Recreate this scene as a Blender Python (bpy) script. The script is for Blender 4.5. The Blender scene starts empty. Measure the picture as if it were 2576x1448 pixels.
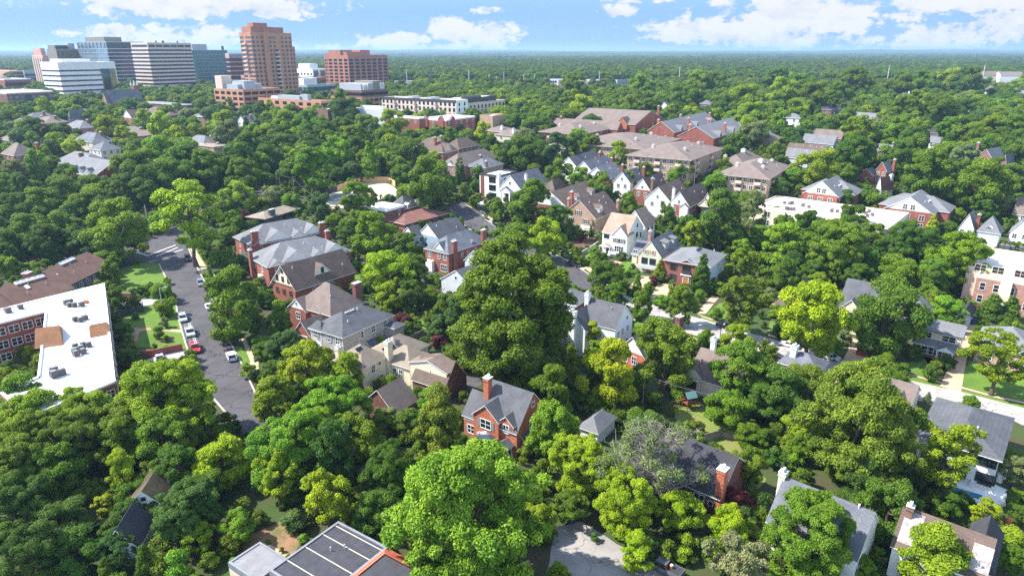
FILL=190
EXPO=1.1; SUN_E=4.9; SKY_S=0.15
CLOUD_W=(3.0,3.0,3.03); CLOUD_G=(2.4,2.5,2.7); SKY_PALE=0.94; SKY_HZ=(0.70,1.50,2.75); TREE_MIN=0.0184
HAZE_D=1.1e-4; HAZE_C=(0.46,0.68,0.96)
CLOUDS=[ # px,py,rx,ry,strength : centres as seen in the photograph's sky, turned into directions
 (470,10,380,45,1.2),(700,20,170,35,1.1),(400,82,250,26,1.0),(440,100,140,30,1.1),(560,105,90,22,1.0),
 (980,102,110,30,1.1),(1135,72,66,42,1.15),(1250,92,86,46,1.15),(1090,120,130,12,.8),(1210,25,70,14,.7),
 (1560,30,60,20,.8),(1630,3,90,8,.7),
 (2050,35,320,62,1.3),(1850,80,290,42,1.3),(1760,90,170,22,1.2),(1960,105,250,24,1.0),(2420,10,240,22,1.1),
 (2440,90,230,40,1.2),(2560,60,130,40,1.2),(2190,100,45,14,.8),(2290,115,300,14,.7),(600,118,700,10,.45)]
import bpy, math, random
import numpy as np
from mathutils import Vector, Matrix
HC=68.0; TH=math.radians(19.1); FP=1716.7; CT,ST=math.cos(TH),math.sin(TH)
GY=[-400,0,225,250,275,300,330,370,420,500,600,800,1200,2000,3500,6000,8000,10500,14000]
GZ=[0,0,0,1.2,4.5,8.5,12,15,18,21.5,23.5,25,27,29,31,36,46,60,56]
def g(y):
    return float(np.interp(y,GY,GZ))
def ray(px,py):
    u=(px-1287.5)/FP; v=(py-724.0)/FP
    return (u,CT-v*ST,-ST-v*CT)
def at(px,py,h=0.0):
    d=ray(px,py)
    f=lambda t:HC+t*d[2]-g(t*d[1])-h
    lo=20.0;hi=20.0
    while f(hi)>0 and hi<12000: lo=hi;hi*=1.03
    for _ in range(40):
        m=(lo+hi)/2
        if f(m)>0: lo=m
        else: hi=m
    t=(lo+hi)/2
    return Vector((t*d[0],t*d[1],HC+t*d[2]))
def t(i,j,x,y): return (i*643.75+x/4.0, j*362.0+y/4.0)
S=bpy.context.scene
COL=S.collection
random.seed(7)
R=math.radians
# ---------------------------------------------------------------- camera, sun, sky
cam=bpy.data.objects.new('camera',bpy.data.cameras.new('camera')); COL.objects.link(cam)
cam.location=(0,0,HC); cam.rotation_euler=(R(90)-TH,0,0)
cam.data.sensor_width=36; cam.data.lens=24.0; cam.data.clip_end=40000; cam.data.clip_start=1
S.camera=cam
S.view_settings.view_transform='Standard'; S.view_settings.look='None'
S.view_settings.exposure=EXPO; S.view_settings.gamma=1
SUN_AZ=R(-86); SUN_EL=R(48)          # azimuth measured from +Y towards +X
sd=Vector((math.sin(SUN_AZ)*math.cos(SUN_EL),math.cos(SUN_AZ)*math.cos(SUN_EL),math.sin(SUN_EL)))
sl=bpy.data.lights.new('sun','SUN'); sl.energy=SUN_E; sl.angle=R(0.5); sl.color=(1,0.955,0.88)
so=bpy.data.objects.new('sun',sl); COL.objects.link(so); so.rotation_euler=(-sd).to_track_quat('-Z','Y').to_euler()
so.location=(-300,0,400)
class NT:
    def __init__(s,tree): s.t=tree; s.n=tree.nodes; s.l=tree.links
    def new(s,ty,**k):
        n=s.n.new(ty)
        for a,b in k.items(): setattr(n,a,b)
        return n
    def link(s,a,b): s.l.new(a,b)
    def math(s,op,a,b=None,c=None,clamp=False):
        n=s.n.new('ShaderNodeMath'); n.operation=op; n.use_clamp=clamp
        for k,x in enumerate((a,b,c)):
            if x is None: continue
            if isinstance(x,(int,float)): n.inputs[k].default_value=x
            else: s.l.new(x,n.inputs[k])
        return n.outputs[0]
    def mix(s,fac,a,b,blend='MIX'):
        n=s.n.new('ShaderNodeMix'); n.data_type='RGBA'; n.blend_type=blend
        for sock,x in ((n.inputs[0],fac),(n.inputs[6],a),(n.inputs[7],b)):
            if isinstance(x,(int,float)): sock.default_value=x
            elif isinstance(x,tuple): sock.default_value=(*x[:3],1)
            else: s.l.new(x,sock)
        return n.outputs[2]
    def noise(s,vec,scale,detail=2,rough=.5):
        n=s.n.new('ShaderNodeTexNoise'); n.inputs['Scale'].default_value=scale; n.inputs['Detail'].default_value=detail
        n.inputs['Roughness'].default_value=rough
        if vec is not None: s.l.new(vec,n.inputs['Vector'])
        return n.outputs[0]
    def rng(s,x,a,b,c,d):
        n=s.n.new('ShaderNodeMapRange'); s.l.new(x,n.inputs[0])
        for k,q in enumerate((a,b,c,d)): n.inputs[k+1].default_value=q
        return n.outputs[0]
def build_world():
    W=bpy.data.worlds.new('World'); S.world=W; W.use_nodes=True
    N=NT(W.node_tree); N.n.clear()
    out=N.new('ShaderNodeOutputWorld'); bg=N.new('ShaderNodeBackground'); bg.inputs[1].default_value=SKY_S
    N.link(bg.outputs[0],out.inputs[0])
    sky=N.new('ShaderNodeTexSky',sky_type='NISHITA'); sky.sun_disc=False; sky.sun_elevation=SUN_EL; sky.sun_rotation=SUN_AZ
    sky.air_density=1.0; sky.dust_density=0.3; sky.ozone_density=2.5; sky.altitude=200
    hs=N.new('ShaderNodeHueSaturation'); N.link(sky.outputs[0],hs.inputs['Color']); hs.inputs['Saturation'].default_value=0.72; hs.inputs['Value'].default_value=1.35
    tc=N.new('ShaderNodeTexCoord'); sp=N.new('ShaderNodeSeparateXYZ'); N.link(tc.outputs['Generated'],sp.inputs[0])
    yy=N.math('MAXIMUM',sp.outputs[1],0.05)
    u=N.math('DIVIDE',sp.outputs[0],yy); w=N.math('DIVIDE',sp.outputs[2],yy)
    cb=N.new('ShaderNodeCombineXYZ'); N.link(u,cb.inputs[0]); N.link(N.math('MULTIPLY',w,1.7),cb.inputs[1])
    n1=N.noise(cb.outputs[0],15.0,9,.60); n2=N.noise(cb.outputs[0],60.0,4,.6)
    tot=None; low=None
    for (px,py,rx,ry,a) in CLOUDS:
        d=ray(px,py); cu=d[0]/d[1]; cw=d[2]/d[1]
        d2=ray(px+rx,py); ru=abs(d2[0]/d2[1]-cu); d3=ray(px,py-ry); rw=abs(d3[2]/d3[1]-cw)
        e1=N.math('MULTIPLY',N.math('SUBTRACT',u,cu),1/ru); e2=N.math('MULTIPLY',N.math('SUBTRACT',w,cw),1/rw)
        q=N.math('ADD',N.math('MULTIPLY',e1,e1),N.math('MULTIPLY',e2,e2))
        m=N.math('MULTIPLY',N.math('SUBTRACT',1.0,q),a)
        m=N.math('MAXIMUM',m,-2.2)
        tot=m if tot is None else N.math('MAXIMUM',tot,m)
    dens=N.math('ADD',tot,N.math('MULTIPLY',N.math('SUBTRACT',n1,.5),4.8))
    dens=N.math('ADD',dens,N.math('MULTIPLY',N.math('SUBTRACT',n2,.5),1.5))
    mask=N.rng(dens,0.12,0.80,0,1)
    n=mask.node; n.interpolation_type='SMOOTHSTEP'
    # shading: noise offset towards the sun gives darker bellies
    va=N.new('ShaderNodeVectorMath'); va.operation='ADD'; N.link(cb.outputs[0],va.inputs[0]); va.inputs[1].default_value=(-0.012,0.022,0)
    n3=N.noise(va.outputs[0],15.0,5,.58)
    sh=N.rng(N.math('SUBTRACT',n3,n1),-0.05,0.16,1.0,0.80)
    cc=N.mix(sh,tuple(CLOUD_G),tuple(CLOUD_W)); 
    cc=N.mix(N.rng(sh,.80,1.0,0,1),tuple(CLOUD_G),tuple(CLOUD_W))
    pale=N.rng(w,0.05,0.55,SKY_PALE,0.15)
    skc=N.mix(pale,hs.outputs[0],tuple(SKY_HZ))
    N.link(N.mix(N.math('MULTIPLY',mask,.97),skc,cc),bg.inputs[0])
# ---------------------------------------------------------------- materials
MATS={}
def newmat(name):
    m=bpy.data.materials.new(name); m.use_nodes=True; N=NT(m.node_tree); N.n.clear()
    o=N.new('ShaderNodeOutputMaterial'); b=N.new('ShaderNodeBsdfPrincipled'); N.link(b.outputs[0],o.inputs[0])
    return m,N,b,o
def sc(c): return tuple(min(1,max(0,x)) for x in c)
def M(name,col=None,kind='plain',rough=.8,var=.12,scale=.6,col2=None,metal=0,spec=.3):
    if name in MATS: return MATS[name]
    m,N,b,o=newmat(name)
    b.inputs['Roughness'].default_value=rough; b.inputs['Metallic'].default_value=metal
    b.inputs['Specular IOR Level'].default_value=spec
    tc=N.new('ShaderNodeTexCoord'); P=tc.outputs['Object']
    lo=sc(tuple(x*(1-var*1.6) for x in col)); hi=sc(tuple(x*(1+var*1.3) for x in col))
    if kind=='plain':
        c=N.mix(N.rng(N.noise(P,scale,4,.6),.3,.7,0,1),lo,hi)
    elif kind=='shingle':
        a=N.noise(P,.35,4,.65); bb=N.noise(P,3.2,2,.7)
        c=N.mix(N.rng(a,.3,.7,0,1),lo,hi)
        c=N.mix(N.math('MULTIPLY',N.rng(bb,.3,.7,0,1),.55),c,sc(tuple(x*(1-var*2.6) for x in col)))
        sp=N.new('ShaderNodeSeparateXYZ'); N.link(P,sp.inputs[0])
        s=N.math('FRACT',N.math('MULTIPLY',sp.outputs[2],3.4))
        c=N.mix(N.math('MULTIPLY',N.math('LESS_THAN',s,.22),.30),c,sc(tuple(x*.45 for x in col)))
    elif kind=='brick':
        sp=N.new('ShaderNodeSeparateXYZ'); N.link(P,sp.inputs[0])
        cb=N.new('ShaderNodeCombineXYZ'); N.link(N.math('ADD',sp.outputs[0],sp.outputs[1]),cb.inputs[0]); N.link(sp.outputs[2],cb.inputs[1])
        bt=N.new('ShaderNodeTexBrick'); N.link(cb.outputs[0],bt.inputs['Vector'])
        bt.inputs['Scale'].default_value=1; bt.inputs['Brick Width'].default_value=.46; bt.inputs['Row Height'].default_value=.16; bt.inputs['Mortar Size'].default_value=.012
        bt.inputs['Color1'].default_value=(*lo,1); bt.inputs['Color2'].default_value=(*hi,1); bt.inputs['Mortar'].default_value=(*sc(tuple(x*.55+.16 for x in col)),1)
        c=N.mix(N.math('MULTIPLY',N.rng(N.noise(P,.5,4,.6),.3,.7,0,1),.5),bt.outputs[0],sc(tuple(x*(1-var*2) for x in col)))
    elif kind=='siding':
        sp=N.new('ShaderNodeSeparateXYZ'); N.link(P,sp.inputs[0])
        s=N.math('FRACT',N.math('MULTIPLY',sp.outputs[2],4.5))
        c=N.mix(N.rng(N.noise(P,scale,3,.6),.3,.7,0,1),lo,hi)
        c=N.mix(N.math('MULTIPLY',N.math('LESS_THAN',s,.18),.22),c,sc(tuple(x*.5 for x in col)))
    elif kind=='patch':     # two colours in soft patches
        a=N.rng(N.noise(P,scale,6,.65),.42,.60,0,1)
        c=N.mix(a,col,col2); c=N.mix(N.math('MULTIPLY',N.rng(N.noise(P,2.5,3,.7),.3,.7,0,1),var*2),c,sc(tuple(x*.5 for x in col)))
    elif kind=='stain':    # flat roof / slab with a few stains
        c=N.mix(N.rng(N.noise(P,.9,4,.6),.3,.7,0,1),lo,hi)
        c=N.mix(N.rng(N.noise(P,.22,6,.7),.61,.72,0,.5),c,col2)
    elif kind=='stripe':   # tile courses along z
        sp=N.new('ShaderNodeSeparateXYZ'); N.link(P,sp.inputs[0])
        s=N.math('FRACT',N.math('MULTIPLY',sp.outputs[2],2.2))
        c=N.mix(N.rng(N.noise(P,2.0,3,.6),.3,.7,0,1),lo,hi)
        c=N.mix(N.math('MULTIPLY',N.math('LESS_THAN',s,.25),.6),c,sc(tuple(x*.3 for x in col)))
    elif kind=='asphalt':
        c=N.mix(N.rng(N.noise(P,.12,5,.65),.35,.65,0,1),lo,hi)
        vo=N.new('ShaderNodeTexVoronoi',feature='DISTANCE_TO_EDGE'); vo.inputs['Scale'].default_value=.16
        wv=N.new('ShaderNodeVectorMath'); wv.operation='ADD'; N.link(P,wv.inputs[0])
        nn=N.new('ShaderNodeTexNoise'); nn.inputs['Scale'].default_value=.35; nn.inputs['Detail'].default_value=4; N.link(P,nn.inputs['Vector'])
        sv=N.new('ShaderNodeVectorMath'); sv.operation='SCALE'; sv.inputs['Scale'].default_value=5.0; N.link(nn.outputs['Color'],sv.inputs[0]); N.link(sv.outputs[0],wv.inputs[1])
        N.link(wv.outputs[0],vo.inputs['Vector'])
        cr=N.math('MULTIPLY',N.math('LESS_THAN',vo.outputs['Distance'],.017 if col2 is None else .010),.75)
        c=N.mix(cr,c,sc(tuple(x*.28 for x in col)))
        if col2 is not None: c=N.mix(N.rng(N.noise(P,.3,5,.7),.62,.72,0,.5),c,col2)
    N.link(c,b.inputs['Base Color']) if not isinstance(c,tuple) else None
    MATS[name]=m; return m
def glass(name,col=(.018,.024,.03),rough=.06,spec=.6):
    if name in MATS: return MATS[name]
    m,N,b,o=newmat(name)
    tc=N.new('ShaderNodeTexCoord'); c=N.mix(N.rng(N.noise(tc.outputs['Object'],.4,3,.6),.35,.65,0,1),sc(tuple(x*.55 for x in col)),sc(tuple(x*1.6 for x in col)))
    N.link(c,b.inputs['Base Color']); b.inputs['Roughness'].default_value=rough; b.inputs['Specular IOR Level'].default_value=spec
    MATS[name]=m; return m
def paint(name,col,rough=.25,metal=.0,spec=.6): return M(name,col,'plain',rough,.03,.5,metal=metal,spec=spec)
def foliage_mat(name='leaves',rand=False):
    if name in MATS: return MATS[name]
    m,N,b,o=newmat(name)
    oi=N.new('ShaderNodeObjectInfo'); at_=N.new('ShaderNodeAttribute',attribute_name='tone')
    if rand: base=N.new('ShaderNodeAttribute',attribute_type='INSTANCER',attribute_name='tint').outputs['Color']
    else: base=oi.outputs['Color']
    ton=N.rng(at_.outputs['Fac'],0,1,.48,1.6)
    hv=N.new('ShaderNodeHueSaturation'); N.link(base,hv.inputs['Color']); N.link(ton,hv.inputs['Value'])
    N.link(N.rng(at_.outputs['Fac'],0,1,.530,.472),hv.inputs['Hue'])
    c=hv.outputs[0]
    N.link(c,b.inputs['Base Color']); b.inputs['Roughness'].default_value=.55; b.inputs['Specular IOR Level'].default_value=.16
    tr=N.new('ShaderNodeBsdfTranslucent'); tcol=N.mix(.5,c,(.24,.34,.01)); N.link(tcol,tr.inputs[0])
    mx=N.new('ShaderNodeMixShader'); mx.inputs[0].default_value=.30; N.link(b.outputs[0],mx.inputs[1]); N.link(tr.outputs[0],mx.inputs[2])
    N.link(mx.outputs[0],o.inputs[0])
    MATS[name]=m; return m
# ---------------------------------------------------------------- mesh builder
class MB:
    def __init__(s): s.v=[];s.f=[];s.m=[]
    def poly(s,pts,mi=0):
        k=len(s.v); s.v+= [tuple(p) for p in pts]; s.f.append(tuple(range(k,k+len(pts)))); s.m.append(mi)
    def box(s,x0,y0,z0,x1,y1,z1,mi=0,bottom=True,top=None):
        k=len(s.v)
        s.v+=[(x0,y0,z0),(x1,y0,z0),(x1,y1,z0),(x0,y1,z0),(x0,y0,z1),(x1,y0,z1),(x1,y1,z1),(x0,y1,z1)]
        fs=[(0,1,5,4),(1,2,6,5),(2,3,7,6),(3,0,4,7)]
        ms=[mi]*4
        fs.append((4,5,6,7)); ms.append(mi if top is None else top)
        if bottom: fs.append((3,2,1,0)); ms.append(mi)
        s.f+=[tuple(k+i for i in f) for f in fs]; s.m+=ms
    def prism(s,prof,a,b,axis='x',mi=0,ms=None):
        """closed extrusion of a profile [(p,z)] between a and b; axis = extrusion direction"""
        n=len(prof); k=len(s.v)
        for e in (a,b):
            for (p,z) in prof: s.v.append((e,p,z) if axis=='x' else (p,e,z))
        for i in range(n):
            j=(i+1)%n; q=(k+i,k+j,k+n+j,k+n+i)
            s.f.append(q if axis=='y' else q[::-1]); s.m.append(mi if ms is None else ms[i])
        c=tuple(range(k,k+n)); d=tuple(range(k+n,k+2*n))
        s.f.append(c[::-1] if axis=='y' else c); s.f.append(d if axis=='y' else d[::-1]); s.m+=[mi if ms is None else ms[-1]]*2
    def tube(s,p0,p1,r0,r1,n=6,mi=0,cap=True):
        p0=Vector(p0);p1=Vector(p1);d=(p1-p0)
        if d.length<1e-6: return
        q=d.to_track_quat('Z','Y'); k=len(s.v)
        for p,r in ((p0,r0),(p1,r1)):
            for i in range(n):
                a=2*math.pi*i/n; s.v.append(tuple(p+q@Vector((r*math.cos(a),r*math.sin(a),0))))
        for i in range(n):
            j=(i+1)%n; s.f.append((k+i,k+j,k+n+j,k+n+i)); s.m.append(mi)
        if cap: s.f.append(tuple(k+n+i for i in range(n))); s.m.append(mi); s.f.append(tuple(k+n-1-i for i in range(n))); s.m.append(mi)
    def mesh(s,name,mats):
        me=bpy.data.meshes.new(name); me.from_pydata(s.v,[],s.f)
        for m in mats: me.materials.append(m)
        if len(mats)>1: me.polygons.foreach_set('material_index',s.m)
        me.update(); return me
    def build(s,name,mats,parent=None):
        if not isinstance(mats,(list,tuple)): mats=[mats]
        return link(name,s.mesh(name,mats),parent)
def link(name,me,parent=None,loc=None,rz=None):
    o=bpy.data.objects.new(name,me); COL.objects.link(o)
    if parent is not None: o.parent=parent
    if loc is not None: o.location=loc
    if rz is not None: o.rotation_euler=(0,0,rz)
    return o
def tag(o,label=None,cat=None,group=None,kind=None):
    if label: o['label']=label
    if cat: o['category']=cat
    if group: o['group']=group
    if kind: o['kind']=kind
    return o
def thing(name,label,cat,loc,rz=0,group=None):
    o=bpy.data.objects.new(name,None); COL.objects.link(o); o.location=loc; o.rotation_euler=(0,0,rz); o.empty_display_size=.5
    return tag(o,label,cat,group)
def copy_tree(o,parent=None):
    c=o.copy(); COL.objects.link(c)
    if parent is not None: c.parent=parent
    for ch in list(o.children): copy_tree(ch,c)
    return c
# ---------------------------------------------------------------- tree kinds
def crown_mesh(name,seed,Rr,asp,ncl,nleaf,leaf,shape='round',rc=(.22,.36),fill=.15,mat=None):
    """leaf sheet mesh: crown centre at z=0, half height Rr*asp"""
    rg=np.random.default_rng(seed); H=Rr*asp
    # big lobes on an uneven envelope, each covered with small leaf clumps
    def env(z,p):
        if shape=='cone': r=(1-(z+1)/2)**.75*1.02+.06
        elif shape=='column': r=np.sqrt(np.clip(1-np.abs(z)**3.2,0,1))
        elif shape=='vase': r=np.sqrt(np.clip(1-z*z,0,1))*(0.72+.30*z)
        elif shape=='oval': r=np.sqrt(np.clip(1-z*z,0,1))*(1-.12*z)
        else: r=np.sqrt(np.clip(1-np.abs(z)**2.1,0,1))
        return r*(1+.13*np.sin(2*p+seed)+.10*np.sin(3*p+2.1*seed+2*z)+.08*np.sin(5*p+z*4))
    def spread(C,n,md):
        keep=[]
        for i in range(len(C)):
            if len(keep)>=n: break
            if all(np.sum((C[i]-C[k])**2)>md*md for k in keep): keep.append(i)
        i=0
        while len(keep)<n and i<len(C):
            if i not in keep: keep.append(i)
            i+=1
        return C[keep]
    if shape in('cone','column'):
        ph=rg.random(ncl*3)*2*np.pi; zz=rg.uniform(-.85,1,ncl*3); rad=env(zz,ph)*np.sqrt(rg.uniform(.35,.92,ncl*3))
        C=spread(np.stack([rad*np.cos(ph)*Rr,rad*np.sin(ph)*Rr,zz*.9*H],1),ncl,Rr*1.7/np.sqrt(ncl)); lob=np.arange(len(C))%9
    else:
        nl=max(6,int(ncl**.5*1.7)); m=nl*5
        ph=rg.random(m)*2*np.pi; zz=rg.uniform(-.95,.95,m); rad=env(zz,ph)*rg.uniform(.45,.80,m)
        Lc=spread(np.stack([rad*np.cos(ph)*Rr,rad*np.sin(ph)*Rr,zz*.78*H],1),nl,Rr*1.5/np.sqrt(nl)); lr=Rr*rg.uniform(.24,.40,nl)
        ax=np.array([[.06*Rr,0,.42*H],[-.05*Rr,.08*Rr,.05*H],[.12*Rr,-.1*Rr,.66*H],[0,.1*Rr,-.4*H]]); Lc=np.concatenate([Lc,ax]); lr=np.concatenate([lr,Rr*np.array([.42,.46,.32,.42])]); nl+=4
        per=int(math.ceil(ncl/nl)); cs=[];lb=[]
        for i in range(nl):
            d=rg.normal(size=(per*4,3)); d/=np.linalg.norm(d,axis=1)[:,None]; o=Lc[i]/np.linalg.norm(Lc[i]+1e-6); d[:,2]=np.where((d[:,2]<0)&(rg.random(per*4)<.7),-d[:,2],d[:,2]); sc_=d@o+rg.random(per*4)*1.2; d=d[np.argsort(-sc_)][:per*2]
            q=spread(Lc[i]+d*lr[i]*np.array([1,1,.72])*rg.uniform(.6,1.05,(len(d),1)),per,lr[i]*.5); cs.append(q); lb+=[i]*len(q)
        C=np.concatenate(cs); lob=np.array(lb)
    n=len(C); ltone=rg.uniform(-.16,.16,64)
    rcl=rg.uniform(rc[0],rc[1],n)*Rr
    if shape in('cone','column'): rcl*=np.clip(1.15-.5*(C[:,2]/H+1)/2,.5,1.2)
    ctone=np.clip(rg.uniform(.22,.78,n)+ltone[lob%64],0,1)
    cid=rg.choice(n,nleaf,p=(rcl**2)/np.sum(rcl**2))
    d=rg.normal(size=(nleaf,3)); d/=np.linalg.norm(d,axis=1)[:,None]
    flip=(d[:,2]<0)&(rg.random(nleaf)<.55); d[flip,2]*=-1
    out=C[cid]/np.array([Rr,Rr,H]); dot=np.sum(d*out,1); fl=(dot<-.25)&(rg.random(nleaf)<.6); d[fl]*=-1
    rr=rcl[cid]*(1-fill*rg.random(nleaf)**.6-.25*(rg.random(nleaf)<.25))*(1+.16*rg.normal(size=nleaf))
    Pp=C[cid]+d*rr[:,None]*np.array([1,1,.72])
    nr=d*.8+np.array([0,0,.55])+rg.normal(size=(nleaf,3))*.55; nr/=np.linalg.norm(nr,axis=1)[:,None]
    rv=rg.normal(size=(nleaf,3)); a=np.cross(nr,rv); a/=np.linalg.norm(a,axis=1)[:,None]; b=np.cross(nr,a)
    s=leaf*rg.uniform(.6,1.35,nleaf); a*=s[:,None]; b*=(s*.62)[:,None]
    V=np.empty((nleaf,4,3)); V[:,0]=Pp-a; V[:,1]=Pp-b+nr*(s*.12)[:,None]; V[:,2]=Pp+a; V[:,3]=Pp+b+nr*(s*.12)[:,None]
    k1=Rr/np.percentile(np.hypot(Pp[:,0],Pp[:,1]),97.5); k2=H/np.percentile(np.abs(Pp[:,2]),98.5); V*=np.array([k1,k1,k2]); C=C*np.array([k1,k1,k2])
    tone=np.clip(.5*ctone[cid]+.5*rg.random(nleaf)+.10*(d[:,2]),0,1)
    me=bpy.data.meshes.new(name); me.vertices.add(nleaf*4); me.vertices.foreach_set('co',V.reshape(-1).astype(np.float32))
    me.loops.add(nleaf*4); me.loops.foreach_set('vertex_index',np.arange(nleaf*4,dtype=np.int32))
    me.polygons.add(nleaf); me.polygons.foreach_set('loop_start',np.arange(0,nleaf*4,4,dtype=np.int32))
    at_=me.attributes.new('tone','FLOAT','POINT'); at_.data.foreach_set('value',np.repeat(tone,4).astype(np.float32))
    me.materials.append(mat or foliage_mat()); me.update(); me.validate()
    return me,C
def trunk_mesh(name,seed,Rr,asp,C,clear,mat,limbs=9,tr=.045,twigs=0):
    """trunk from the ground to the crown; crown centre at height clear+Rr*asp"""
    rg=random.Random(seed); mb=MB(); H=Rr*asp; zc=clear+H; r0=Rr*tr+.12
    top=zc+H*.55; prev=Vector((0,0,-.6)); pr=r0*1.5; k=7; ax=[]
    for i in range(1,k+1):
        z=top*i/k; p=Vector((rg.uniform(-1,1)*r0*.8,rg.uniform(-1,1)*r0*.8,z)); r=r0*(1-.82*i/k)
        mb.tube(prev,p,pr,r,7,cap=False); ax.append((p,r)); prev,pr=p,r
    order=list(range(len(C))); rg.shuffle(order)
    for ci in order[:limbs]:
        c=Vector(C[ci])+Vector((0,0,zc)); zs=max(clear*.8,min(top*.9,c.z-c.xy.length*.55-.5)); 
        b=Vector((0,0,zs)); mid=b.lerp(c,.55)+Vector((rg.uniform(-.06,.06)*Rr,rg.uniform(-.06,.06)*Rr,-.03*Rr)); rb=r0*.42
        mb.tube(b,mid,rb,rb*.6,5,cap=False); mb.tube(mid,c,rb*.6,rb*.18,5,cap=False)
        for q in range(twigs):
            s=mid.lerp(c,rg.uniform(.1,1)); e=s+Vector((rg.uniform(-1,1),rg.uniform(-1,1),rg.uniform(-.3,.8)))*Rr*.26
            mb.tube(s,e,rb*.22,rb*.05,3,cap=False)
            for _ in range(3):
                s2=s.lerp(e,rg.uniform(.3,1)); e2=s2+Vector((rg.uniform(-1,1),rg.uniform(-1,1),rg.uniform(-.4,.6)))*Rr*.13
                mb.tube(s2,e2,rb*.09,rb*.03,3,cap=False)
    return mb.mesh(name,[mat])
BARK=M('bark',(.10,.075,.055),'plain',.9,.3,2.0); BARKG=M('grey_bark',(.30,.26,.23),'plain',.9,.2,2.0)
KINDS={}
def kind(code,seed,Rr,asp,ncl,nleaf,leaf,shape,clear,rc=(.22,.36),limbs=9,tr=.045,bark=None,twigs=0,fill=.15):
    cm,C=crown_mesh('crown_'+code,seed,Rr,asp,ncl,int(nleaf*LEAFQ),leaf,shape,rc,fill)
    tm=trunk_mesh('trunk_'+code,seed,Rr,asp,C,clear,bark or BARK,limbs,tr,twigs)
    KINDS.setdefault(code[0],[]).append((cm,tm,Rr,asp,clear))
LEAFQ=1.0
kind('b1',11,7,.82,80,34000,.23,'round',1.3,(.12,.24))          # broad
kind('b2',12,7,.78,66,34000,.23,'round',1.3,(.14,.27))
kind('b3',13,7,.90,95,36000,.22,'round',1.3,(.11,.22))
kind('b4',14,7,.84,70,34000,.23,'round',1.3,(.12,.25))
kind('g1',21,11,.95,190,110000,.21,'round',1.6,(.07,.15),16)  # big broad, near
kind('g2',22,11,.85,160,105000,.21,'round',1.6,(.08,.17),16)
kind('g3',23,11,.90,140,100000,.22,'round',1.6,(.09,.18),16)
kind('o1',31,5,1.35,80,28000,.20,'oval',1.0,(.14,.28))   # tall oval
kind('o2',32,5,1.5,95,30000,.20,'oval',1.0,(.13,.26))
kind('s1',43,9,1.45,620,160000,.20,'oval',1.5,(.08,.15),14,.05,BARKG) # big tall near
kind('c1',51,3.2,1.75,50,12000,.22,'cone',.8,(.25,.42),4) # pyramidal
kind('c2',52,3.2,1.6,44,11000,.22,'cone',.8,(.25,.42),4)
kind('k1',61,1.3,2.6,34,5000,.15,'column',.1,(.35,.55),2) # columnar evergreen
kind('r1',71,2.0,.85,22,5200,.17,'round',.5,(.34,.52),4) # small round / shrub
kind('r2',72,2.0,.75,18,5000,.17,'round',.3,(.36,.55),4)
kind('v1',81,7,1.0,60,19000,.23,'vase',4,(.10,.19),18,.05)   # open, limbs show
kind('v2',82,7,1.05,52,18000,.23,'vase',4,(.10,.20),18,.05)
kind('d1',91,9,.62,70,11000,.20,'round',3,(.08,.16),70,.035,BARKG,14) # half dead, bare twigs
TREES=[]; FARP=[]
PAL={'m': (0.112, 0.1912, 0.0115), 'd': (0.0747, 0.1503, 0.0136), 'e': (0.0543, 0.1204, 0.0186), 'l': (0.1795, 0.274, 0.0115), 'b': (0.237, 0.3441, 0.0101), 'y': (0.29, 0.36, 0.011), 'o': (0.135, 0.195, 0.014), 'p': (0.1077, 0.0178, 0.0273), 's': (0.1795, 0.2166, 0.0735), 'w': (0.0646, 0.1376, 0.0346), 'r': (0.2729, 0.0765, 0.0144), 'g': (0.1436, 0.274, 0.0158)}
def place_tree(code,pos,Rad,tone,asp=None,name='tree'):
    if name=='tree' and Rad/max(1,pos[1])<TREE_MIN: FARP.append((pos,Rad,tone,code)); return None
    kl=KINDS[code]; ki=random.randrange(len(kl)); cm,tm,R0,a0,cl=kl[ki]
    s=Rad/R0; sz=s*(asp/a0 if asp else 1)
    rz=random.uniform(0,6.283)
    e=thing(name,None,'tree',pos,rz)
    tk=link('trunk',tm,e); tk.scale=(s,s,sz)
    c=link('crown',cm,e,(0,0,(cl+R0*a0)*sz)); c.scale=(s,s,sz)
    col=PAL[tone]; j=[random.uniform(.86,1.15) for _ in range(2)]
    c.color=(col[0]*j[0]*j[1],col[1]*j[1],col[2]*j[1]*random.uniform(.8,1.2),1)
    TREES.append((e,code,tone,Rad,(cl+2*R0*a0)*sz)); return e
def px_tree(code,px,py,rx,tone,asp=None,name=None):
    """crown centre and half width as seen -> world position on the ground"""
    cm,tm,R0,a0,cl=KINDS[code][0]; a=asp or a0; k=cl/R0/a0*a+a
    d=ray(px,py); lo,hi=30.0,9000.0
    def f(tt): return HC+tt*d[2]-g(tt*d[1])-k*(rx*tt/FP)
    tt=40.0
    while f(tt)>0 and tt<9000: tt*=1.02
    lo=tt/1.02;hi=tt
    for _ in range(30):
        m=(lo+hi)/2
        if f(m)>0: lo=m
        else: hi=m
    tt=(lo+hi)/2; x=tt*d[0]; y=tt*d[1]; Rad=rx*tt/FP*(1.09 if code in 'bgso' else 1.03)
    return place_tree(code,(x,y,g(y)),Rad,tone,asp,name or NAMES.get(code,'tree'))
NAMES={'c':'pyramidal_tree','k':'arborvitae','r':'shrub','d':'half_bare_tree'}
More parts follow.
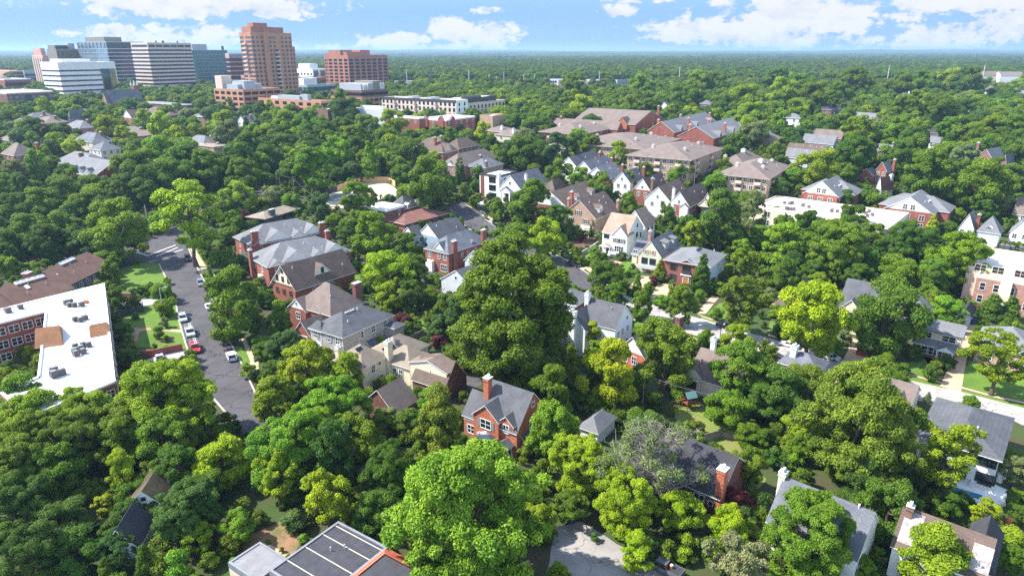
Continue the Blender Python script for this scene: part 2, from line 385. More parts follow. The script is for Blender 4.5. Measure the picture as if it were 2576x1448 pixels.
# ---------------------------------------------------------------- ground
def terrain():
    ys=sorted(set([-60,0]+list(np.arange(40,700,20.))+list(np.arange(700,2000,100.))+list(np.arange(2000,14001,500.))+[y for y in GY if -60<y<=14000]))
    mb=MB(); vs=[];nx=9
    for y in ys:
        w=max(160,y*1.15+120)
        for i in range(nx): vs.append((-w+2*w*i/(nx-1),y,g(y)))
    fs=[]
    for j in range(len(ys)-1):
        for i in range(nx-1): fs.append((j*nx+i,j*nx+i+1,(j+1)*nx+i+1,(j+1)*nx+i))
    me=bpy.data.meshes.new('ground'); me.from_pydata(vs,[],fs)
    me.materials.append(M('ground_cover',(.050,.088,.018),'patch',.95,.25,.10,(.075,.062,.030)))
    tag(link('ground',me),kind='structure')
terrain()
ROADP=[]; RPX=[]
def drape(name,pts,mat,off=.03,kind='structure',label=None,cat=None,world=False,step=3.0,thick=0):
    """sheet over the terrain; pts are pixels of its outline on the ground (or world xy)"""
    P=[(p[0],p[1]) if world else tuple(at(*p))[:2] for p in pts]
    import bmesh
    ROADP.append(P)
    if not world:
        q=[tuple(p) for p in pts]; c=(sum(p[0] for p in q)/len(q),sum(p[1] for p in q)/len(q)); RPX.extend(q+[c]+[((a[0]+b[0])/2,(a[1]+b[1])/2) for a,b in zip(q,q[1:])]+[((a[0]+c[0])/2,(a[1]+c[1])/2) for a in q])
    bm=bmesh.new(); vs=[bm.verts.new((x,y,0)) for x,y in P]; f=bm.faces.new(vs)
    if f.normal.z<0: f.normal_flip()
    y0=min(p[1] for p in P); y1=max(p[1] for p in P)
    cuts=sorted(set([y for y in GY if y0<y<y1]))
    for y in cuts:
        bmesh.ops.bisect_plane(bm,geom=bm.verts[:]+bm.edges[:]+bm.faces[:],plane_co=(0,y,0),plane_no=(0,1,0))
    bmesh.ops.triangulate(bm,faces=[f for f in bm.faces if len(f.verts)>4])
    for v in bm.verts: v.co.z=g(v.co.y)+off
    if thick:
        r=bmesh.ops.extrude_face_region(bm,geom=bm.faces[:]); 
        for e in r['geom']:
            if isinstance(e,bmesh.types.BMVert): e.co.z+=0
        for v in bm.verts: pass
    bm.normal_update()
    for f in bm.faces:
        if f.normal.z<0: f.normal_flip()
    me=bpy.data.meshes.new(name); bm.to_mesh(me); bm.free(); me.materials.append(mat)
    return tag(link(name,me),label,cat,kind=kind)

# ---------------------------------------------------------------- wooded ridges along the horizon
def ridge(y0,h0,amp,seed,dep=900):
    rg=random.Random(seed); n=90; w=y0*1.0; ph=[rg.uniform(0,6.28) for _ in range(6)]; vs=[];fs=[]
    for i in range(n+1):
        x=-w+2*w*i/n; u=x/y0*7
        hh=h0+amp*(.5*math.sin(u*1.1+ph[0])+.3*math.sin(u*2.7+ph[1])+.2*math.sin(u*6.1+ph[2])+.10*math.sin(u*13+ph[3])+.06*rg.uniform(-1,1))
        for k,(f,dy) in enumerate(((0,-dep),(.55,-dep*.45),(1,0),(.6,dep*.6),(0,dep*1.2))): vs.append((x,y0+dy,g(y0+dy)-3+max(0,hh)*f))
    for i in range(n):
        for k in range(4): a=i*5+k; fs.append((a,a+5,a+6,a+1))
    me=bpy.data.meshes.new('hills'); me.from_pydata(vs,[],fs); me.materials.append(M('wooded_hills',(.035,.070,.020),'patch',.95,.25,.02,(.055,.085,.025))); tag(link('hills',me),kind='structure')
ridge(4300,20,16,1); ridge(7200,30,16,5); ridge(10800,24,22,9,1500)
# ---------------------------------------------------------------- buildings
RED=(.32,.095,.055); 
M('red_brick',(.30,.085,.052),'brick',.85,.22); M('dark_brick',(.19,.070,.050),'brick',.85,.25); M('orange_brick',(.50,.135,.062),'brick',.85,.2)
M('tan_brick',(.46,.30,.20),'brick',.85,.2); M('pink_brick',(.42,.22,.16),'brick',.85,.22); M('grey_brick',(.45,.42,.40),'brick',.85,.22)
M('brown_brick',(.24,.13,.09),'brick',.85,.25)
M('white_siding',(.80,.80,.78),'siding',.6,.03); M('white_stucco',(.80,.79,.76),'plain',.7,.05,.5); M('cream_stucco',(.74,.66,.48),'plain',.75,.07,.5)
M('cream_siding',(.76,.66,.46),'siding',.7,.04); M('olive_stucco',(.55,.54,.42),'plain',.75,.06); M('blue_siding',(.30,.40,.50),'siding',.6,.05)
M('grey_siding',(.52,.53,.55),'siding',.6,.04); M('dark_stucco',(.09,.09,.095),'plain',.7,.15); M('beige_stucco',(.66,.56,.45),'plain',.75,.07)
M('pale_siding',(.62,.68,.74),'siding',.6,.03); M('trim_white',(.82,.82,.80),'plain',.5,.02); M('trim_dark',(.05,.05,.055),'plain',.5,.1)
M('trim_brown',(.13,.085,.06),'plain',.7,.1); M('trim_tan',(.60,.52,.42),'plain',.7,.05)
M('charcoal_shingle',(.115,.118,.130),'shingle',.9,.20); M('grey_shingle',(.190,.193,.203),'shingle',.9,.15); M('slate_shingle',(.155,.165,.190),'shingle',.85,.22)
M('dark_shingle',(.060,.058,.068),'shingle',.9,.22); M('brown_shingle',(.150,.108,.088),'shingle',.9,.18); M('taupe_shingle',(.205,.160,.138),'shingle',.9,.16)
M('tan_shingle',(.30,.245,.19),'shingle',.9,.16); M('cedar_shingle',(.40,.275,.205),'shingle',.9,.17); M('redbrown_shingle',(.215,.098,.075),'shingle',.9,.15)
M('mossy_shingle',(.13,.105,.060),'shingle',.9,.35); M('white_shingle',(.50,.46,.44),'patch',.9,.25,1.6,(.24,.20,.19)); M('umber_shingle',(.150,.085,.066),'shingle',.9,.15)
M('rust_shingle',(.24,.115,.055),'shingle',.9,.2)
M('white_membrane',(.74,.73,.70),'stain',.7,.03,col2=(.42,.24,.15)); M('cream_membrane',(.83,.73,.62),'stain',.7,.04,col2=(.62,.45,.33))
M('dark_membrane',(.052,.052,.062),'stain',.85,.15,col2=(.085,.085,.10)); M('grey_membrane',(.22,.22,.23),'stain',.8,.1,col2=(.3,.29,.28))
M('red_tile',(.52,.13,.07),'stripe',.7,.15); M('wood',(.42,.19,.075),'plain',.6,.2,2.); M('fence_wood',(.62,.40,.20),'siding',.8,.15); M('grey_wood',(.26,.22,.19),'siding',.85,.2)
M('red_wood',(.22,.075,.042),'siding',.8,.2); M('concrete',(.52,.48,.43),'plain',.85,.12); M('stone',(.40,.37,.33),'brick',.9,.25); M('door_wood',(.40,.16,.045),'plain',.5,.15)
M('metal_grey',(.30,.31,.33),'plain',.4,.1,metal=.4); M('ac_dark',(.10,.09,.085),'plain',.6,.2); M('flue',(.55,.30,.2),'plain',.8,.1); M('cap_grey',(.5,.5,.5),'plain',.6,.1)
M('solar',(.012,.014,.03),'plain',.15,.1,spec=.6); M('shutter_dark',(.05,.055,.06),'plain',.6,.1); M('shutter_wood',(.42,.19,.06),'plain',.6,.1); M('shutter_grey',(.22,.24,.26),'plain',.6,.1)
GL=glass('window_glass'); GLB=glass('blue_glass',(.03,.055,.075)); GLS=glass('skylight_glass',(.25,.30,.36),.1)
def mm(x): return MATS[x] if isinstance(x,str) else x
def plane_pt(p,z):
    d=ray(*p); s=(z-HC)/d[2]; return Vector((s*d[0],s*d[1],z))
WINC={}
def win_mesh(w,h,cols,style,one=False):
    k=(round(w,2),round(h,2),cols,style,one)
    if k in WINC: return WINC[k]
    fr={'w':'trim_white','b':'trim_dark','t':'trim_tan','n':'trim_brown'}[style[0]]
    mb=MB(); f=.10
    mb.box(-w/2-f,-.09,-f,-w/2,0,h+f); mb.box(w/2,-.09,-f,w/2+f,0,h+f); mb.box(-w/2,-.09,h,w/2,0,h+f); mb.box(-w/2,-.13,-f,w/2,0,0)
    for i in range(1,cols): x=-w/2+w*i/cols; mb.box(x-.05,-.075,0,x+.05,0,h)
    if h>.9 and style[0]!='b': mb.box(-w/2,-.07,h*.5-.03,w/2,0,h*.5+.03)
    pn=MB(); 
    (mb if one else pn).box(-w/2,-.03,0,w/2,-.005,h,1 if one else 0)
    r=(mb.mesh('window',[mm(fr),GL]), None if one else pn.mesh('pane',[GL]))
    WINC[k]=r; return r
LAND=[]; FOOT=[]
class Wing: pass
class House:
    def __init__(s,name,label,cat,phrase,group=None,wall='red_brick',roof='grey_shingle',trim='trim_white',ang=None):
        s.name=name;s.label=label;s.cat=cat;s.group=group;s.o=None;s.wall=wall;s.roof=roof;s.trim=trim;s.ang0=ang;s.phrase=phrase;s.wings=[]
    def wing(s,B,C,A,He,roof='hip',rh=3.,wall=None,roofm=None,trim=None,ov=.4,ang=None,gable=None,par=.5,base=-2.5,wallm=True):
        w=Wing(); w.He=He
        if s.o is None:
            b=at(B[0],B[1],He); s.z0=b.z-He
        zz=s.z0+He; b=plane_pt(B,zz)
        pc=plane_pt(C,zz)-b if isinstance(C,tuple) else None; pa=plane_pt(A,zz)-b if isinstance(A,tuple) else None
        if s.o is None:
            if ang is None: ang=s.ang0
            if ang is None:
                vx=vy=0
                if pc is not None: vx+=pc.x;vy+=pc.y
                if pa is not None: vx+=pa.y;vy-=pa.x
                th=math.atan2(vy,vx)
            else: th=math.radians(ang)
            s.th=th; s.org=b.copy(); s.org.z=s.z0
            s.o=thing(s.name,s.label,s.cat,s.org,th,s.group); s.inv=Matrix.Rotation(-th,4,'Z')
        bl=s.inv@(b-s.org); w.x0,w.y0=bl.x,bl.y
        w.L=float((s.inv@pc).x) if pc is not None else float(C); w.W=float((s.inv@pa).y) if pa is not None else float(A)
        if not s.wings:
            LAND.append((s.phrase,s.o.location.xy+ (Matrix.Rotation(s.th,2)@Vector((w.L/2,w.W/2))),(w.L+w.W)/4)); 
        w.L=max(w.L,2.5); w.W=max(w.W,2.5)
        w.roof=roof;w.rh=rh; s.wings.append(w); FOOT.append((s.org.x+math.cos(s.th)*(w.x0+w.L/2)-math.sin(s.th)*(w.y0+w.W/2),s.org.y+math.sin(s.th)*(w.x0+w.L/2)+math.cos(s.th)*(w.y0+w.W/2),s.th,w.L/2,w.W/2,s.z0+He))
        wm=mm(wall or s.wall); rm=mm(roofm or s.roof); tm=mm(trim or s.trim); w.wm=wm;w.rm=rm;w.tm=tm
        x0,y0,L,W=w.x0,w.y0,w.L,w.W
        if wallm:
            mb=MB(); mb.box(x0,y0,base,x0+L,y0+W,He,bottom=False)
            g2=MB(); g3=MB()
            if roof in('gx','gy'):
                GM=(g2,g3) if gable else (mb,mb)
                if roof=='gx':
                    for gm,x in zip(GM,(x0,x0+L)): gm.prism([(y0,He),(y0+W,He),(y0+W/2,He+rh-.12)],x-(.03 if gable else 0),x+(.03 if gable else .001),'x')
                else:
                    for gm,y in zip(GM,(y0,y0+W)): gm.prism([(x0,He),(x0+L,He),(x0+L/2,He+rh-.12)],y-(.03 if gable else 0),y+(.03 if gable else .001),'y')
            w.wobj=mb.build('wall',wm,s.o)
            if g2.v: g2.build('gable',mm(gable),s.o); g3.build('gable',mm(gable),s.o)
        rb=MB(); th=.16
        if roof=='gx' or roof=='gy':
            w2=(W if roof=='gx' else L)/2; sl=rh/w2; e=He-ov*sl; a0=(y0 if roof=='gx' else x0)-ov; a1=a0+2*w2+2*ov; am=(a0+a1)/2
            prof=[(a0,e),(am,He+rh),(a1,e),(a1,e-th),(am,He+rh-th),(a0,e-th)]; prof=prof[::-1]
            ms=[1,1,1,0,0,1]   # order after reversal: underside pieces and fascia trim
            n=len(prof); ms=[]
            for i in range(n):
                p,q=prof[i],prof[(i+1)%n]
                up= (p[1]>e-.01 and q[1]>e-.01 and abs(p[0]-q[0])>.05 and max(p[1],q[1])>He+rh-.01)
                ms.append(0 if up else 1)
            ms[-1]=ms[-1]
            lo,hi=(x0-ov*.6,x0+L+ov*.6) if roof=='gx' else (y0-ov*.6,y0+W+ov*.6)
            rb.prism(prof,lo,hi,'x' if roof=='gx' else 'y',1,ms)
            # rake ends are trim: the two caps use the last material
            rb.m[-1]=1; rb.m[-2]=1
        elif roof=='hip':
            m_=min(L,W)/2; sl=rh/m_; e=He-ov*sl*.6; X0,Y0,X1,Y1=x0-ov,y0-ov,x0+L+ov,y0+W+ov
            if L>=W: r0=(x0+m_,y0+W/2,He+rh); r1=(x0+L-m_+1e-3,y0+W/2,He+rh)
            else: r0=(x0+L/2,y0+m_,He+rh); r1=(x0+L/2,y0+W-m_+1e-3,He+rh)
            c=[(X0,Y0,e),(X1,Y0,e),(X1,Y1,e),(X0,Y1,e)]
            if L>=W: fs=[[c[0],c[1],r1,r0],[c[1],c[2],r1],[c[2],c[3],r0,r1],[c[3],c[0],r0]]
            else: fs=[[c[0],c[1],r0],[c[1],c[2],r1,r0],[c[2],c[3],r1],[c[3],c[0],r0,r1]]
            for f in fs: rb.poly(f,0)
            lo=[(a,b2,e-th) for a,b2,_ in c]
            for i in range(4): j=(i+1)%4; rb.poly([lo[i],lo[j],c[j],c[i]],1)
            rb.poly(lo[::-1],1)
        elif roof=='flat':
            rb.poly([(x0,y0,He-par),(x0+L,y0,He-par),(x0+L,y0+W,He-par),(x0,y0+W,He-par)],0)
            pb=MB(); p=.32
            pb.box(x0-.02,y0-.02,He-.9,x0+L+.02,y0+p,He+.04); pb.box(x0-.02,y0+W-p,He-.9,x0+L+.02,y0+W+.02,He+.04)
            pb.box(x0-.02,y0+p,He-.9,x0+p,y0+W-p,He+.04); pb.box(x0+L-p,y0+p,He-.9,x0+L+.02,y0+W-p,He+.04)
            pb.build('parapet',tm,s.o)
            if wallm:  # lower the solid wall top below the deck
                for v in w.wobj.data.vertices:
                    if abs(v.co.z-He)<1e-3: v.co.z=He-par-.05
        elif roof=='shed':   # rises along +y
            prof=[(y0-ov,He),(y0+W+ov,He+rh),(y0+W+ov,He+rh-th),(y0-ov,He-th)]
            rb.prism(prof[::-1],x0-ov,x0+L+ov,'x',0,[1,1,0,1,1][:4])
        w.robj=rb.build('roof',[rm,tm],s.o) if rb.v else None
        return w
    def fr(s,w,side):
        if side=='R': return Vector((w.x0,w.y0,0)),0.0,w.L,(lambda q:q*w.L)
        return Vector((w.x0,w.y0+w.W,0)),-math.pi/2,w.W,(lambda q:(1-q)*w.W)
    def put(s,w,side,mesh,name,q,z,out=0.0,parent=None,rx=0):
        loc,rz,ln,f=s.fr(w,side); rot=Matrix.Rotation(rz,4,'Z')
        o=link(name,mesh,parent or s.o); o.location=loc+rot@Vector((f(q),-out,z)); o.rotation_euler=(rx,0,rz); return o
    def win(s,w,side,qs,z,ww,hh,style='w',cols=1,sh=None):
        if isinstance(qs,int): qs=[(i+.5)/qs for i in range(qs)]
        fm,pm=win_mesh(ww,hh,cols,style)
        for q in qs:
            o=s.put(w,side,fm,'window',q,z,.005); link('pane',pm,o)
            if sh:
                k=('sh',ww,hh,sh)
                if k not in WINC:
                    b=MB(); b.box(-.22,-.06,0,.22,0,hh); WINC[k]=b.mesh('shutter',[mm(sh)])
                for sx in (-1,1): link('shutter',WINC[k],o,(sx*(ww/2+.34),0,0))
    def box(s,w,side,name,q,width,z0,z1,o0,o1,mat,parent=None):
        loc,rz,ln,f=s.fr(w,side); mb=MB(); mb.box(-width/2,-o1,z0,width/2,-o0,z1)
        return s.put(w,side,mb.mesh(name,[mm(mat)]),name,q,0,0,parent)
    def door(s,w,side,q,width,h,mat='door_wood',z=0,name='door',frame='trim_white'):
        b=MB(); b.box(-width/2-.15,-.10,0,-width/2,0,h+.15,1); b.box(width/2,-.10,0,width/2+.15,0,h+.15,1); b.box(-width/2,-.10,h,width/2,0,h+.15,1); b.box(-width/2,-.05,0,width/2,-.005,h,0)
        return s.put(w,side,b.mesh(name,[mm(mat),mm(frame)]),name,q,z,.005)
    def gablet(s,w,side,q,width,zb,ze,zr,front,depth,wall=None,roofm=None,trim=None,win=None,name='dormer',ov=.25,face=None):
        wm=mm(wall) if wall else w.wm; rm=mm(roofm) if roofm else w.rm; tm=mm(trim) if trim else w.tm; h=width/2
        mb=MB(); mb.prism([(-h,zb),(h,zb),(h,ze),(0,zr-.1),(-h,ze)],-front,depth,'y')
        o=s.put(w,side,mb.mesh(name,[wm]),name,q,0,0)
        rb=MB(); sl=(zr-ze)/h; e=ze-ov*sl; T=.14
        prof=[(-h-ov,e),(0,zr),(h+ov,e),(h+ov,e-T),(0,zr-T),(-h-ov,e-T)][::-1]; ms=[]
        for i in range(6):
            p,r=prof[i],prof[(i+1)%6]; ms.append(0 if (max(p[1],r[1])>zr-.01 and abs(p[0]-r[0])>.05) else 1)
        rb.prism(prof,-front-ov,depth,'y',1,ms); rb.m[-1]=rb.m[-2]=1
        link('dormer_roof',rb.mesh('dormer_roof',[rm,tm]),o)
        if win:
            ww,hh,cols,st,z=win; fm,_=win_mesh(ww,hh,cols,st,True); link('window',fm,o,(0,-front-.005,z))
        return o
    def shed(s,w,side,q,width,zb,ze,front,depth,rise,wall=None,roofm=None,wins=0,wz=.5,ww=1.2,wh=1.1):
        wm=mm(wall) if wall else w.wm; rm=mm(roofm) if roofm else w.rm; h=width/2
        mb=MB(); mb.prism([(-front,zb),(depth,zb),(depth,ze+rise),(-front,ze)][::-1],-h,h,'x')
        o=s.put(w,side,mb.mesh('dormer',[wm]),'dormer',q,0,0)
        rb=MB(); rb.prism([(-front-.4,ze),(depth,ze+rise),(depth,ze+rise+.18),(-front-.4,ze+.18)],-h-.3,h+.3,'x',0); link('dormer_roof',rb.mesh('dormer_roof',[rm]),o)
        for i in range(wins):
            fm,_=win_mesh(ww,wh,2,'w',True); link('window',fm,o,(-h+width*(i+.5)/wins,-front-.005,zb+wz))
    def chim(s,w,x,y,a,b,zt,mat='red_brick',z0=0,flue=True,cap='cap_grey'):
        """x,y fractions of the wing"""
        cx,cy=w.x0+x*w.L,w.y0+y*w.W; mb=MB(); mb.box(-a/2,-b/2,z0,a/2,b/2,zt); mb.box(-a/2-.1,-b/2-.1,zt-.55,a/2+.1,b/2+.1,zt-.25)
        o=mb.build('chimney',mm(mat),s.o); o.location=(cx,cy,0)
        c=MB(); c.box(-a/2-.12,-b/2-.12,zt,a/2+.12,b/2+.12,zt+.14)
        if flue:
            for sx in (-.25,.25): c.box(sx*a-.18,-.18,zt+.14,sx*a+.18,.18,zt+.6)
        c.build('chimney_cap',mm(cap),o); return o
    def onroof(s,w,side,q,v,name,sx,sy,hh,mat,lift=.02,cnt=1,gap=.1,top=None):
        loc,rz,ln,f=s.fr(w,side); half=(w.W if side=='R' else w.L)/2; p=math.atan2(w.rh,half); rot=Matrix.Rotation(rz,4,'Z')
        for i in range(cnt):
            mb=MB(); mb.box(-sx/2,-sy/2,0,sx/2,sy/2,hh,0,top=1 if top else None)
            o=mb.build(name,[mm(mat),mm(top)] if top else [mm(mat)],s.o); 
            o.location=loc+rot@Vector((f(q)+(i-(cnt-1)/2)*(sx+gap),v*half,w.He+v*w.rh+lift)); o.rotation_euler=(p,0,rz)
    def vents(s,w,side,qv,mat='trim_white',n=6):
        for q,v in qv:
            mb=MB(); mb.tube((0,0,-.2),(0,0,.55),.09,.09,6); mb.tube((0,0,.5),(0,0,.62),.16,.12,6)
            loc,rz,ln,f=s.fr(w,side); half=(w.W if side=='R' else w.L)/2
            o=mb.build('vent_pipe',mm(mat),s.o); o.location=loc+Matrix.Rotation(rz,4,'Z')@Vector((f(q),v*half,w.He+v*w.rh))
    def portico(s,w,side,q,width,h,out,rh=1.,roofm=None,col='trim_white',n=2):
        rb=MB(); hw=width/2
        rb.prism([(-hw-.3,h),(hw+.3,h),(0,h+rh)],-out-.3,.1,'y',0,[1,0,0]); rb.m[-1]=rb.m[-2]=1
        o=s.put(w,side,rb.mesh('porch_roof',[mm(roofm) if roofm else w.rm,mm(col)]),'porch_roof',q,0,0)
        for i in range(n):
            x=-hw+.2+(width-.4)*i/max(1,n-1); c=MB(); c.tube((x,-out+.1,-1),(x,-out+.1,h),.17,.14,8); link('column',c.mesh('column',[mm(col)]),o)
# ---------------------------------------------------------------- houses of the near and middle ground
# grey brick house
h=House('brick_house','pale grey brick house with dark charcoal hip roof, two storeys of shuttered windows','house','grey brick hip-roofed house',wall='grey_brick',roof='charcoal_shingle')
w=h.wing(t(1,2,870,490),t(1,2,1390,270),t(1,2,530,395),6.6,'hip',3.3)
h.win(w,'L',[.16,.42],4.3,1.1,1.6,'w',2,'shutter_grey'); h.win(w,'L',[.82],4.3,1.3,1.7,'w',2,'shutter_grey'); h.win(w,'L',[.16,.42,.9],.9,1.1,1.7,'w',2)
h.win(w,'R',[.36],4.3,.8,1.4); h.win(w,'R',[.58,.82],4.4,1.2,1.5,'w',2); h.win(w,'R',[.57,.80],1.0,1.1,1.4,'w',2)
w2=h.wing(t(1,2,655,425),t(1,2,700,405),t(1,2,530,395),6.6,'hip',1.6); h.win(w2,'L',[.5],4.3,1.2,1.6,'w',2,'shutter_grey')
h.portico(w2,'L',.45,2.4,2.6,1.3,1.1,'white_siding'); h.door(w2,'L',.45,1.1,2.2,'trim_dark')
w3=h.wing(t(1,2,1390,400),3.4,t(1,2,1382,300),4.6,'hip',.7)
h.vents(w,'R',[(.25,.45),(.55,.8)]); h.onroof(w,'R',.42,.88,'roof_vent',.45,.45,.25,'cap_grey',cnt=4,gap=.35)
# brown hip roof house
h=House('brick_house','red brick house with steep taupe hip roof, small white gable and tall chimney','house','taupe hip-roofed brick house',wall='red_brick',roof='taupe_shingle')
w=h.wing(t(1,2,750,268),t(1,2,1095,140),13.0,6.6,'hip',5.6,ang=57)
h.chim(w,.97,.12,2.2,1.2,11.5,'dark_brick',flue=False)
w2=h.wing(t(1,2,495,228),8,t(1,2,335,178),6.2,'gx',2.7,gable='white_siding',ang=57)
h.win(w2,'L',[.45],3.4,1.5,1.8,'w',2); h.win(w2,'L',[.5],7.0,.6,.8,'w')
w3=h.wing(t(1,2,540,470),7,t(1,2,415,415),3.4,'gx',3.0,ang=57,wall='red_brick'); h.door(w3,'L',.5,3.2,2.5,'wood',name='garage_door')
h.gablet(w3,'L',.5,1.5,3.6,4.4,5.1,-1.0,3.0,'white_siding','dark_shingle',win=(.6,.9,1,'w',3.7))
h.vents(w,'R',[(.3,.5)])
# tan brown gable with big dormer
h=House('brick_house','brown-roofed brick house with cream half-timbered gable and wide white dormer','house','brown-roofed house with the wide white dormer',wall='red_brick',roof='brown_shingle')
w=h.wing(t(1,1,390,1448),t(1,1,1005,1265),t(1,1,140,1385),5.6,'gx',5.6,gable='cream_stucco',ov=.7)
h.gablet(w,'R',.50,6.4,5.9,6.6,9.9,-1.2,6,'white_stucco',win=(.9,1.5,1,'n',7.2))
h.win(w,'L',[.25,.5,.75],6.4,1.0,1.5,'n',2); h.win(w,'L',[.5],9.0,.9,1.2,'n'); h.win(w,'L',[.2,.5,.8],2.6,1.2,1.6,'n',2)
h.box(w,'L','timber_band',.5,w.W,5.4,5.75,0,.08,'trim_brown'); h.win(w,'R',[.3,.6],2.5,1.2,1.5,'w',2); h.vents(w,'R',[(.86,.3),(.12,.75)])
# two grey duplexes with pediments
for n,(B,C,A,lab,ph) in enumerate((( t(1,1,120,1230),t(1,1,895,1045),t(1,1,20,1100),'long grey-roofed brick duplex with white pediments, next to the brown-roofed house with the wide dormer','nearer grey duplex with white pediments'),
      (t(1,1,-40,1012),t(1,1,680,862),t(0,1,2428,915),'grey-roofed brick duplex with two big brick chimneys and white pediments, farther from the camera','farther grey duplex with white pediments'))):
    h=House('brick_duplex',lab,'house',ph,'grey-roofed brick duplexes',wall='red_brick',roof='grey_shingle')
    w=h.wing(B,C,A,6.8,'hip',4.6,ov=.6)
    for q,wd,zr,fr_,dp in ((.10,4.6,8.3,.7,4),(.34,10.5,10.2,.2,8),(.60,6.0,8.9,.7,5),(.82,8.8,10.0,.2,8)):
        h.gablet(w,'R',q,wd,6.4,6.8,zr,fr_,dp,'white_siding')
    h.win(w,'R',[.1,.26,.42,.58,.74,.92],4.2,1.3,1.5,'w',2); h.win(w,'R',[.92],.9,2.2,1.8,'w',3); h.win(w,'R',[.26,.42,.58],.9,1.3,1.6,'w',2)
    h.win(w,'L',[.3,.7],4.0,1.2,1.6,'w',2); h.box(w,'L','bay_window',.35,2.2,-.5,2.9,0,1.0,'white_siding'); h.win(w,'L',[.75],.6,1.2,1.7,'w',2)
    if n==0: h.chim(w,-.03,.72,1.0,1.3,9.6); h.chim(w,.98,.9,1.4,1.0,10.5)
    else: h.chim(w,.93,-.02,2.0,1.2,10.2); h.chim(w,.04,-.02,2.2,1.2,11.2)
    h.vents(w,'R',[(.15,.6),(.52,.7),(.7,.35),(.6,.4)])
# mid-century low roof
h=House('low_house','low dark grey house with weathered low hip roof and broad dark chimney','house','low dark grey house with the broad chimney',wall='dark_stucco',roof='tan_shingle',trim='trim_brown')
w=h.wing(t(1,1,90,742),t(1,1,490,648),t(0,1,2440,742),4.2,'hip',1.5,ov=1.2)
h.chim(w,.22,.03,2.6,1.2,6.6,'dark_stucco',flue=False); h.win(w,'R',[.55,.75,.92],1.4,1.6,1.6,'b',2); h.win(w,'L',[.3,.6],1.0,2.0,1.8,'b',2)
# mansard
h=House('mansard_house','dark brown house with white flat roof beside a steep grey mansard','house','dark brown house with white flat roof',wall='dark_brick',roof='white_membrane',trim='trim_white')
w=h.wing(t(1,1,1310,662),t(1,1,1480,612),t(1,1,1115,617),7.8,'flat',0,wall='dark_brick',ang=57)
w2=h.wing(t(1,1,1490,650),t(1,1,1640,600),8.5,5.8,'hip',4.2,wall='dark_brick',roofm='charcoal_shingle',ang=57)
h.gablet(w2,'R',.25,1.5,5.2,7.2,7.7,.2,4,'white_siding','white_membrane',win=(.9,1.4,1,'w',5.4)); h.gablet(w2,'R',.85,1.5,5.2,7.2,7.7,.2,4,'white_siding','white_membrane',win=(.9,1.4,1,'w',5.4))
h.win(w,'R',[.7],5.0,.9,1.3,'w'); h.chim(w,.1,.85,1.4,1.2,9.2,'dark_brick')
h.win(w,'L',[.25],.8,2.0,2.0,'w',3); h.vents(w2,'R',[(.5,.3)])
# bungalow
h=House('brick_bungalow','long low red brick bungalow under a smooth reddish brown hip roof','house','reddish-roofed brick bungalow',wall='red_brick',roof='redbrown_shingle')
w=h.wing(t(1,1,1495,802),t(1,1,1915,688),t(1,1,1252,742),3.9,'hip',1.9,ov=.7)
h.win(w,'R',[.12,.42,.6,.8],1.2,1.2,1.6,'b',2); h.win(w,'L',[.6],1.0,1.0,1.7,'b'); h.vents(w,'R',[(.15,.9)],'cap_grey')
h.box(w,'L','door',.85,1.2,0,2.2,0,.06,'door_wood')
# blue house
h=House('blue_house','small blue-sided house with dark grey gable roof and white front gable','house','blue-sided grey-roofed house',wall='blue_siding',roof='charcoal_shingle')
w=h.wing(t(1,1,1590,928),t(1,1,1700,903),t(1,1,1447,905),5.6,'gx',2.9,gable='white_siding',ang=50)
h.win(w,'R',[.65],3.0,1.3,1.6,'w',2); h.win(w,'L',[.3,.7],3.2,1.2,1.5,'w',2)
w2=h.wing(t(1,1,1830,945),t(1,1,2095,862),t(1,1,1700,880),5.6,'gx',4.2,ang=50,gable='white_siding'); h.vents(w2,'R',[(.2,.7),(.75,.3)])
# long brick with chimneys
h=House('brick_house','long red brick house with slate hip roof, white gable and two tall brick chimneys','house','long brick house with two tall chimneys',wall='red_brick',roof='slate_shingle')
w=h.wing(t(1,1,1935,1098),t(1,1,2370,968),t(1,1,1675,1052),7.2,'hip',4.0)
h.gablet(w,'L',.42,5.4,6.8,7.2,10.0,-.3,6,'white_siding')
h.chim(w,.13,-.02,1.9,1.0,10.6); h.chim(w,.86,.0,2.0,1.0,11.2)
h.gablet(w,'R',.62,1.7,7.0,7.9,8.8,-.7,3,'red_brick',win=(.8,.8,1,'w',7.1))
h.win(w,'L',[.14,.40,.80],4.6,1.2,1.7,'w',2); h.win(w,'L',[.2],.7,2.6,2.2,'w',3); h.win(w,'R',[.64],4.3,1.2,1.7,'w',2); h.win(w,'R',[.32,.46],4.3,.8,1.5,'w',1)
h.box(w,'L','bay_window',.75,2.8,-1,3.6,0,1.2,'trim_white'); h.vents(w,'R',[(.3,.5)])
# grey house with skylights
h=House('grey_house','light grey sided house with slate grey gable roof and four dark skylights','house','grey house with four skylights',wall='grey_siding',roof='charcoal_shingle')
w=h.wing(t(1,1,2165,1430),9.5,t(1,1,1905,1335),5.4,'gx',3.6,gable='grey_siding',ang=52)
h.win(w,'L',[.5],6.2,.8,.9); h.onroof(w,'R',.72,.72,'skylight',.7,1.1,.12,'trim_dark',cnt=4,gap=.5,top='solar'); h.win(w,'L',[.25],1.2,2.4,2.0,'w',4)
h.gablet(w,'L',.22,3.6,-1,4.2,6.2,1.2,4,'grey_siding',win=(1.9,1.6,4,'w',1.2),name='front_bay')
w2=h.wing(t(1,1,2290,1205),11,t(1,1,2130,1150),5.4,'gx',3.8,ang=52,gable='white_siding'); h.chim(w,.15,-.1,1.3,.9,7.2,'grey_siding')
h.gablet(w2,'R',.3,4.4,4.6,5.4,7.8,.2,4,'white_siding')
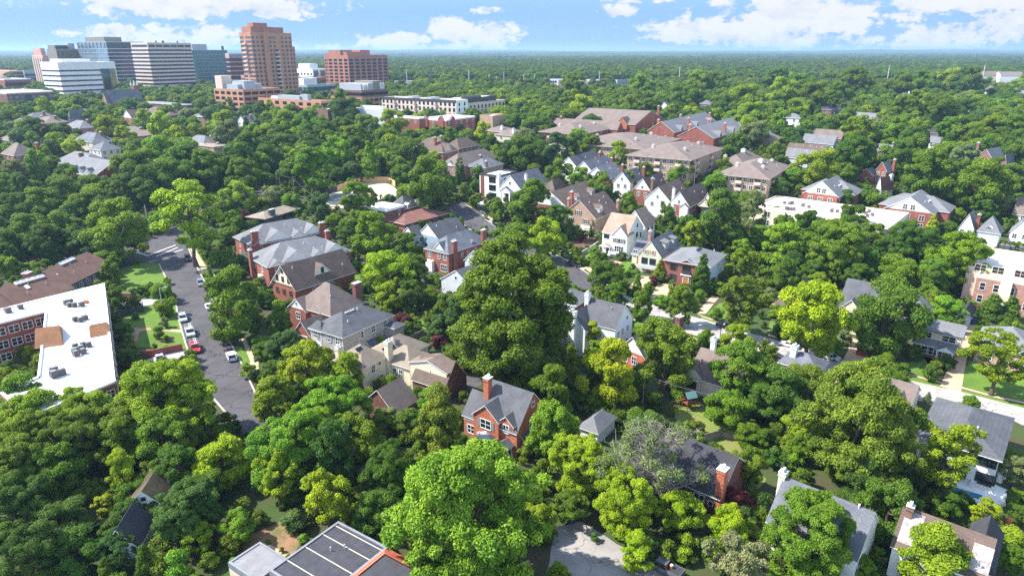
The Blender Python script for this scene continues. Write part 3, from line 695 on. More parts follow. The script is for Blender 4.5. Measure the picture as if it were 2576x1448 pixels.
# modern white house
h=House('modern_house','three-storey modern white house with flat roof, dark cladding and big stacked windows','house','modern white flat-roofed house',wall='white_stucco',roof='white_membrane',trim='trim_dark',ang=57)
w=h.wing(t(1,1,2450,318),14,t(1,1,2262,292),10.6,'flat',0,par=.7)
for z in (7.0,3.6): h.win(w,'L',[.36],z,3.4,2.4,'b',3); h.box(w,'L','balcony',.36,4.2,z-.6,z-.3,0,.9,'trim_white')
h.door(w,'L',.36,3.6,2.4,'trim_dark',0,'garage_door','trim_dark'); h.box(w,'L','cladding',.86,1.9,0,9.8,0,.08,'red_wood'); h.win(w,'R',[.3,.6,.85],7.2,1.2,1.6,'b'); h.win(w,'R',[.3,.6],3.8,1.2,1.6,'b')
h.box(w,'L','cladding',.36,4.6,9.7,10.2,0,.5,'trim_dark')
h.chim(w,-.04,.0,1.6,1.2,11.6,'white_stucco',flue=False)
# white classical house
h=House('classical_house','white house with steep slate grey roof, round gable window and columned portico','house','white columned house',wall='white_stucco',roof='slate_shingle',ang=57)
w=h.wing(t(2,1,90,458),t(2,1,310,372),t(1,1,2450,430),7.4,'gx',5.6)
h.win(w,'L',[.5],9.0,1.0,1.0,'w'); h.win(w,'R',[.1],4.5,1.2,1.7,'b',2); h.win(w,'R',[.1],.9,1.2,1.8,'b',2); h.win(w,'L',[.12],4.5,1.1,1.7,'b',2); h.win(w,'L',[.12],.9,1.1,1.8,'b',2)
h.gablet(w,'L',.62,5.2,5.4,6.4,8.2,2.0,3,'white_stucco'); 
for q in (.42,.82): h.box(w,'L','column',q,.5,-.5,5.6,1.5,1.95,'trim_white')
h.win(w,'L',[.62],3.6,1.6,1.8,'b',2); h.door(w,'L',.62,1.6,2.6,'trim_dark'); h.chim(w,.35,.22,1.0,.9,12.2,'white_stucco')
# tan brick pair uphill
h=House('brick_house','tan brick house with grey-brown hip roof and white pediment, beside a dark columnar evergreen','house','tan brick house with white pediment',wall='pink_brick',roof='taupe_shingle',ang=57)
w=h.wing(t(1,1,2050,222),t(1,1,2400,130),t(1,1,1930,188),7.6,'hip',4.6)
h.gablet(w,'L',.55,5.0,7.0,7.4,9.4,.3,4,'white_siding'); h.win(w,'L',[.3,.65],4.6,1.5,1.6,'w',3); h.win(w,'L',[.3,.65],.9,1.5,1.8,'w',3)
w2=h.wing(t(1,1,2305,238),15,t(1,1,2120,218),7.0,'hip',3.2,roofm='slate_shingle'); h.chim(w2,.1,.05,1.2,1.0,9.6,'brown_brick'); h.win(w2,'R',[.5,.7,.9],4.6,1.1,1.5,'w',2)
h.chim(w,.55,.1,1.2,1.0,10.2,'brown_brick'); h.gablet(w2,'L',.5,3.6,6.2,7.0,8.2,.3,3,'trim_tan')
h=House('brick_house','tall brown brick house with several steep brown hip roofs and cream gable','house','tall brown brick house with steep hips',wall='brown_brick',roof='brown_shingle',ang=57)
w=h.wing(t(1,1,1880,85),t(1,1,2010,55),t(1,1,1640,42),8.6,'hip',5.6)
h.gablet(w,'L',.72,4.0,8.0,8.6,11.8,.2,5,'cream_stucco'); h.gablet(w,'R',.35,5.0,8.0,8.6,12.6,.1,5,'trim_tan'); h.win(w,'R',[.4,.6],3.5,1.2,2.2,'w',2); h.chim(w,.25,.35,1.2,1.2,15,'red_brick'); h.chim(w,.95,.5,1.2,1.2,14.6,'red_brick')
w2=h.wing(t(1,1,2040,45),t(1,1,2220,5),10,7.6,'hip',4.2); h.win(w2,'R',[.2,.4,.6,.8],4.6,1.2,1.6,'w',2)
# ---- back row of white-gabled town houses
def gab(B,C,A,He,rh,lab,ph,roof,wall='red_brick',chim=None,gable='white_siding',grp='gabled town houses in a row'):
    h=House('gabled_house',lab,'house',ph,grp,wall=wall,roof=roof,ang=57)
    w=h.wing(B,C,A,He,'gx',rh,gable=gable)
    h.win(w,'L',[.5],He+.6,.9,1.1); h.win(w,'L',[.3,.7],He-2.6,1.2,1.5,'w',2); h.win(w,'R',[.25,.6],He-2.6,1.2,1.5,'w',2)
    if chim: h.chim(w,chim[0],chim[1],1.2,1.0,He+rh+chim[2],chim[3] if len(chim)>3 else 'red_brick')
    h.vents(w,'R',[(.5,.6),(.8,.35)]); return h,w
gab(t(2,1,660,240),t(2,1,770,152),t(2,1,535,205),7,4.6,'slate-roofed white-gabled town house, farthest uphill of its row','farthest slate-roofed town house','charcoal_shingle','white_siding',(.9,.1,-.6))
gab(t(2,1,815,285),t(2,1,940,210),t(2,1,660,255),7,4.6,'white-gabled town house with mottled slate roof, second uphill in the row','mottled slate town house','slate_shingle','white_siding',(.95,.1,-1))
gab(t(2,1,970,352),t(2,1,1125,292),t(2,1,800,302),7,4.6,'white-gabled town house with smooth blue-grey slate roof in mid row','blue-grey slate town house','slate_shingle','red_brick',(.95,.1,-.8))
gab(t(2,1,1190,388),t(2,1,1310,332),t(2,1,1035,365),7,4.2,'last slate-grey town house in the row, next to the first brown-roofed gable','last slate-grey town house','charcoal_shingle','white_siding',(.97,.05,.3))
gab(t(2,1,1395,472),t(2,1,1545,400),t(2,1,1228,452),7.4,4.8,'brown-roofed white-gabled town house with slim dark chimney, first of the brown row','first brown town house','brown_shingle','red_brick',(.05,-.02,.2,'brown_brick'))
h,w=gab(t(2,1,1590,575),t(2,1,1760,480),t(2,1,1395,520),7.6,5.2,'brown-roofed white-gabled town house with lower brick gable in front','brown town house with brick front gable','brown_shingle','white_siding')
w2=h.wing(t(2,1,1480,632),6,t(2,1,1300,632),4.4,'gx',3.2,wall='red_brick',roofm='brown_shingle',ang=57); h.win(w2,'L',[.5],4.8,.8,1.0); h.chim(w2,1.0,.1,1.3,1.0,7.0)
h,w=gab(t(2,1,1785,625),t(2,1,2005,520),t(2,1,1592,590),7.6,5.2,'brown-roofed house with tall white chimney and white columned entry','brown house with tall white chimney','brown_shingle','red_brick',(.02,.8,.6,'white_stucco'))
h.gablet(w,'L',.2,3.2,0,7.4,8.8,1.6,3,'white_siding'); h.win(w,'L',[.62],1.0,1.5,2.0,'w',2)
h,w=gab(t(2,1,2010,612),t(2,1,2225,545),t(2,1,1805,655),6.6,4.6,'brown-roofed brick house with cream double gable, lowest of the brown row','lowest house of the brown row','brown_shingle','pink_brick',None,'cream_stucco')
h.gablet(w,'L',.65,5.4,5.6,6.2,9.0,1.2,5,'cream_stucco')
# ---- second row
h=House('brick_house','brown gabled brick house with two white dormers and bright orange chimney','house','brown gabled house with two white dormers',wall='red_brick',roof='brown_shingle',ang=57)
w=h.wing(t(2,1,560,640),t(2,1,865,505),t(2,1,372,545),6.8,'gx',5.4,gable='white_siding')
for q in (.36,.80): h.gablet(w,'R',q,2.6,7.4,9.4,10.6,-1.3,4,'white_siding',win=(1.3,1.4,2,'w',7.7))
h.chim(w,.12,.02,1.5,1.1,12.4,'orange_brick'); h.chim(w,.0,-.03,1.2,1.0,10.4,'pink_brick'); h.win(w,'L',[.3,.7],3.6,1.2,1.7,'w',2); h.win(w,'R',[.1,.3],3.6,1.2,1.7,'w',2)
w2=h.wing(t(2,1,430,478),t(2,1,595,432),t(2,1,345,445),7.4,'hip',4.4)
h=House('brick_house','tall tan brick gable house with black shutters, white balcony and one white dormer','house','tall tan brick gable house',wall='tan_brick',roof='brown_shingle',ang=57)
w=h.wing(t(2,1,840,745),t(2,1,1112,648),t(2,1,590,668),7.4,'gx',6.2,ov=.5)
h.gablet(w,'R',.30,2.9,7.9,10.0,11.4,-1.0,4.5,'white_siding',win=(.9,1.3,1,'w',8.3))
h.win(w,'L',[.52],7.6,1.6,1.7,'w',2,'shutter_dark'); h.win(w,'L',[.28,.74],4.6,1.6,1.7,'w',2,'shutter_dark'); h.win(w,'L',[.75],1.0,2.6,1.8,'w',3)
h.portico(w,'L',.24,3.4,2.7,1.6,.2,'trim_white'); h.box(w,'L','balcony',.24,3.8,3.3,4.3,1.2,1.7,'trim_white'); h.box(w,'L','window_canopy',.75,3.4,3.3,3.6,0,.9,'trim_dark')
h.chim(w,.95,-.0,1.4,1.0,10.6,'pink_brick'); h.vents(w,'R',[(.2,.7),(.55,.6),(.7,.4),(.8,.7)])
h=House('white_house','tall white house with cedar-brown shingle roof, porch and garage below','house','tall white house with cedar roof',wall='white_siding',roof='cedar_shingle',ang=57)
w=h.wing(t(2,1,1160,915),t(2,1,1340,835),t(2,1,945,862),8.6,'gy',5.4,ov=.35)
h.win(w,'R',[.2],5.6,.7,1.4,'b'); h.win(w,'R',[.6],6.0,1.5,1.6,'b',2); h.win(w,'R',[.6],9.6,.7,1.3,'b'); h.win(w,'R',[.85],5.4,.7,1.5,'b'); h.win(w,'L',[.78,.88],6.4,.9,1.2,'b',2)
h.gablet(w,'L',.26,5.6,0,8.4,11.6,1.0,5,'white_siding',win=None,name='front_bay')
b=h.box(w,'L','bay_front',.26,5.4,4.9,5.0,1.0,1.06,'trim_white'); h.win(w,'L',[.14,.38],5.6,1.2,1.5,'w',2,'shutter_dark')
for o in [o for o in h.o.children if o.name.startswith('window')][-2:]: o.location+=Matrix.Rotation(0,4,'Z')@Vector((-1.0,0,0))
o=[h.put(w,'L',win_mesh(3.2,1.9,4,'w',True)[0],'window',.26,2.5,1.01)]
h.door(w,'L',.26,4.2,2.1,'trim_white',-1.0,'garage_door','concrete'); [setattr(o,'location',o.location+Vector((-1.0,0,0))) for o in h.o.children if o.name.startswith('garage_door')]
h.portico(w,'L',.78,4.2,3.8,2.2,1.0,'cedar_shingle'); h.box(w,'L','balcony',.28,6.6,1.5,2.4,1.2,2.1,'trim_white'); h.door(w,'L',.74,1.4,2.3,'trim_dark',1.2); h.box(w,'L','porch_floor',.78,4.4,-1.5,1.2,0,2.4,'white_stucco')
h.box(w,'L','stairs',.86,1.6,-1.5,.6,2.4,5.2,'stone')
w2=h.wing(t(2,1,1340,835),t(2,1,1470,788),8.5,8.4,'gx',5.6); h.win(w2,'R',[.3],6.0,.9,1.6,'b'); h.win(w2,'R',[.72],6.4,.9,1.6,'b')
h=House('olive_house','olive cream house with grey gable roof, orange-brown shutters and wooden garage door','house','olive cream house with solar panels',wall='olive_stucco',roof='grey_shingle',ang=57)
w=h.wing(t(2,1,1500,1132),t(2,1,1700,1010),t(2,1,1298,1082),6.2,'gx',4.6,gable='cream_siding',ov=.4)
h.win(w,'L',[.36,.66],6.3,.9,1.3,'w',2,'shutter_wood'); h.win(w,'L',[.36,.72],3.0,1.9,1.9,'b',2); h.door(w,'L',.30,4.4,2.2,'door_wood',-.9,'garage_door','olive_stucco')
h.box(w,'L','balcony',.42,7.4,2.0,2.9,.8,1.4,'grey_siding'); h.box(w,'L','deck',.42,7.4,1.7,2.0,0,1.4,'trim_tan')
h.shed(w,'R',.42,3.4,6.6,9.0,-.9,4.2,.9,'olive_stucco','grey_shingle',1,.6,1.6,1.2); h.shed(w,'R',.82,2.4,6.6,8.8,-.9,4.2,.9,'olive_stucco','grey_shingle',1,.6,1.2,1.2)
h.chim(w,.45,.95,1.2,1.0,11.8,'pink_brick')
w2=h.wing(t(2,1,1310,1115),8.5,t(2,1,1185,1112),4.6,'shed',.01,wall='olive_stucco',wallm=True); 
w3=h.wing(t(2,1,1310,1112),8.5,t(2,1,1188,1108),4.7,'gy',3.6,roofm='slate_shingle'); h.onroof(w3,'L',.45,.62,'solar_panel',1.3,2.0,.1,'solar',cnt=3,gap=.15); h.win(w3,'L',[.7],5.0,1.4,.9,'w',2); h.door(w3,'L',.35,1.2,2.3,'door_wood',1.4)
h=House('brick_house','square red brick house with grey hip roof, black windows and white door frame','house','square red brick hip-roofed house',wall='red_brick',roof='grey_shingle')
w=h.wing(t(2,1,1990,1230),t(2,1,2165,1110),t(2,1,1535,1160),7.4,'hip',3.0,ov=.6)
h.box(w,'R','side_wall',.5,w.L-.1,-.5,7.2,0,.05,'pale_siding'); h.win(w,'R',[.55],4.6,.6,1.4,'b')
h.win(w,'L',[.16,.80],4.4,1.4,1.8,'b',2,'shutter_dark'); h.win(w,'L',[.80],.9,1.4,2.0,'b',2,'shutter_dark'); h.win(w,'L',[.16],.9,1.4,2.0,'b',2)
h.win(w,'L',[.50],4.0,2.4,2.2,'b',3); h.box(w,'L','balcony',.5,2.8,3.9,4.6,0,.5,'trim_dark'); h.door(w,'L',.5,1.6,2.6,'door_wood'); h.box(w,'L','lintel',.5,3.4,3.2,3.6,0,.35,'trim_white')
h.gablet(w,'L',.5,4.4,6.8,7.4,8.4,.4,4,'red_brick'); h.box(w,'L','steps',.5,2.2,-2.0,.1,0,2.4,'stone'); h.onroof(w,'R',.45,.85,'skylight',.8,.8,.2,'trim_dark',cnt=3,gap=.5,top='solar'); h.vents(w,'R',[(.2,.5),(.8,.4)])
# ---- centre right
h=House('white_house','tall white brick house with dark grey roof and two white chimneys','house','tall white house with two white chimneys',wall='white_siding',roof='charcoal_shingle')
w=h.wing(t(2,2,1040,408),t(2,2,1207,288),9.5,7.6,'gy',4.4,ov=.25,ang=55)
h.win(w,'R',[.66],8.0,.8,.9,'w'); h.win(w,'R',[.18,.42,.72],4.8,.9,1.5,'w',2); h.win(w,'R',[.14,.38,.72],1.4,.9,1.6,'w',2); h.win(w,'L',[.5],4.9,1.0,1.6,'w',2)
w2=h.wing(t(2,2,735,420),8.5,6.5,7.0,'gx',3.6); h.chim(w2,-.06,.5,1.2,1.9,11.0,'white_stucco',z0=-1); h.chim(w,.4,1.0,1.1,1.0,13.2,'white_stucco')
h.vents(w,'L',[(.3,.7)],'cap_grey')
h=House('brick_house','grey hip-roofed house with red brick side and white front, behind the big central tree','house','grey hip-roofed house beside the big central tree',wall='red_brick',roof='grey_shingle')
w=h.wing(t(2,2,640,165),t(2,2,795,72),11,6.6,'hip',2.6,ang=57,ov=.6); h.win(w,'R',[.75],4.2,1.0,1.6,'w',2); h.box(w,'L','siding',.5,w.W-.2,0,6.3,0,.05,'white_siding'); h.win(w,'L',[.2,.5],3.6,1.2,1.6,'w',2)
h=House('bungalow','long bungalow with dark grey roof edged in white, half hidden under a drooping tree','house','long dark-roofed bungalow under the drooping tree',wall='orange_brick',roof='charcoal_shingle')
w=h.wing(t(2,2,1330,690),t(2,2,1760,490),6.8,3.8,'gx',3.8,gable='white_siding',ov=.5); h.chim(w,.96,.30,1.7,1.3,8.6,'dark_brick'); h.win(w,'L',[.4,.75],1.0,1.2,1.8,'w',2)
h.gablet(w,'R',.2,3,3.2,4.6,6.2,.2,4,'orange_brick')
h=House('tan_house','brown-grey roofed cottage with tan stucco, corner window and red wooden deck behind it','house','brown-grey roofed cottage with the red deck',wall='beige_stucco',roof='taupe_shingle',ang=50)
w=h.wing(t(2,2,2130,975),10.5,t(2,2,1825,832),4.0,'gy',4.4,ov=.4); h.gablet(w,'L',.86,3.6,0,4.4,6.0,.4,4,'beige_stucco','taupe_shingle',win=(1.8,1.5,2,'n',1.3)); h.gablet(w,'L',.12,2.2,4.2,6.6,7.0,-1.2,4,'cream_siding',win=(1.0,1.2,1,'w',4.8)); h.vents(w,'L',[(.35,.2)]); h.chim(w,.9,.9,1.0,1.0,9.2,'white_stucco')
DECKHOUSE=(h,w)
# ---- right side street houses
h=House('brick_cottage','small brick cottage with brown roofs, half behind a bright green street tree','house','small brown-roofed brick cottage',wall='red_brick',roof='brown_shingle',ang=50)
w=h.wing(t(3,2,330,118),10,t(3,2,195,58),4.6,'gx',3.2,gable='red_brick'); w2=h.wing(t(3,2,205,180),7,t(3,2,72,140),3.6,'hip',2.2); h.win(w2,'L',[.5],.9,2.2,1.6,'w',2); h.win(w,'L',[.55],2.4,1.2,1.4,'w')
h=House('cream_house','cream two-storey house with dark grey roof, front gable and dark open garage','house','cream house with dark grey roof',wall='cream_siding',roof='charcoal_shingle',ang=50)
w=h.wing(t(3,2,1010,252),13,t(3,2,702,188),6.4,'gy',6.0,ov=.5); h.gablet(w,'L',.58,4.6,6.0,6.6,9.0,.35,5,'cream_siding','charcoal_shingle'); h.win(w,'L',[.60],3.6,2.4,1.8,'w',2,'shutter_dark'); h.box(w,'L','garage_opening',.76,3.0,-.2,2.4,0,.06,'trim_dark'); h.win(w,'L',[.2],3.6,1.6,1.8,'w',2,'shutter_dark'); h.win(w,'L',[.25],.8,1.6,1.8,'w',2)
h=House('brick_bungalow','red brick bungalow with grey roof, long white-windowed dormer and white porch','house','brick bungalow with the long dormer',wall='red_brick',roof='grey_shingle',ang=50)
w=h.wing(t(3,2,1895,612),9.5,t(3,2,1480,505),3.7,'gy',4.4,ov=.6); h.shed(w,'L',.50,9.6,3.9,6.3,-.8,4.2,1.6,'beige_stucco','grey_shingle',2,.7,2.6,1.3); h.portico(w,'L',.22,3.4,2.9,1.7,1.2,'grey_shingle'); h.win(w,'L',[.80],1.0,2.4,1.6,'w',2,'shutter_dark'); h.win(w,'L',[.5],1.0,2.0,1.6,'w',2); h.door(w,'L',.22,1.1,2.2,'trim_dark')
h=House('grey_house','grey hip-roofed house by the frame edge, behind a spreading lawn tree','house','grey hip-roofed house by the long driveway',wall='tan_brick',roof='grey_shingle',ang=50)
w=h.wing(t(3,2,2720,690),13,t(3,2,2118,528),4.6,'hip',3.4,ov=.6); h.win(w,'L',[.25,.5,.78],1.2,1.6,1.6,'w',2); h.vents(w,'L',[(.45,.5),(.4,.45),(.7,.4)])
h=House('garage','small white detached garage with dark roof beside blue bins','garage','white detached garage',wall='white_siding',roof='dark_shingle',ang=50)
w=h.wing(t(3,2,2040,285),t(3,2,2082,205),t(3,2,1935,232),2.7,'gx',1.8); h.door(w,'L',.5,2.6,2.1,'trim_white',0,'garage_door')
h=House('grey_house','grey steep-roofed house mostly hidden behind the round dark street tree','house','steep grey roof behind the round dark tree',wall='grey_siding',roof='grey_shingle',ang=50)
w=h.wing(t(3,2,1600,275),9,7,4.6,'hip',3.4)
h=House('dark_house','dark brown-grey shingled cottage with white chimney, sunk among street trees','house','dark shingled cottage with white chimney',wall='beige_stucco',roof='slate_shingle',ang=50)
w=h.wing(t(3,2,500,845),7,t(3,2,95,760),3.4,'hip',2.2); h.chim(w,.35,.75,1.6,1.2,6.9,'white_stucco')
h=House('gabled_cottage','taupe-roofed cottage with two small front gables peeking through oak crowns','house','taupe double-gabled cottage in the oaks',wall='beige_stucco',roof='taupe_shingle',ang=50)
w=h.wing(t(3,2,1430,1190),9,t(3,2,1000,1060),3.6,'gy',2.8); h.gablet(w,'L',.25,3.4,2.8,3.6,5.4,.6,5,'beige_stucco'); h.gablet(w,'L',.72,4.4,2.8,3.6,6.0,.6,5,'beige_stucco')
# big grey modern white house bottom right
h=House('white_house','large white modern house with broad charcoal roof and black-framed windows above a white pool terrace','house','large white house above the pool terrace',wall='white_stucco',roof='charcoal_shingle',trim='trim_white',ang=50)
w=h.wing(t(3,3,2330,268),t(3,2,2392,1285),t(3,3,1545,0),6.4,'hip',2.4,ov=.5); h.win(w,'L',[.10],1.2,2.6,1.8,'b',2); h.win(w,'L',[.14],4.4,2.8,1.5,'b',3); h.win(w,'L',[.5,.75],4.4,2.2,1.5,'b',2); h.vents(w,'L',[(.3,.5),(.35,.6)]); h.win(w,'L',[.45,.7],1.0,2.6,2.0,'b',2)
BIGWHITE=(h,w)
# grey long roof bottom right
h=House('shingled_house','long house with blue-grey shingle roof and a cream chimney at the bottom right','house','long blue-grey roofed house',wall='white_siding',roof='slate_shingle',ang=48)
w=h.wing(t(3,3,895,1262),9.5,t(3,3,-60,945),5.2,'gy',4.6,ov=.4); h.chim(w,.5,1.03,1.1,.9,10.4,'cream_stucco'); h.win(w,'R',[.4],2.4,1.0,1.5,'w',2); h.vents(w,'L',[(.15,.95)])
h=House('patched_house','old house with weathered grey roof and two white shingled slopes at the bottom right corner','house','house with white-patched roof',wall='white_siding',roof='tan_shingle',ang=50)
w=h.wing(t(3,3,2175,1480),8.5,t(3,3,1180,1290),5.2,'gy',3.6,roofm='brown_shingle',ov=.4)
h.onroof(w,'L',.86,.5,'roof_patch',2.3,4.6,.05,'white_shingle'); h.onroof(w,'L',.08,.42,'roof_patch',2.2,3.6,.05,'white_shingle'); h.chim(w,.4,.93,.8,.8,9.6,'brown_brick'); h.vents(w,'L',[(.06,.2)],'cap_grey')
w2=h.wing(t(3,3,2255,1400),10,t(3,3,1990,1200),4.8,'hip',3.0,roofm='dark_shingle')
# dark roof centre bottom
h=House('dark_roof_house','dark purple-grey roofed brick house with square white-capped chimney behind the bare grey branches','house','dark-roofed house behind the bare branches',wall='dark_brick',roof='dark_shingle',ang=50)
w=h.wing(t(2,3,2090,640),11,t(2,3,1480,470),4.6,'gy',4.2,ov=.5); h.chim(w,.05,.02,1.4,1.2,9.0,'orange_brick',cap='trim_white'); h.win(w,'L',[.35],1.6,1.6,1.8,'w',2); h.win(w,'L',[.1],1.2,1.4,1.8,'w',2)
h=House('grey_garage','small grey-roofed garage with white wall beside the red brick house','garage','small grey-roofed garage',wall='white_siding',roof='grey_shingle',ang=55)
w=h.wing(t(2,2,860,1445),7,t(2,2,668,1395),2.9,'hip',1.6)
# red house
def r(x,y): return (1131.6+x*.2687,943+y*.2687)
h=House('red_brick_house','bright red-orange brick house with charcoal roof, curved white bay window and two front gables','house','bright red-orange brick house',wall='orange_brick',roof='charcoal_shingle')
w=h.wing(r(625,532),r(915,318),r(255,395),5.4,'gy',5.6,ov=.3)
h.gablet(w,'L',.72,5.6,0,6.6,9.0,.7,7,'orange_brick',name='front_gable'); h.gablet(w,'L',.26,3.2,4.6,6.4,7.8,.05,5,'orange_brick',win=(1.1,1.5,2,'w',4.5))
o=h.put(w,'L',win_mesh(2.2,1.7,2,'w',True)[0],'window',.72,4.3,.71)
for sx in (-1,1):
    b=MB(); b.box(-.28,-.07,0,.28,0,1.7); link('shutter',b.mesh('shutter',[mm('shutter_grey')]),o,(sx*1.55,0,0))
    b=MB(); b.box(-.26,-.07,0,.26,0,1.5); h.put(w,'L',b.mesh('shutter',[mm('shutter_grey')]),'shutter',.26+sx*.085,4.5,.06)
bw=MB(); n=10; pr=1.9
for i in range(n):
    a0=math.pi*i/n; a1=math.pi*(i+1)/n; p0=(-pr*math.cos(a0),-1.1*math.sin(a0)); p1=(-pr*math.cos(a1),-1.1*math.sin(a1))
    bw.poly([(p0[0],p0[1],0),(p1[0],p1[1],0),(p1[0],p1[1],.7),(p0[0],p0[1],.7)],0)
    bw.poly([(p0[0],p0[1],2.3),(p1[0],p1[1],2.3),(p1[0],p1[1],2.7),(p0[0],p0[1],2.7)],0)
    q=[(p0[0]*.97,p0[1]*.97),(p1[0]*.97,p1[1]*.97)]
    bw.poly([(q[0][0],q[0][1],.7),(q[1][0],q[1][1],.7),(q[1][0],q[1][1],2.3),(q[0][0],q[0][1],2.3)],1)
    bw.tube((p0[0],p0[1],.65),(p0[0],p0[1],2.35),.09,.09,5,0,False)
    bw.poly([(p0[0]*1.05,p0[1]*1.05,2.7),(p1[0]*1.05,p1[1]*1.05,2.7),(0,0,3.5)],2)
h.put(w,'L',bw.mesh('bay_window',[mm('trim_white'),GL,mm('metal_grey')]),'bay_window',.72,.3,.7)
w2=h.wing(r(262,395),6,r(128,345),4.6,'gy',3.6); h.win(w2,'L',[.5],.8,1.4,1.6,'w',2,'shutter_grey'); h.box(w2,'L','balcony',.5,w2.W-.3,3.3,4.2,0,.12,'trim_white')
h.chim(w,.30,.98,1.2,1.1,12.2,'orange_brick',cap='trim_white')
h.portico(w,'L',.22,2.6,2.6,1.8,1.0); h.door(w,'L',.2,1.1,2.2,'trim_dark'); h.win(w,'R',[.45,.75],4.4,1.0,1.5,'w',2); h.win(w,'R',[.5],8.2,.8,.9)
h.shed(w,'R',.5,2,0,.1,0,1,0)if False else None
w3=h.wing(r(720,640),r(760,590),r(625,625),2.8,'gx',1.4); h.door(w3,'L',.5,2.0,2.0,'trim_white',0,'garage_door')
# flat dark roof with red tiles
h=House('flat_roof_house','house with wide dark flat membrane roof and red clay tile edge at the bottom','house','flat dark roof with red tile edge',wall='orange_brick',roof='dark_membrane',trim='metal_grey')
zz=6.0; a=plane_pt(t(1,3,80,1425),zz); c=plane_pt(t(1,3,1370,1180),zz); d=plane_pt(t(1,3,825,945),zz); bxy=a+c-d
e1=(c-bxy); e1n=e1.normalized(); 
def topx(p):   # world point -> picture px for a plan corner, used to hand corners to wing()
    v=p-Vector((0,0,HC)); z=v.y*CT-v.z*ST; return (1287.5+FP*v.x/z,724+FP*(-(v.y*ST+v.z*CT))/z)
w=h.wing(topx(bxy),topx(c),topx(a),6.0,'flat',0,par=.12)
for q in (.22,.48,.74,.93): 
    b=MB(); b.box(-.06,0,5.9,.06,w.W,5.94); h.put(w,'R',b.mesh('roof_seam',[mm('trim_tan')]),'roof_seam',q,0,0)
h.vents(w,'R',[]); 
for (sx,sy) in ((.6,.62),(.72,.5)):
    b=MB(); b.tube((0,0,5.8),(0,0,6.5),.1,.1,6); o=b.build('vent_pipe',mm('cap_grey'),h.o); o.location=(w.x0+sx*w.L,w.y0+sy*w.W,0)
L,W=w.L,w.W; tr=MB(); K=9.0; o_=[(L-K,.9),(L-K,-K),(L+.3,-K),(L+.3,.9)]; i_=[(L-K,-1.3),(L-K,-K),(L-1.9,-K),(L-1.9,-1.3)]
tr.poly([(*o_[3],5.5),(*o_[0],5.5),(*i_[0],6.9),(*i_[3],6.9)]); tr.poly([(*o_[2],5.5),(*o_[3],5.5),(*i_[3],6.9),(*i_[2],6.9)]); tr.build('tile_roof',mm('red_tile'),h.o)
tr=MB(); tr.poly([(*p,6.75) for p in i_]); tr.build('roof',mm('dark_membrane'),h.o)
tw=MB(); tw.box(L-K,-K,-2,L+.1,.0,5.5); tw.build('wall',mm('orange_brick'),h.o)
h=House('garage','flat grey roof of a small outbuilding at the bottom edge','garage','grey outbuilding roof at the bottom',wall='beige_stucco',roof='grey_membrane',trim='trim_tan')
w=h.wing(t(0,3,2574,1500),5,t(0,3,2090,1440),3.0,'flat',0,ang=55,par=.1,trim='metal_grey')
# white cottage in the shade, bottom left
h=House('white_cottage','white cottage with mossy dark brown roof in deep shade under big trees','house','white cottage in the shade',wall='white_siding',roof='mossy_shingle',ang=None)
w=h.wing(t(0,3,1690,745),t(0,3,1545,390),6.5,3.4,'gx',3.0,ang=97); h.win(w,'L',[.5],4.6,.8,.8)
w2=h.wing(t(0,3,1370,1130),6,t(0,3,1060,1120),3.4,'gx',2.8,roofm='dark_shingle'); h.win(w2,'L',[.7],2.4,1.4,1.0,'b'); h.door(w2,'L',.25,1.1,2.1,'trim_white')
# cream house with courtyard
h=House('cream_house','cream stucco house with tan-grey roofs around a small courtyard and a tall cream chimney','house','cream courtyard house',wall='cream_stucco',roof='tan_shingle',ang=57)
w=h.wing(t(1,2,1065,800),t(1,2,1340,680),t(1,2,775,720),5.8,'hip',3.0,ov=.4,roofm='tan_shingle')
h.win(w,'R',[.42],3.4,1.0,1.6,'w',2); h.win(w,'R',[.68],4.4,.7,.7,'w'); h.win(w,'R',[.72],.4,1.0,1.6,'w',2); h.win(w,'R',[.5],.6,.7,.7,'w')
h.chim(w,1.02,-.06,1.5,1.1,9.0,'cream_stucco'); h.chim(w,.15,.97,1.4,1.0,8.2,'cream_stucco',flue=True)
h.onroof(w,'R',.35,.8,'solar_panel',1.6,1.0,.12,'solar'); h.onroof(w,'R',.9,.85,'solar_panel',2.4,1.4,.12,'solar')
w2=h.wing(t(1,2,1400,735),t(1,2,1830,590),9,4.6,'hip',3.2); h.onroof(w2,'R',.1,.6,'solar_panel',3.4,1.3,.12,'solar'); h.win(w2,'R',[.16,.3],1.6,1.2,2.0,'w',3); h.onroof(w2,'L',.4,.7,'solar_panel',2.4,1.4,.12,'solar')
w3=h.wing(t(1,2,1895,1005),t(1,2,2130,870),t(1,2,1380,1010),3.6,'gy',4.6,wall='dark_brick',roofm='brown_shingle',ov=.3)
w4=h.wing(t(1,2,1915,850),t(1,2,2050,780),t(1,2,1555,735),6.4,'gx',1.5,roofm='taupe_shingle',wall='cream_stucco'); h.win(w4,'R',[.3],4.4,1.4,1.6,'n',2)
h.vents(w3,'L',[(.55,.35),(.75,.4)])
w6=h.wing(t(1,2,1545,800),7.5,8.5,4.4,'hip',2.8,roofm='tan_shingle'); h.win(w6,'L',[.3,.5,.7],1.2,1.0,2.0,'w',2)
w5=h.wing(t(1,2,1385,1245),t(1,2,1470,1060),t(1,2,1110,1120),3.4,'gx',3.6,wall='dark_brick',roofm='taupe_shingle',ang=57)
# ---------------------------------------------------------------- left side buildings
h=House('brick_apartment_block','red brick apartment block with bright white flat roof and brown shingled pop-ups at the left','apartment block','white flat-roofed brick block',wall='red_brick',roof='white_membrane',trim='trim_white',ang=57)
h.ang0=None
h_=10.0
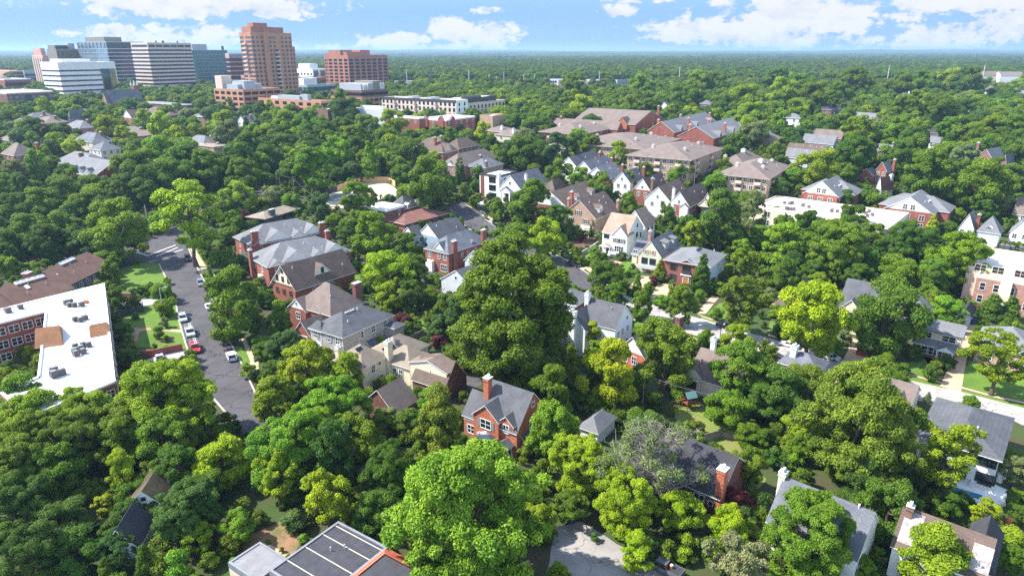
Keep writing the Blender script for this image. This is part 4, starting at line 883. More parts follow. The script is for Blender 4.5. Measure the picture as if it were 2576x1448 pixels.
# long bar along the street; the upper wing reaches to the left frame edge
zb=0.0
P1=plane_pt(t(0,2,1160,935),h_);P2=plane_pt(t(0,2,1050,-50),h_);P3=plane_pt(t(0,2,375,890),h_);P4=plane_pt(t(0,2,455,235),h_);P5=plane_pt(t(0,2,0,210),h_);P6=plane_pt(t(0,2,0,350),h_);P7=plane_pt(t(0,2,600,1165),h_);P8=plane_pt(t(0,2,190,965),h_)
h.o=thing('brick_apartment_block',h.label,'apartment block',(P7.x,P7.y,0),0); h.z0=0;h.org=Vector((P7.x,P7.y,0));h.th=0;h.inv=Matrix.Identity(4)
ext=P6+(P6-P4)*.8; ext2=P5+(P5-P2)*.5
ring=[P7,P1,P2,ext2,ext,P4,P3,P8+(P8-P3)*1.0,P7+(P7-P1)*.5]
loc=[((p.x-P7.x),(p.y-P7.y)) for p in ring]
mb=MB(); n=len(loc)
for i in range(n):
    j=(i+1)%n; mb.poly([(*loc[i],-2),(*loc[j],-2),(*loc[j],h_),(*loc[i],h_)])
mb.build('wall',mm('red_brick'),h.o)
mb=MB(); mb.poly([(x,y,h_-.35) for x,y in loc]); mb.build('roof',mm('white_membrane'),h.o)
pb=MB()
for i in range(n):
    a=Vector((*loc[i],0));b=Vector((*loc[(i+1)%n],0));d=(b-a).normalized();nn=Vector((-d.y,d.x,0))*.38
    pb.poly([(*a.xy,h_+.05),(*b.xy,h_+.05),(*(b+nn).xy,h_+.05),(*(a+nn).xy,h_+.05)],0); pb.poly([(*(a+nn).xy,h_+.05),(*(b+nn).xy,h_+.05),(*(b+nn).xy,h_-.4),(*(a+nn).xy,h_-.4)],0)
    o=-nn*.06; pb.poly([(*(a+o).xy,h_-.35),(*(b+o).xy,h_-.35),(*(b+o).xy,h_+.05),(*(a+o).xy,h_+.05)],0)
    pb.poly([(*(a+o).xy,h_+.05),(*(b+o).xy,h_+.05),(*b.xy,h_+.05),(*a.xy,h_+.05)],0)
pb.build('parapet',mm('trim_white'),h.o); _c=sum(ring,Vector())/len(ring); ROADP.append([((p.x-_c.x)*1.08+_c.x,(p.y-_c.y)*1.08+_c.y) for p in ring]); RPX.extend([t(0,2,x,y) for x,y in ((700,300),(900,700),(600,900),(800,150),(500,200),(600,500),(950,500))])
LAND.append((h.phrase,Vector(((P1.x+P4.x)/2,(P1.y+P4.y)/2)),12))
def wallwins(ho,a,b,zs,k,ww,hh,style='w',cols=2,skip=()):
    """windows on a wall from a to b (local xy); outside is to the right of a->b"""
    a=Vector(a);b=Vector(b);d=(b-a);rz=math.atan2(d.y,d.x); fm,pm=win_mesh(ww,hh,cols,style)
    for z in zs:
        for i in range(k):
            if i in skip: continue
            p=a+d*((i+.5)/k); o=link('window',fm,ho); o.location=(p.x+math.sin(rz)*.01,p.y-math.cos(rz)*.01,z); o.rotation_euler=(0,0,rz); link('pane',pm,o)
wallwins(h.o,loc[4],loc[5],(7.0,3.9,.9),6,2.0,1.7,'w',2); wallwins(h.o,loc[5],loc[6],(7.0,3.9,.9),5,1.6,1.7,'w',2); wallwins(h.o,loc[0],loc[1],(7.0,),4,1.4,1.6,'w',2); wallwins(h.o,loc[1],loc[2],(7.0,3.9),10,1.4,1.6,'w',2); wallwins(h.o,loc[6],loc[7],(7.0,3.9),3,1.4,1.6)
def pop(px0,px1,px2,zt,mat):   # a shingled pop-up hip on the roof edge: near-left, near-right, far-right
    a=plane_pt(px0,h_);b=plane_pt(px1,h_);c=plane_pt(px2,h_); o=h.org
    a-=o;b-=o;c-=o; d=a+c-b; ce=(a+b+c+d)/4; mb=MB()
    q=[Vector((p.x,p.y,h_-.3)) for p in (a,b,c,d)]; m1=(q[0]+q[3])/2+(q[1]-q[0])*.12; m2=(q[1]+q[2])/2-(q[1]-q[0])*.05; m1.z=m2.z=h_+zt
    for f in ([q[0],q[1],m2,m1],[q[1],q[2],m2],[q[2],q[3],m1,m2],[q[3],q[0],m1]): mb.poly(f)
    mb.build('roof_popup',mm(mat),h.o)
pop(t(0,2,345,600),t(0,2,635,560),t(0,2,620,380),2.2,'rust_shingle'); pop(t(0,2,905,490),t(0,2,1110,450),t(0,2,1085,345),1.4,'rust_shingle')
WB=h
# brown apartments
for n,(B,C,lab,ph,skl) in enumerate(((t(0,1,690,1395),t(0,1,1105,1195),'long brown-roofed apartment building with ridge skylights, right half','brown apartment roof with ridge skylights, near the street',1),(t(0,2,165,160),t(0,1,715,1440),'long brown-roofed apartment building with ridge skylights, left half by the frame edge','brown apartment roof by the left frame edge',1))):
    h=House('apartment_building',lab,'apartment building',ph,'brown-roofed apartment buildings',wall='grey_siding' if 0 else 'dark_stucco',roof='umber_shingle',trim='trim_brown')
    w=h.wing(B,C,14,5.6,'gx',3.4,ov=.9)
    h.win(w,'R',6,2.6,1.6,1.5,'w',2); h.onroof(w,'R',.5 if n==0 else .55,.93,'skylight',1.5,1.0,.45,'trim_white',cnt=4 if n==0 else 5,gap=.05,top='skylight_glass' if 0 else None)
    h.onroof(w,'R',.5 if n==0 else .55,.93,'skylight_pane',1.3,.8,.04,GLS,lift=.50,cnt=4 if n==0 else 5,gap=.25); h.onroof(w,'R',.05 if n==0 else .4,.62,'skylight',.9,1.4,.25,'trim_white'); h.vents(w,'R',[(.45,.7),(.3,.3),(.7,.5)],'cap_grey')
    if n==0: h.chim(w,-.25,.55,2.2,1.6,10.0,'red_brick')
h=House('apartment_building','low brown-roofed wing of the apartments beside the white flat roof','apartment building','low brown wing beside the white flat roof','brown-roofed apartment buildings',wall='dark_stucco',roof='umber_shingle',trim='trim_brown')
w=h.wing(t(0,2,-60,225),t(0,2,165,165),12,5.2,'gx',3.0,ang=50,ov=.9)
# ---------------------------------------------------------------- brown apartment blocks uphill
def apt(B,C,A,He,lab,ph,nr,nl,rh=4.2,roof='taupe_shingle',wall='tan_brick',fl=3):
    h=House('apartment_block',lab,'apartment block',ph,'brown-roofed apartment blocks',wall=wall,roof=roof,trim='trim_tan',ang=57)
    w=h.wing(B,C,A,He,'hip',rh,ov=1.0)
    for f in range(fl):
        z=He-2.6-f*3.1
        h.win(w,'L',[(i+.5)/nl for i in range(nl) if i%3!=1],z,1.5,1.7,'w',2); h.win(w,'R',[(i+.5)/nr for i in range(nr) if i%3!=1],z,1.5,1.7,'w',2)
        for i in range(1,nl,3): h.box(w,'L','balcony',(i+.5)/nl,2.8,z-.7,z+.45,0,1.0,'trim_tan'); h.box(w,'L','balcony_door',(i+.5)/nl,2.4,z+.45,z+1.6,0,.05,'trim_dark')
        for i in range(1,nr,3): h.box(w,'R','balcony',(i+.5)/nr,2.8,z-.7,z+.45,0,1.0,'trim_tan'); h.box(w,'R','balcony_door',(i+.5)/nr,2.4,z+.45,z+1.6,0,.05,'trim_dark')
    for x,y in ((.3,.25),(.8,.3),(.35,.8)): h.chim(w,x,y,1.6,1.3,He+rh*.75,'trim_tan')
    h.vents(w,'R',[(.3,.5),(.6,.6),(.7,.3)]); return h,w
apt(t(2,1,1790,160),t(2,1,2165,45),t(2,1,1255,80),12.0,'broad tan brick apartment block with taupe hip roof and stacked corner balconies','taupe-roofed block with stacked corner balconies',7,9)
h,w=apt(t(2,1,2574,345),t(3,1,305,225),t(2,1,2090,290),11.0,'tan brick apartment block with taupe roof and white chimneys, beside the flat cream roof','taupe-roofed block with white chimneys',6,8)
w2=h.wing(t(2,1,2330,205),30,t(2,1,2100,185),11,'hip',3.6,ov=1.0); h.chim(w2,.1,.9,1.6,1.3,14,'trim_tan'); h.chim(w,.5,.4,2.2,1.8,15.6,'white_stucco'); h.chim(w2,.6,.5,2.2,1.8,15.6,'white_stucco')
apt(t(2,0,1320,1500),t(2,0,1495,1380),t(2,0,800,1385),9.0,'wide low taupe-roofed apartment block in front of the grey row houses','wide low taupe-roofed block',5,8)
apt(t(2,0,690,1350),t(2,0,850,1275),t(2,0,400,1300),9.0,'smaller taupe-roofed brick block with brick chimneys, among dense trees','smaller taupe-roofed block in dense trees',4,6,wall='red_brick')
h=House('apartment_block','long brown gable-roofed brick apartments behind the grey row houses','apartment block','long brown gable-roofed brick apartments',wall='red_brick',roof='taupe_shingle',trim='trim_tan',ang=57)
w=h.wing(t(2,0,1240,1255),t(2,0,1345,1185),t(2,0,770,1190),9,'gy',6.5); h.chim(w,.9,.05,1.6,1.3,17); h.gablet(w,'L',.2,7,6,9,13,1,8,'orange_brick'); w2=h.wing(t(2,0,1060,1300),8,t(2,0,560,1230),7,'gy',4); h.chim(w2,.5,.9,1.4,1.2,12)
for n,(B,C,A,lab,ph) in enumerate(((t(2,0,1630,1330),t(2,0,1720,1200),t(2,0,1230,1345),'grey-roofed brick row houses with stepped white gable edges, left pair','left stepped grey row houses'),(t(2,0,2030,1390),t(2,0,2175,1260),t(2,0,1690,1360),'grey-roofed brick row houses with stepped chimneys, right pair','right stepped grey row houses'))):
    h=House('row_house',lab,'row house',ph,'grey-roofed row houses',wall='red_brick',roof='grey_shingle',ang=57)
    w=h.wing(B,C,A,8,'gx',5.5)
    for q in (.15,.5,.85): h.gablet(w,'R',q,4.2,7,8,11,.3,7,'red_brick'); 
    for x,y in ((.1,.8),(.35,.1),(.6,.85),(.9,.15)): h.chim(w,x,y,1.4,1.2,13.6,'orange_brick')
    h.win(w,'R',[.15,.5,.85],4,1.2,1.6,'w',2); h.win(w,'L',[.3,.7],4,1.2,1.6,'w',2)
# ---------------------------------------------------------------- grey pediment condos and cream flat roofs on the right
for n,(B,C,A,lab,ph) in enumerate(((t(3,1,700,525),t(3,1,890,500),t(3,1,300,515),'grey-roofed condo block with broad white pediment over red brick, left of the pair','left grey condo with broad white pediment'),(t(3,1,1655,700),t(3,1,1815,610),t(3,1,1200,625),'grey-roofed condo block with broad white pediment and tall white window bays, right of the pair','right grey condo with broad white pediment'))):
    h=House('condo_block',lab,'apartment block',ph,'grey-roofed condo blocks',wall='red_brick',roof='grey_shingle',ang=50)
    w=h.wing(B,C if 0 else 20,A,8.4,'gx',5.2,gable='white_siding',ov=.6)
    h.win(w,'L',[.42,.58],8.8,1.5,1.9,'w',2); h.win(w,'L',[.2,.5,.8],5.0,1.7,2.0,'w',2); h.win(w,'L',[.2,.5,.8],1.6,1.7,2.2,'w',2); h.win(w,'R',[.2,.4,.6],5.0,1.5,1.9,'w',2)
    w2=h.wing(topx(h.org+Matrix.Rotation(h.th,3,'Z')@Vector((9,-4,8.0))),14,w.W+8,8.0,'hip',4.2); h.vents(w,'R',[(.3,.5),(.6,.4)]); h.onroof(w,'R',.6,.45,'roof_hatch',3.0,.5,.3,'trim_white')
def flatb(name,lab,ph,B,C,A,He,wall,roof,trim,ang,wins=None,par=.6):
    h=House(name,lab,'apartment block',ph,wall=wall,roof=roof,trim=trim); w=h.wing(B,C,A,He,'flat',0,ang=ang,par=par); return h,w
h,w=flatb('apartment_block','long cream flat-roofed apartment building with rows of air conditioners on top','long cream flat-roofed apartments',t(3,1,1240,830),t(3,1,1375,685),t(3,1,-60,580),9.5,'beige_stucco','cream_membrane','beige_stucco',50)
for i,q in enumerate([.04,.14,.3,.42,.58,.7,.86]):
    h.win(w,'L',[q],6.4,2.0,2.0,'w',2); h.box(w,'L','wall_bay',q+.06,3.6,0,9.4,0,.9,'cream_siding'); h.win(w,'L',[q],3.0,2.0,2.0,'w',2)
h.box(w,'L','bay_window',.015,2.4,0,8.4,0,1.6,'dark_stucco'); h.win(w,'R',[.3,.6],5.5,1.6,2.0,'w',2)
CF1=(h,w)
h,w=flatb('apartment_block','brick apartment building with cream flat roof and stepped upper setback at the right edge','cream-roofed brick apartments at the right edge',t(3,1,2900,1445),16,t(3,1,2130,1275),9.5,'pink_brick','cream_membrane','beige_stucco',50)
h.win(w,'L',[.1,.3,.52,.72,.9],5.4,1.2,2.0,'w',1); h.win(w,'L',[.1,.3,.52,.72,.9],1.8,1.2,2.0,'w',1); h.box(w,'L','bay_window',.6,2.6,-1,9,0,1.0,'cream_siding'); h.win(w,'L',[.2,.42],-1.0,1.2,1.9,'w')
w2=h.wing(topx(h.org+Matrix.Rotation(h.th,3,'Z')@Vector((4,0,10.6))),26,w.W+3,10.6,'flat',0,wall='beige_stucco',roofm='cream_membrane',trim='beige_stucco'); CF2=(h,w2)
h.win(w2,'L',[.15,.4,.65,.85],9.6,2.6,1.8,'t',2)
# houses uphill on the right
def simple(name,lab,ph,B,C,A,He,rt,rh,wall,roof,ang=57,gable=None,wl=2,wr=2,chim=None,fl=2):
    h=House(name,lab,'house',ph,wall=wall,roof=roof,ang=ang); w=h.wing(B,C,A,He,rt,rh,gable=gable)
    for f in range(fl):
        z=He-2.4-f*2.9
        if wl: h.win(w,'L',wl,z,1.2,1.5,'w',2)
        if wr: h.win(w,'R',wr,z,1.2,1.5,'w',2)
    if chim: h.chim(w,chim[0],chim[1],1.3,1.1,He+rh+chim[2],chim[3] if len(chim)>3 else 'red_brick')
    return h,w
simple('brick_house','two-storey red brick house with plain grey gable roof behind the condos, upper right','two-storey brick house with plain grey roof',t(3,1,1215,70),9,t(3,1,1045,60),6,'gy',2.6,'red_brick','grey_shingle',40,None,2,2,(.9,.2,.6))
h,w=simple('brick_house','brick house with grey roof, white-trimmed lower gable and tall side chimney','brick house with white-trimmed lower gable',t(3,1,1195,270),7,t(3,1,1075,260),6.6,'gx',3.6,'red_brick','grey_shingle',40,None,2,1,(.9,-.05,.8)); w2=h.wing(t(3,1,1060,320),6,t(3,1,900,300),4,'gx',2.8)
simple('white_cottage','white stucco cottage with brown roof and white chimney between the grey condos','white stucco cottage with brown roof',t(3,1,1140,440),t(3,1,1308,440),t(3,1,1005,440),4.4,'gx',4.4,'white_stucco','redbrown_shingle',20,None,2,2,(.9,.5,.6,'white_stucco'))
h,w=simple('brick_house','dark brick tudor house with blue-grey roof and two steep gables, upper right','dark brick house with two steep gables',t(3,1,2270,170),14,t(3,1,2075,150),5.4,'gx',5.2,'brown_brick','slate_shingle',35,None,2,1,(.05,1.0,2.5,'brown_brick')); w2=h.wing(t(3,1,2400,200),9,t(3,1,2260,225),4,'gx',4.4,wall='brown_brick')
h,w=simple('gabled_house','grey steep double-gabled white house with tall brick chimney, beside the right-hand cream roof','grey double-gabled house with brick chimney',t(3,1,2070,850),10,t(3,1,1905,850),6,'gx',5.2,'white_siding','grey_shingle',50,None,2,0,(.35,-.1,-.6,'red_brick')); w2=h.wing(t(3,1,2330,895),9,t(3,1,2120,850),5.4,'hip',5.0); h.gablet(w2,'L',.5,2,5.4,7,8.2,-.6,3,'white_siding',win=(.9,1.1,2,'b',5.6))
simple('gabled_house','grey-roofed white gable house cut by the right frame edge','grey gable house cut by the right edge',t(3,1,2640,900),10,t(3,1,2420,905),5,'gx',4.2,'white_siding','grey_shingle',50)
simple('brown_house','taupe-roofed house with white dormer windows at the right frame edge','taupe-roofed house at the right edge',t(3,1,2680,720),10,t(3,1,2468,690),4,'gy',6,'white_siding','taupe_shingle',45,None,3,0)
h,w=simple('row_house','long brown roof dotted with small white vents, behind the taupe blocks','long brown roof dotted with white vents',t(3,1,560,105),6,t(3,1,225,60),6,'gy',4,'red_brick','brown_shingle',48,None,0,0); h.vents(w,'L',[(.1,.7),(.25,.7),(.4,.75),(.6,.7),(.8,.72)])
h,w=simple('row_house','long pale grey roof dotted with small white vents, in front of the brown one','long pale grey roof dotted with white vents',t(3,1,500,155),6,t(3,1,150,130),5,'gy',4,'grey_siding','grey_shingle',48,None,0,0); h.vents(w,'L',[(.1,.7),(.25,.7),(.4,.75),(.6,.7),(.8,.72)])
h,w=simple('row_house','pale grey shed-roofed row house behind long brown roofs, upper right','pale grey row-house roof in the trees',t(3,0,660,1448),7,t(3,0,350,1420),5,'gy',4,'grey_siding','grey_shingle',48,None,0,0); h.vents(w,'L',[(.2,.6),(.5,.6),(.8,.6)])
h,w=simple('row_house','pinkish brown roof of a row house with vents, upper right','pinkish brown row-house roof',t(3,0,740,1390),6,t(3,0,470,1360),5,'gy',4,'brown_brick','taupe_shingle',48,None,0,0)
simple('white_house','white rendered house with dark grey top-floor roof, far upper right','white rendered house far uphill',t(3,0,330,1190),9,t(3,0,95,1170),7,'hip',2.5,'white_stucco','grey_shingle',57)
simple('dark_house','dark-roofed low house left of a white gable, far upper right','dark low roof far uphill',t(3,0,640,1105),t(3,0,735,1085),t(3,0,510,1085),3.6,'hip',2.2,'brown_brick','dark_shingle',57)
simple('white_house','small white gable house with grey roof beside the dark low roof','small white gable house far uphill',t(3,0,770,1060),t(3,0,890,1030),t(3,0,690,1055),4,'gx',3,'white_stucco','taupe_shingle',57)
simple('grey_house','long grey roof with small white gable among far trees, upper right','long grey roof among far trees',t(3,0,1090,1195),8,t(3,0,865,1180),4,'gy',3.4,'white_siding','grey_shingle',45)
simple('white_house','white house with navy hip roof and white chimney on the far slope','white house with navy hip roof',t(3,0,1400,975),t(3,0,1465,965),t(3,0,1300,970),6,'hip',3.2,'white_stucco','slate_shingle',50,None,2,2,(.9,.3,.3,'white_stucco'))
h,w=simple('white_house','low white house with blue solar panels below the navy-roofed house','low white house with blue solar panels',t(3,0,1400,1030),6,t(3,0,1290,1040),4,'gy',3,'white_stucco','charcoal_shingle',50)
simple('white_house','small white house with dark roof at the far right slope','small dark-roofed white house at far right',t(3,0,2120,1140),7,t(3,0,2020,1130),4,'gy',2.4,'white_stucco','slate_shingle',50)
simple('tan_house','tan brick house with slate roof peeking between tall oaks in the middle distance','tan house peeking between oaks',t(2,0,2010,1050),8,t(2,0,1905,1040),5.6,'hip',2.4,'tan_brick','slate_shingle',57)
simple('white_house','grey steep roof with white gable, tiny among oaks in the middle distance','tiny steep white gable among oaks',t(2,0,1570,1075),6,t(2,0,1520,1065),4,'gx',3.6,'white_siding','grey_shingle',57)
simple('grey_house','taupe roof in the trees on the right horizon slope','taupe roof on the far right slope',t(3,0,2290,900),10,t(3,0,2195,895),5,'hip',5,'white_stucco','taupe_shingle',50)
simple('white_house','white house with grey roof at the right frame edge far away','far white house at the right frame edge',t(3,0,2590,945),10,t(3,0,2480,940),6,'gy',3,'white_stucco','grey_shingle',50)
simple('red_house','small dark-roofed brick house deep in trees, right middle distance','dark roof deep in trees',t(3,0,1720,1335),7,t(3,0,1630,1330),4,'gy',3,'red_brick','dark_shingle',48)
simple('grey_house','small grey roof in trees below the dark one, right middle distance','small grey roof below the dark one',t(3,0,1730,1430),7,t(3,0,1610,1425),4,'gy',2.4,'white_siding','grey_shingle',48)
simple('brick_house','orange brick house end behind oaks, right middle distance','orange brick house end',t(3,1,1680,110),6,t(3,1,1600,100),5,'gx',3,'orange_brick','brown_shingle',57,None,1,1,(.1,.5,.5))
# left middle ground
h,w=simple('brick_house','brick house with brown-grey hip roof and two arched windows near the left edge','brick house with arched windows',t(0,1,140,115),t(0,1,395,92),14,7.5,'hip',5,'red_brick','taupe_shingle',57,None,3,3,(1.15,.2,-.6))
h=House('gabled_house','grey-roofed house with three small white dormers and massive brick chimneys','house','grey-roofed house with three white dormers',wall='red_brick',roof='grey_shingle',ang=57)
w=h.wing(t(0,1,950,325),t(0,1,1085,215),t(0,1,700,250),6,'gy',5.5); h.chim(w,.45,-.05,2.2,1.2,13); h.chim(w,.5,.95,2.0,1.2,13); h.chim(w,1.1,.1,2.0,1.2,12)
for q in (.2,.42,.64): h.gablet(w,'L',q,1.6,6.2,8.0,9.0,-.6,3,'white_siding',win=(.8,1.2,1,'w',6.5))
w2=h.wing(t(0,1,1010,330),t(0,1,1150,300),6,4.5,'hip',3.0); w3=h.wing(t(0,1,840,230),16,t(0,1,640,165),6,'hip',5.0)
simple('beige_house','beige bay-fronted apartment house with dark windows behind the dormer house','beige bay-fronted house',t(0,1,1010,60),10,t(0,1,880,45),8,'hip',3,'beige_stucco','slate_shingle',57,None,3,3)
simple('grey_house','brown-grey hip roof at the far left edge by the arched-window house','brown-grey hip roof at the left edge',t(0,0,140,1420),14,t(0,0,-40,1400),6,'hip',4,'tan_brick','taupe_shingle',57)
for n,(B,A,Cc,rh,rt,wa,ro,lab) in enumerate((
 (t(0,0,700,1190),t(0,0,470,1240),12,5,'hip','tan_brick','slate_shingle','dark slate pyramid-roofed house in the left middle ground'),
 (t(0,0,800,1290),t(0,0,585,1275),12,3.6,'hip','pink_brick','grey_shingle','grey hip-roofed brick house below the slate pyramid roof'),
 (t(0,0,1390,1370),t(0,0,1180,1300),11,3.4,'gx','red_brick','taupe_shingle','taupe-roofed brick house with pale gable and side chimney, left middle ground'),
 (t(0,0,930,1430),t(0,0,770,1400),12,4,'hip','beige_stucco','slate_shingle','slate roof with oval dormers, left middle ground'),
 (t(0,0,2050,1440),t(0,0,1640,1445),9,3.2,'hip','tan_brick','grey_shingle','low grey roof with small round dormers and two chimneys'),
 (t(0,0,450,1240),t(0,0,330,1220),14,3,'hip','red_brick','taupe_shingle','brick house with grey-brown roof below the apartments, far left'),
 (t(0,0,200,1230),t(0,0,0,1230),16,3,'hip','beige_stucco','grey_shingle','pale grey low roof cluster at the far left'),
 (t(0,0,300,1190),t(0,0,130,1190),16,3,'hip','beige_stucco','grey_shingle','second pale grey roof behind the far left cluster'),
 (t(0,0,1330,1190),t(0,0,1250,1180),14,5,'gx','red_brick','brown_shingle','brown steep gabled brick house below the church roof'),
 (t(0,0,1700,1160),t(0,0,1480,1130),14,4,'hip','brown_brick','brown_shingle','brown hip-roofed brick house with chimney below the striped tower'),
 (t(0,0,2200,1190),t(0,0,1890,1170),13,3,'hip','brown_brick','grey_shingle','wide grey-brown roof in trees before the orange offices'),
 (t(0,0,2460,1220),t(0,0,2330,1220),10,3,'gx','white_siding','slate_shingle','white columned gable house in trees below the orange offices'),
 (t(0,0,1830,1060),t(0,0,1590,1010),14,.3,'hip','dark_brick','grey_membrane','dark flat-topped brick building below the striped tower'),
 (t(1,1,980,55),t(1,1,700,62),9,1.2,'hip','tan_brick','taupe_shingle','low tan roof glimpsed between crowns') if 0 else (t(0,1,2150,30),t(0,1,1680,20),10,.6,'hip','tan_brick','tan_shingle','flat tan roof edge below the round dormers'))):
    h,w=simple('house' if n!=12 else 'brick_building',lab,lab.split(',')[0].split(' in ')[0],B,Cc,A,7,rt,rh,wa,ro,57,'white_siding' if rt=='gx' else None,2,2,(.6,.2,.4) if n%2 else (.9,.3,-.5))
# mid middle: houses among trees between
for (B,A,Cc,rh,rt,wa,ro,lab) in (
 (t(2,0,60,1370),t(2,0,-90,1340),12,3,'hip','beige_stucco','taupe_shingle','taupe roof with square pale chimneys at mid left of centre'),
 (t(1,0,2520,1330),t(1,0,2170,1330),14,2.4,'hip','tan_brick','taupe_shingle','taupe hip roof with white chimneys behind bright yellow-green trees'),
 (t(2,0,560,1440),t(2,0,310,1440),10,2.4,'hip','beige_stucco','taupe_shingle','small taupe roof with paired white chimneys'),
 (t(2,1,560,20),t(2,1,330,15),10,2,'hip','beige_stucco','taupe_shingle','pale chimney house before the dark oaks'),
 (t(3,0,100,1400),t(3,0,-60,1320),10,3,'gx','tan_brick','taupe_shingle','taupe gable roof end left of the blue spruce')):
    simple('house',lab,lab,B,Cc,A,6,rt,rh,wa,ro,57,None,2,2,(.2,.3,.6,'white_stucco'))
# ---------------------------------------------------------------- office towers and far blocks
M('tan_concrete',(.60,.48,.40),'plain',.8,.06,.1); M('white_concrete',(.72,.70,.69),'plain',.8,.05,.1); M('pink_concrete',(.55,.30,.23),'plain',.8,.1,.1)
M('orange_stone',(.45,.225,.135),'plain',.8,.08,.15); M('rust_stone',(.36,.155,.105),'plain',.8,.08,.15); M('brown_stone',(.20,.105,.085),'plain',.8,.1,.15); M('brown_metal',(.22,.19,.16),'plain',.6,.1)
M('grey_metal',(.34,.36,.39),'plain',.5,.08); M('pale_spandrel',(.42,.45,.48),'plain',.5,.05)
GLT=glass('tower_glass',(.014,.016,.022),.08,.5); GLG=glass('green_glass',(.022,.075,.080),.08,.6); GLP=glass('pale_glass',(.13,.18,.22),.10,.7); GLO=glass('gold_glass',(.20,.16,.05),.10,.7)
def solve(B,z,px,an):
    u=(px-1287.5)/FP; ca,sa=math.cos(an),math.sin(an); k=(z-HC)*ST
    return (u*(B.y*CT-k)-B.x)/(ca-u*sa*CT)
def tower(name,lab,ph,B,dep,lpx,rpx,wall,roof='grey_membrane',trim=None,ang=57,zb=None,rt='flat',rh=0,cat='office building',group=None,par=.8):
    d=ray(*B); b=Vector((dep*d[0],dep*d[1],HC+dep*d[2])); z0=g(b.y) if zb is None else zb; an=math.radians(ang)
    h=House(name,lab,cat,ph,group,wall=wall,roof=roof,trim=trim or wall); h.z0=z0; h.th=an; h.org=Vector((b.x,b.y,z0)); h.inv=Matrix.Rotation(-an,4,'Z')
    h.o=thing(name,lab,cat,h.org,an,group); L=solve(b,b.z,rpx,an); W=solve(b,b.z,lpx,an+math.pi/2); h.H=b.z-z0; h.nw=0
    L=min(max(L,3),120); W=min(max(W,3),90)
    w=h.wing(topx(b),L,W,h.H,rt,rh,base=-6,par=par); return h,w
def bands(h,w,side,zs,hh,mat=GLT,q0=0,q1=1,name='window_band'):
    for z in zs: h.box(w,side,name,(q0+q1)/2,(q1-q0)*(w.L if side=='R' else w.W)-.02,z,z+hh,0,.06,mat)
PANE={}
def grid(h,w,side,zs,n,ww,hh,mat=GLT,skip=None,qa=0,qb=1):
    """one object per window up to 100 on a building, the rest of them one mesh"""
    k=(ww,hh,mat.name)
    if k not in PANE:
        b=MB(); b.box(-ww/2,-.08,0,ww/2,0,hh); PANE[k]=b.mesh('window',[mat])
    loc,rz,ln,f=h.fr(w,side); mb=MB()
    for z in zs:
        for i in range(n):
            q=qa+(qb-qa)*(i+.5)/n
            if skip and skip(i,z): continue
            if h.nw<100: h.put(w,side,PANE[k],'window',q,z); h.nw+=1
            else: x=f(q); mb.box(x-ww/2,-.08,z,x+ww/2,0,z+hh)
    if mb.f:
        o=h.put(w,side,mb.mesh('small_windows',[mat]),'small_windows',0,0); o.location=loc; tag(o,kind='stuff')
def mech(h,w,x0,y0,x1,y1,hh,mat,name='rooftop_box'):
    b=MB(); b.box(w.x0+x0*w.L,w.y0+y0*w.W,w.He-.8,w.x0+x1*w.L,w.y0+y1*w.W,w.He+hh); b.build(name,mm(mat),h.o)
# white ribbon-window office
h,w=tower('office_tower','white concrete office building with dark ribbon windows, gold glass corner and open garage levels','white ribbon-windowed office',t(0,0,575,628),640,t(0,0,400,0)[0],t(0,0,1152,0)[0],'white_concrete','white_membrane')
H=h.H; zs=[H-8.6-k*4.6 for k in range(5)]
bands(h,w,'L',zs,1.5); bands(h,w,'R',zs,1.5,q0=0,q1=.72); h.box(w,'R','glass_corner',.85,w.L*.27,H-27,H-6.5,0,.1,GLO); h.box(w,'R','glass_corner',.80,w.L*.13,H-26.5,H-14,.1,.16,GLT); h.box(w,'R','glass_corner',.79,w.L*.16,H-13.8,H-6.6,.1,.15,GLG)
for k in range(3): h.box(w,'R','garage_opening',.22,w.L*.36,H-34-k*3.6,H-32-k*3.6,0,.06,'trim_dark')
for q in (.1,.3): h.box(w,'R','garage_column',q,1.2,H-45,H-31,.06,.3,'white_concrete')
mech(h,w,.12,.2,.62,.8,2.6,'white_concrete')
# tan striped tower
h,w=tower('office_tower','tall tan office tower striped with fourteen dark window bands, recessed top floor','tan striped office tower',t(0,0,1480,430),710,t(0,0,1312,0)[0],t(0,0,1917,0)[0],'tan_concrete')
H=h.H; zs=[H-8.6-k*3.78 for k in range(15)]
bands(h,w,'L',zs,1.9); bands(h,w,'R',zs,1.9); bands(h,w,'L',[H-4.6],2.6,q0=.04,q1=.96); bands(h,w,'R',[H-4.6],2.6,q0=.02,q1=.98)
for k in range(15):
    for s in 'LR': h.box(w,s,'spandrel',.5,(w.L if s=='R' else w.W)+.3,H-8.6-k*3.78-1.85,H-8.6-k*3.78-.1,0,.5,'tan_concrete')
for q in [i/6 for i in range(7)]: h.box(w,'R','pier',q,.7,H-5,H-1.6,0,.12,'tan_concrete')
for x in (.35,.5,.52,.85): mech(h,w,x,.4,x+.015,.45,2.2,'trim_dark','antenna')
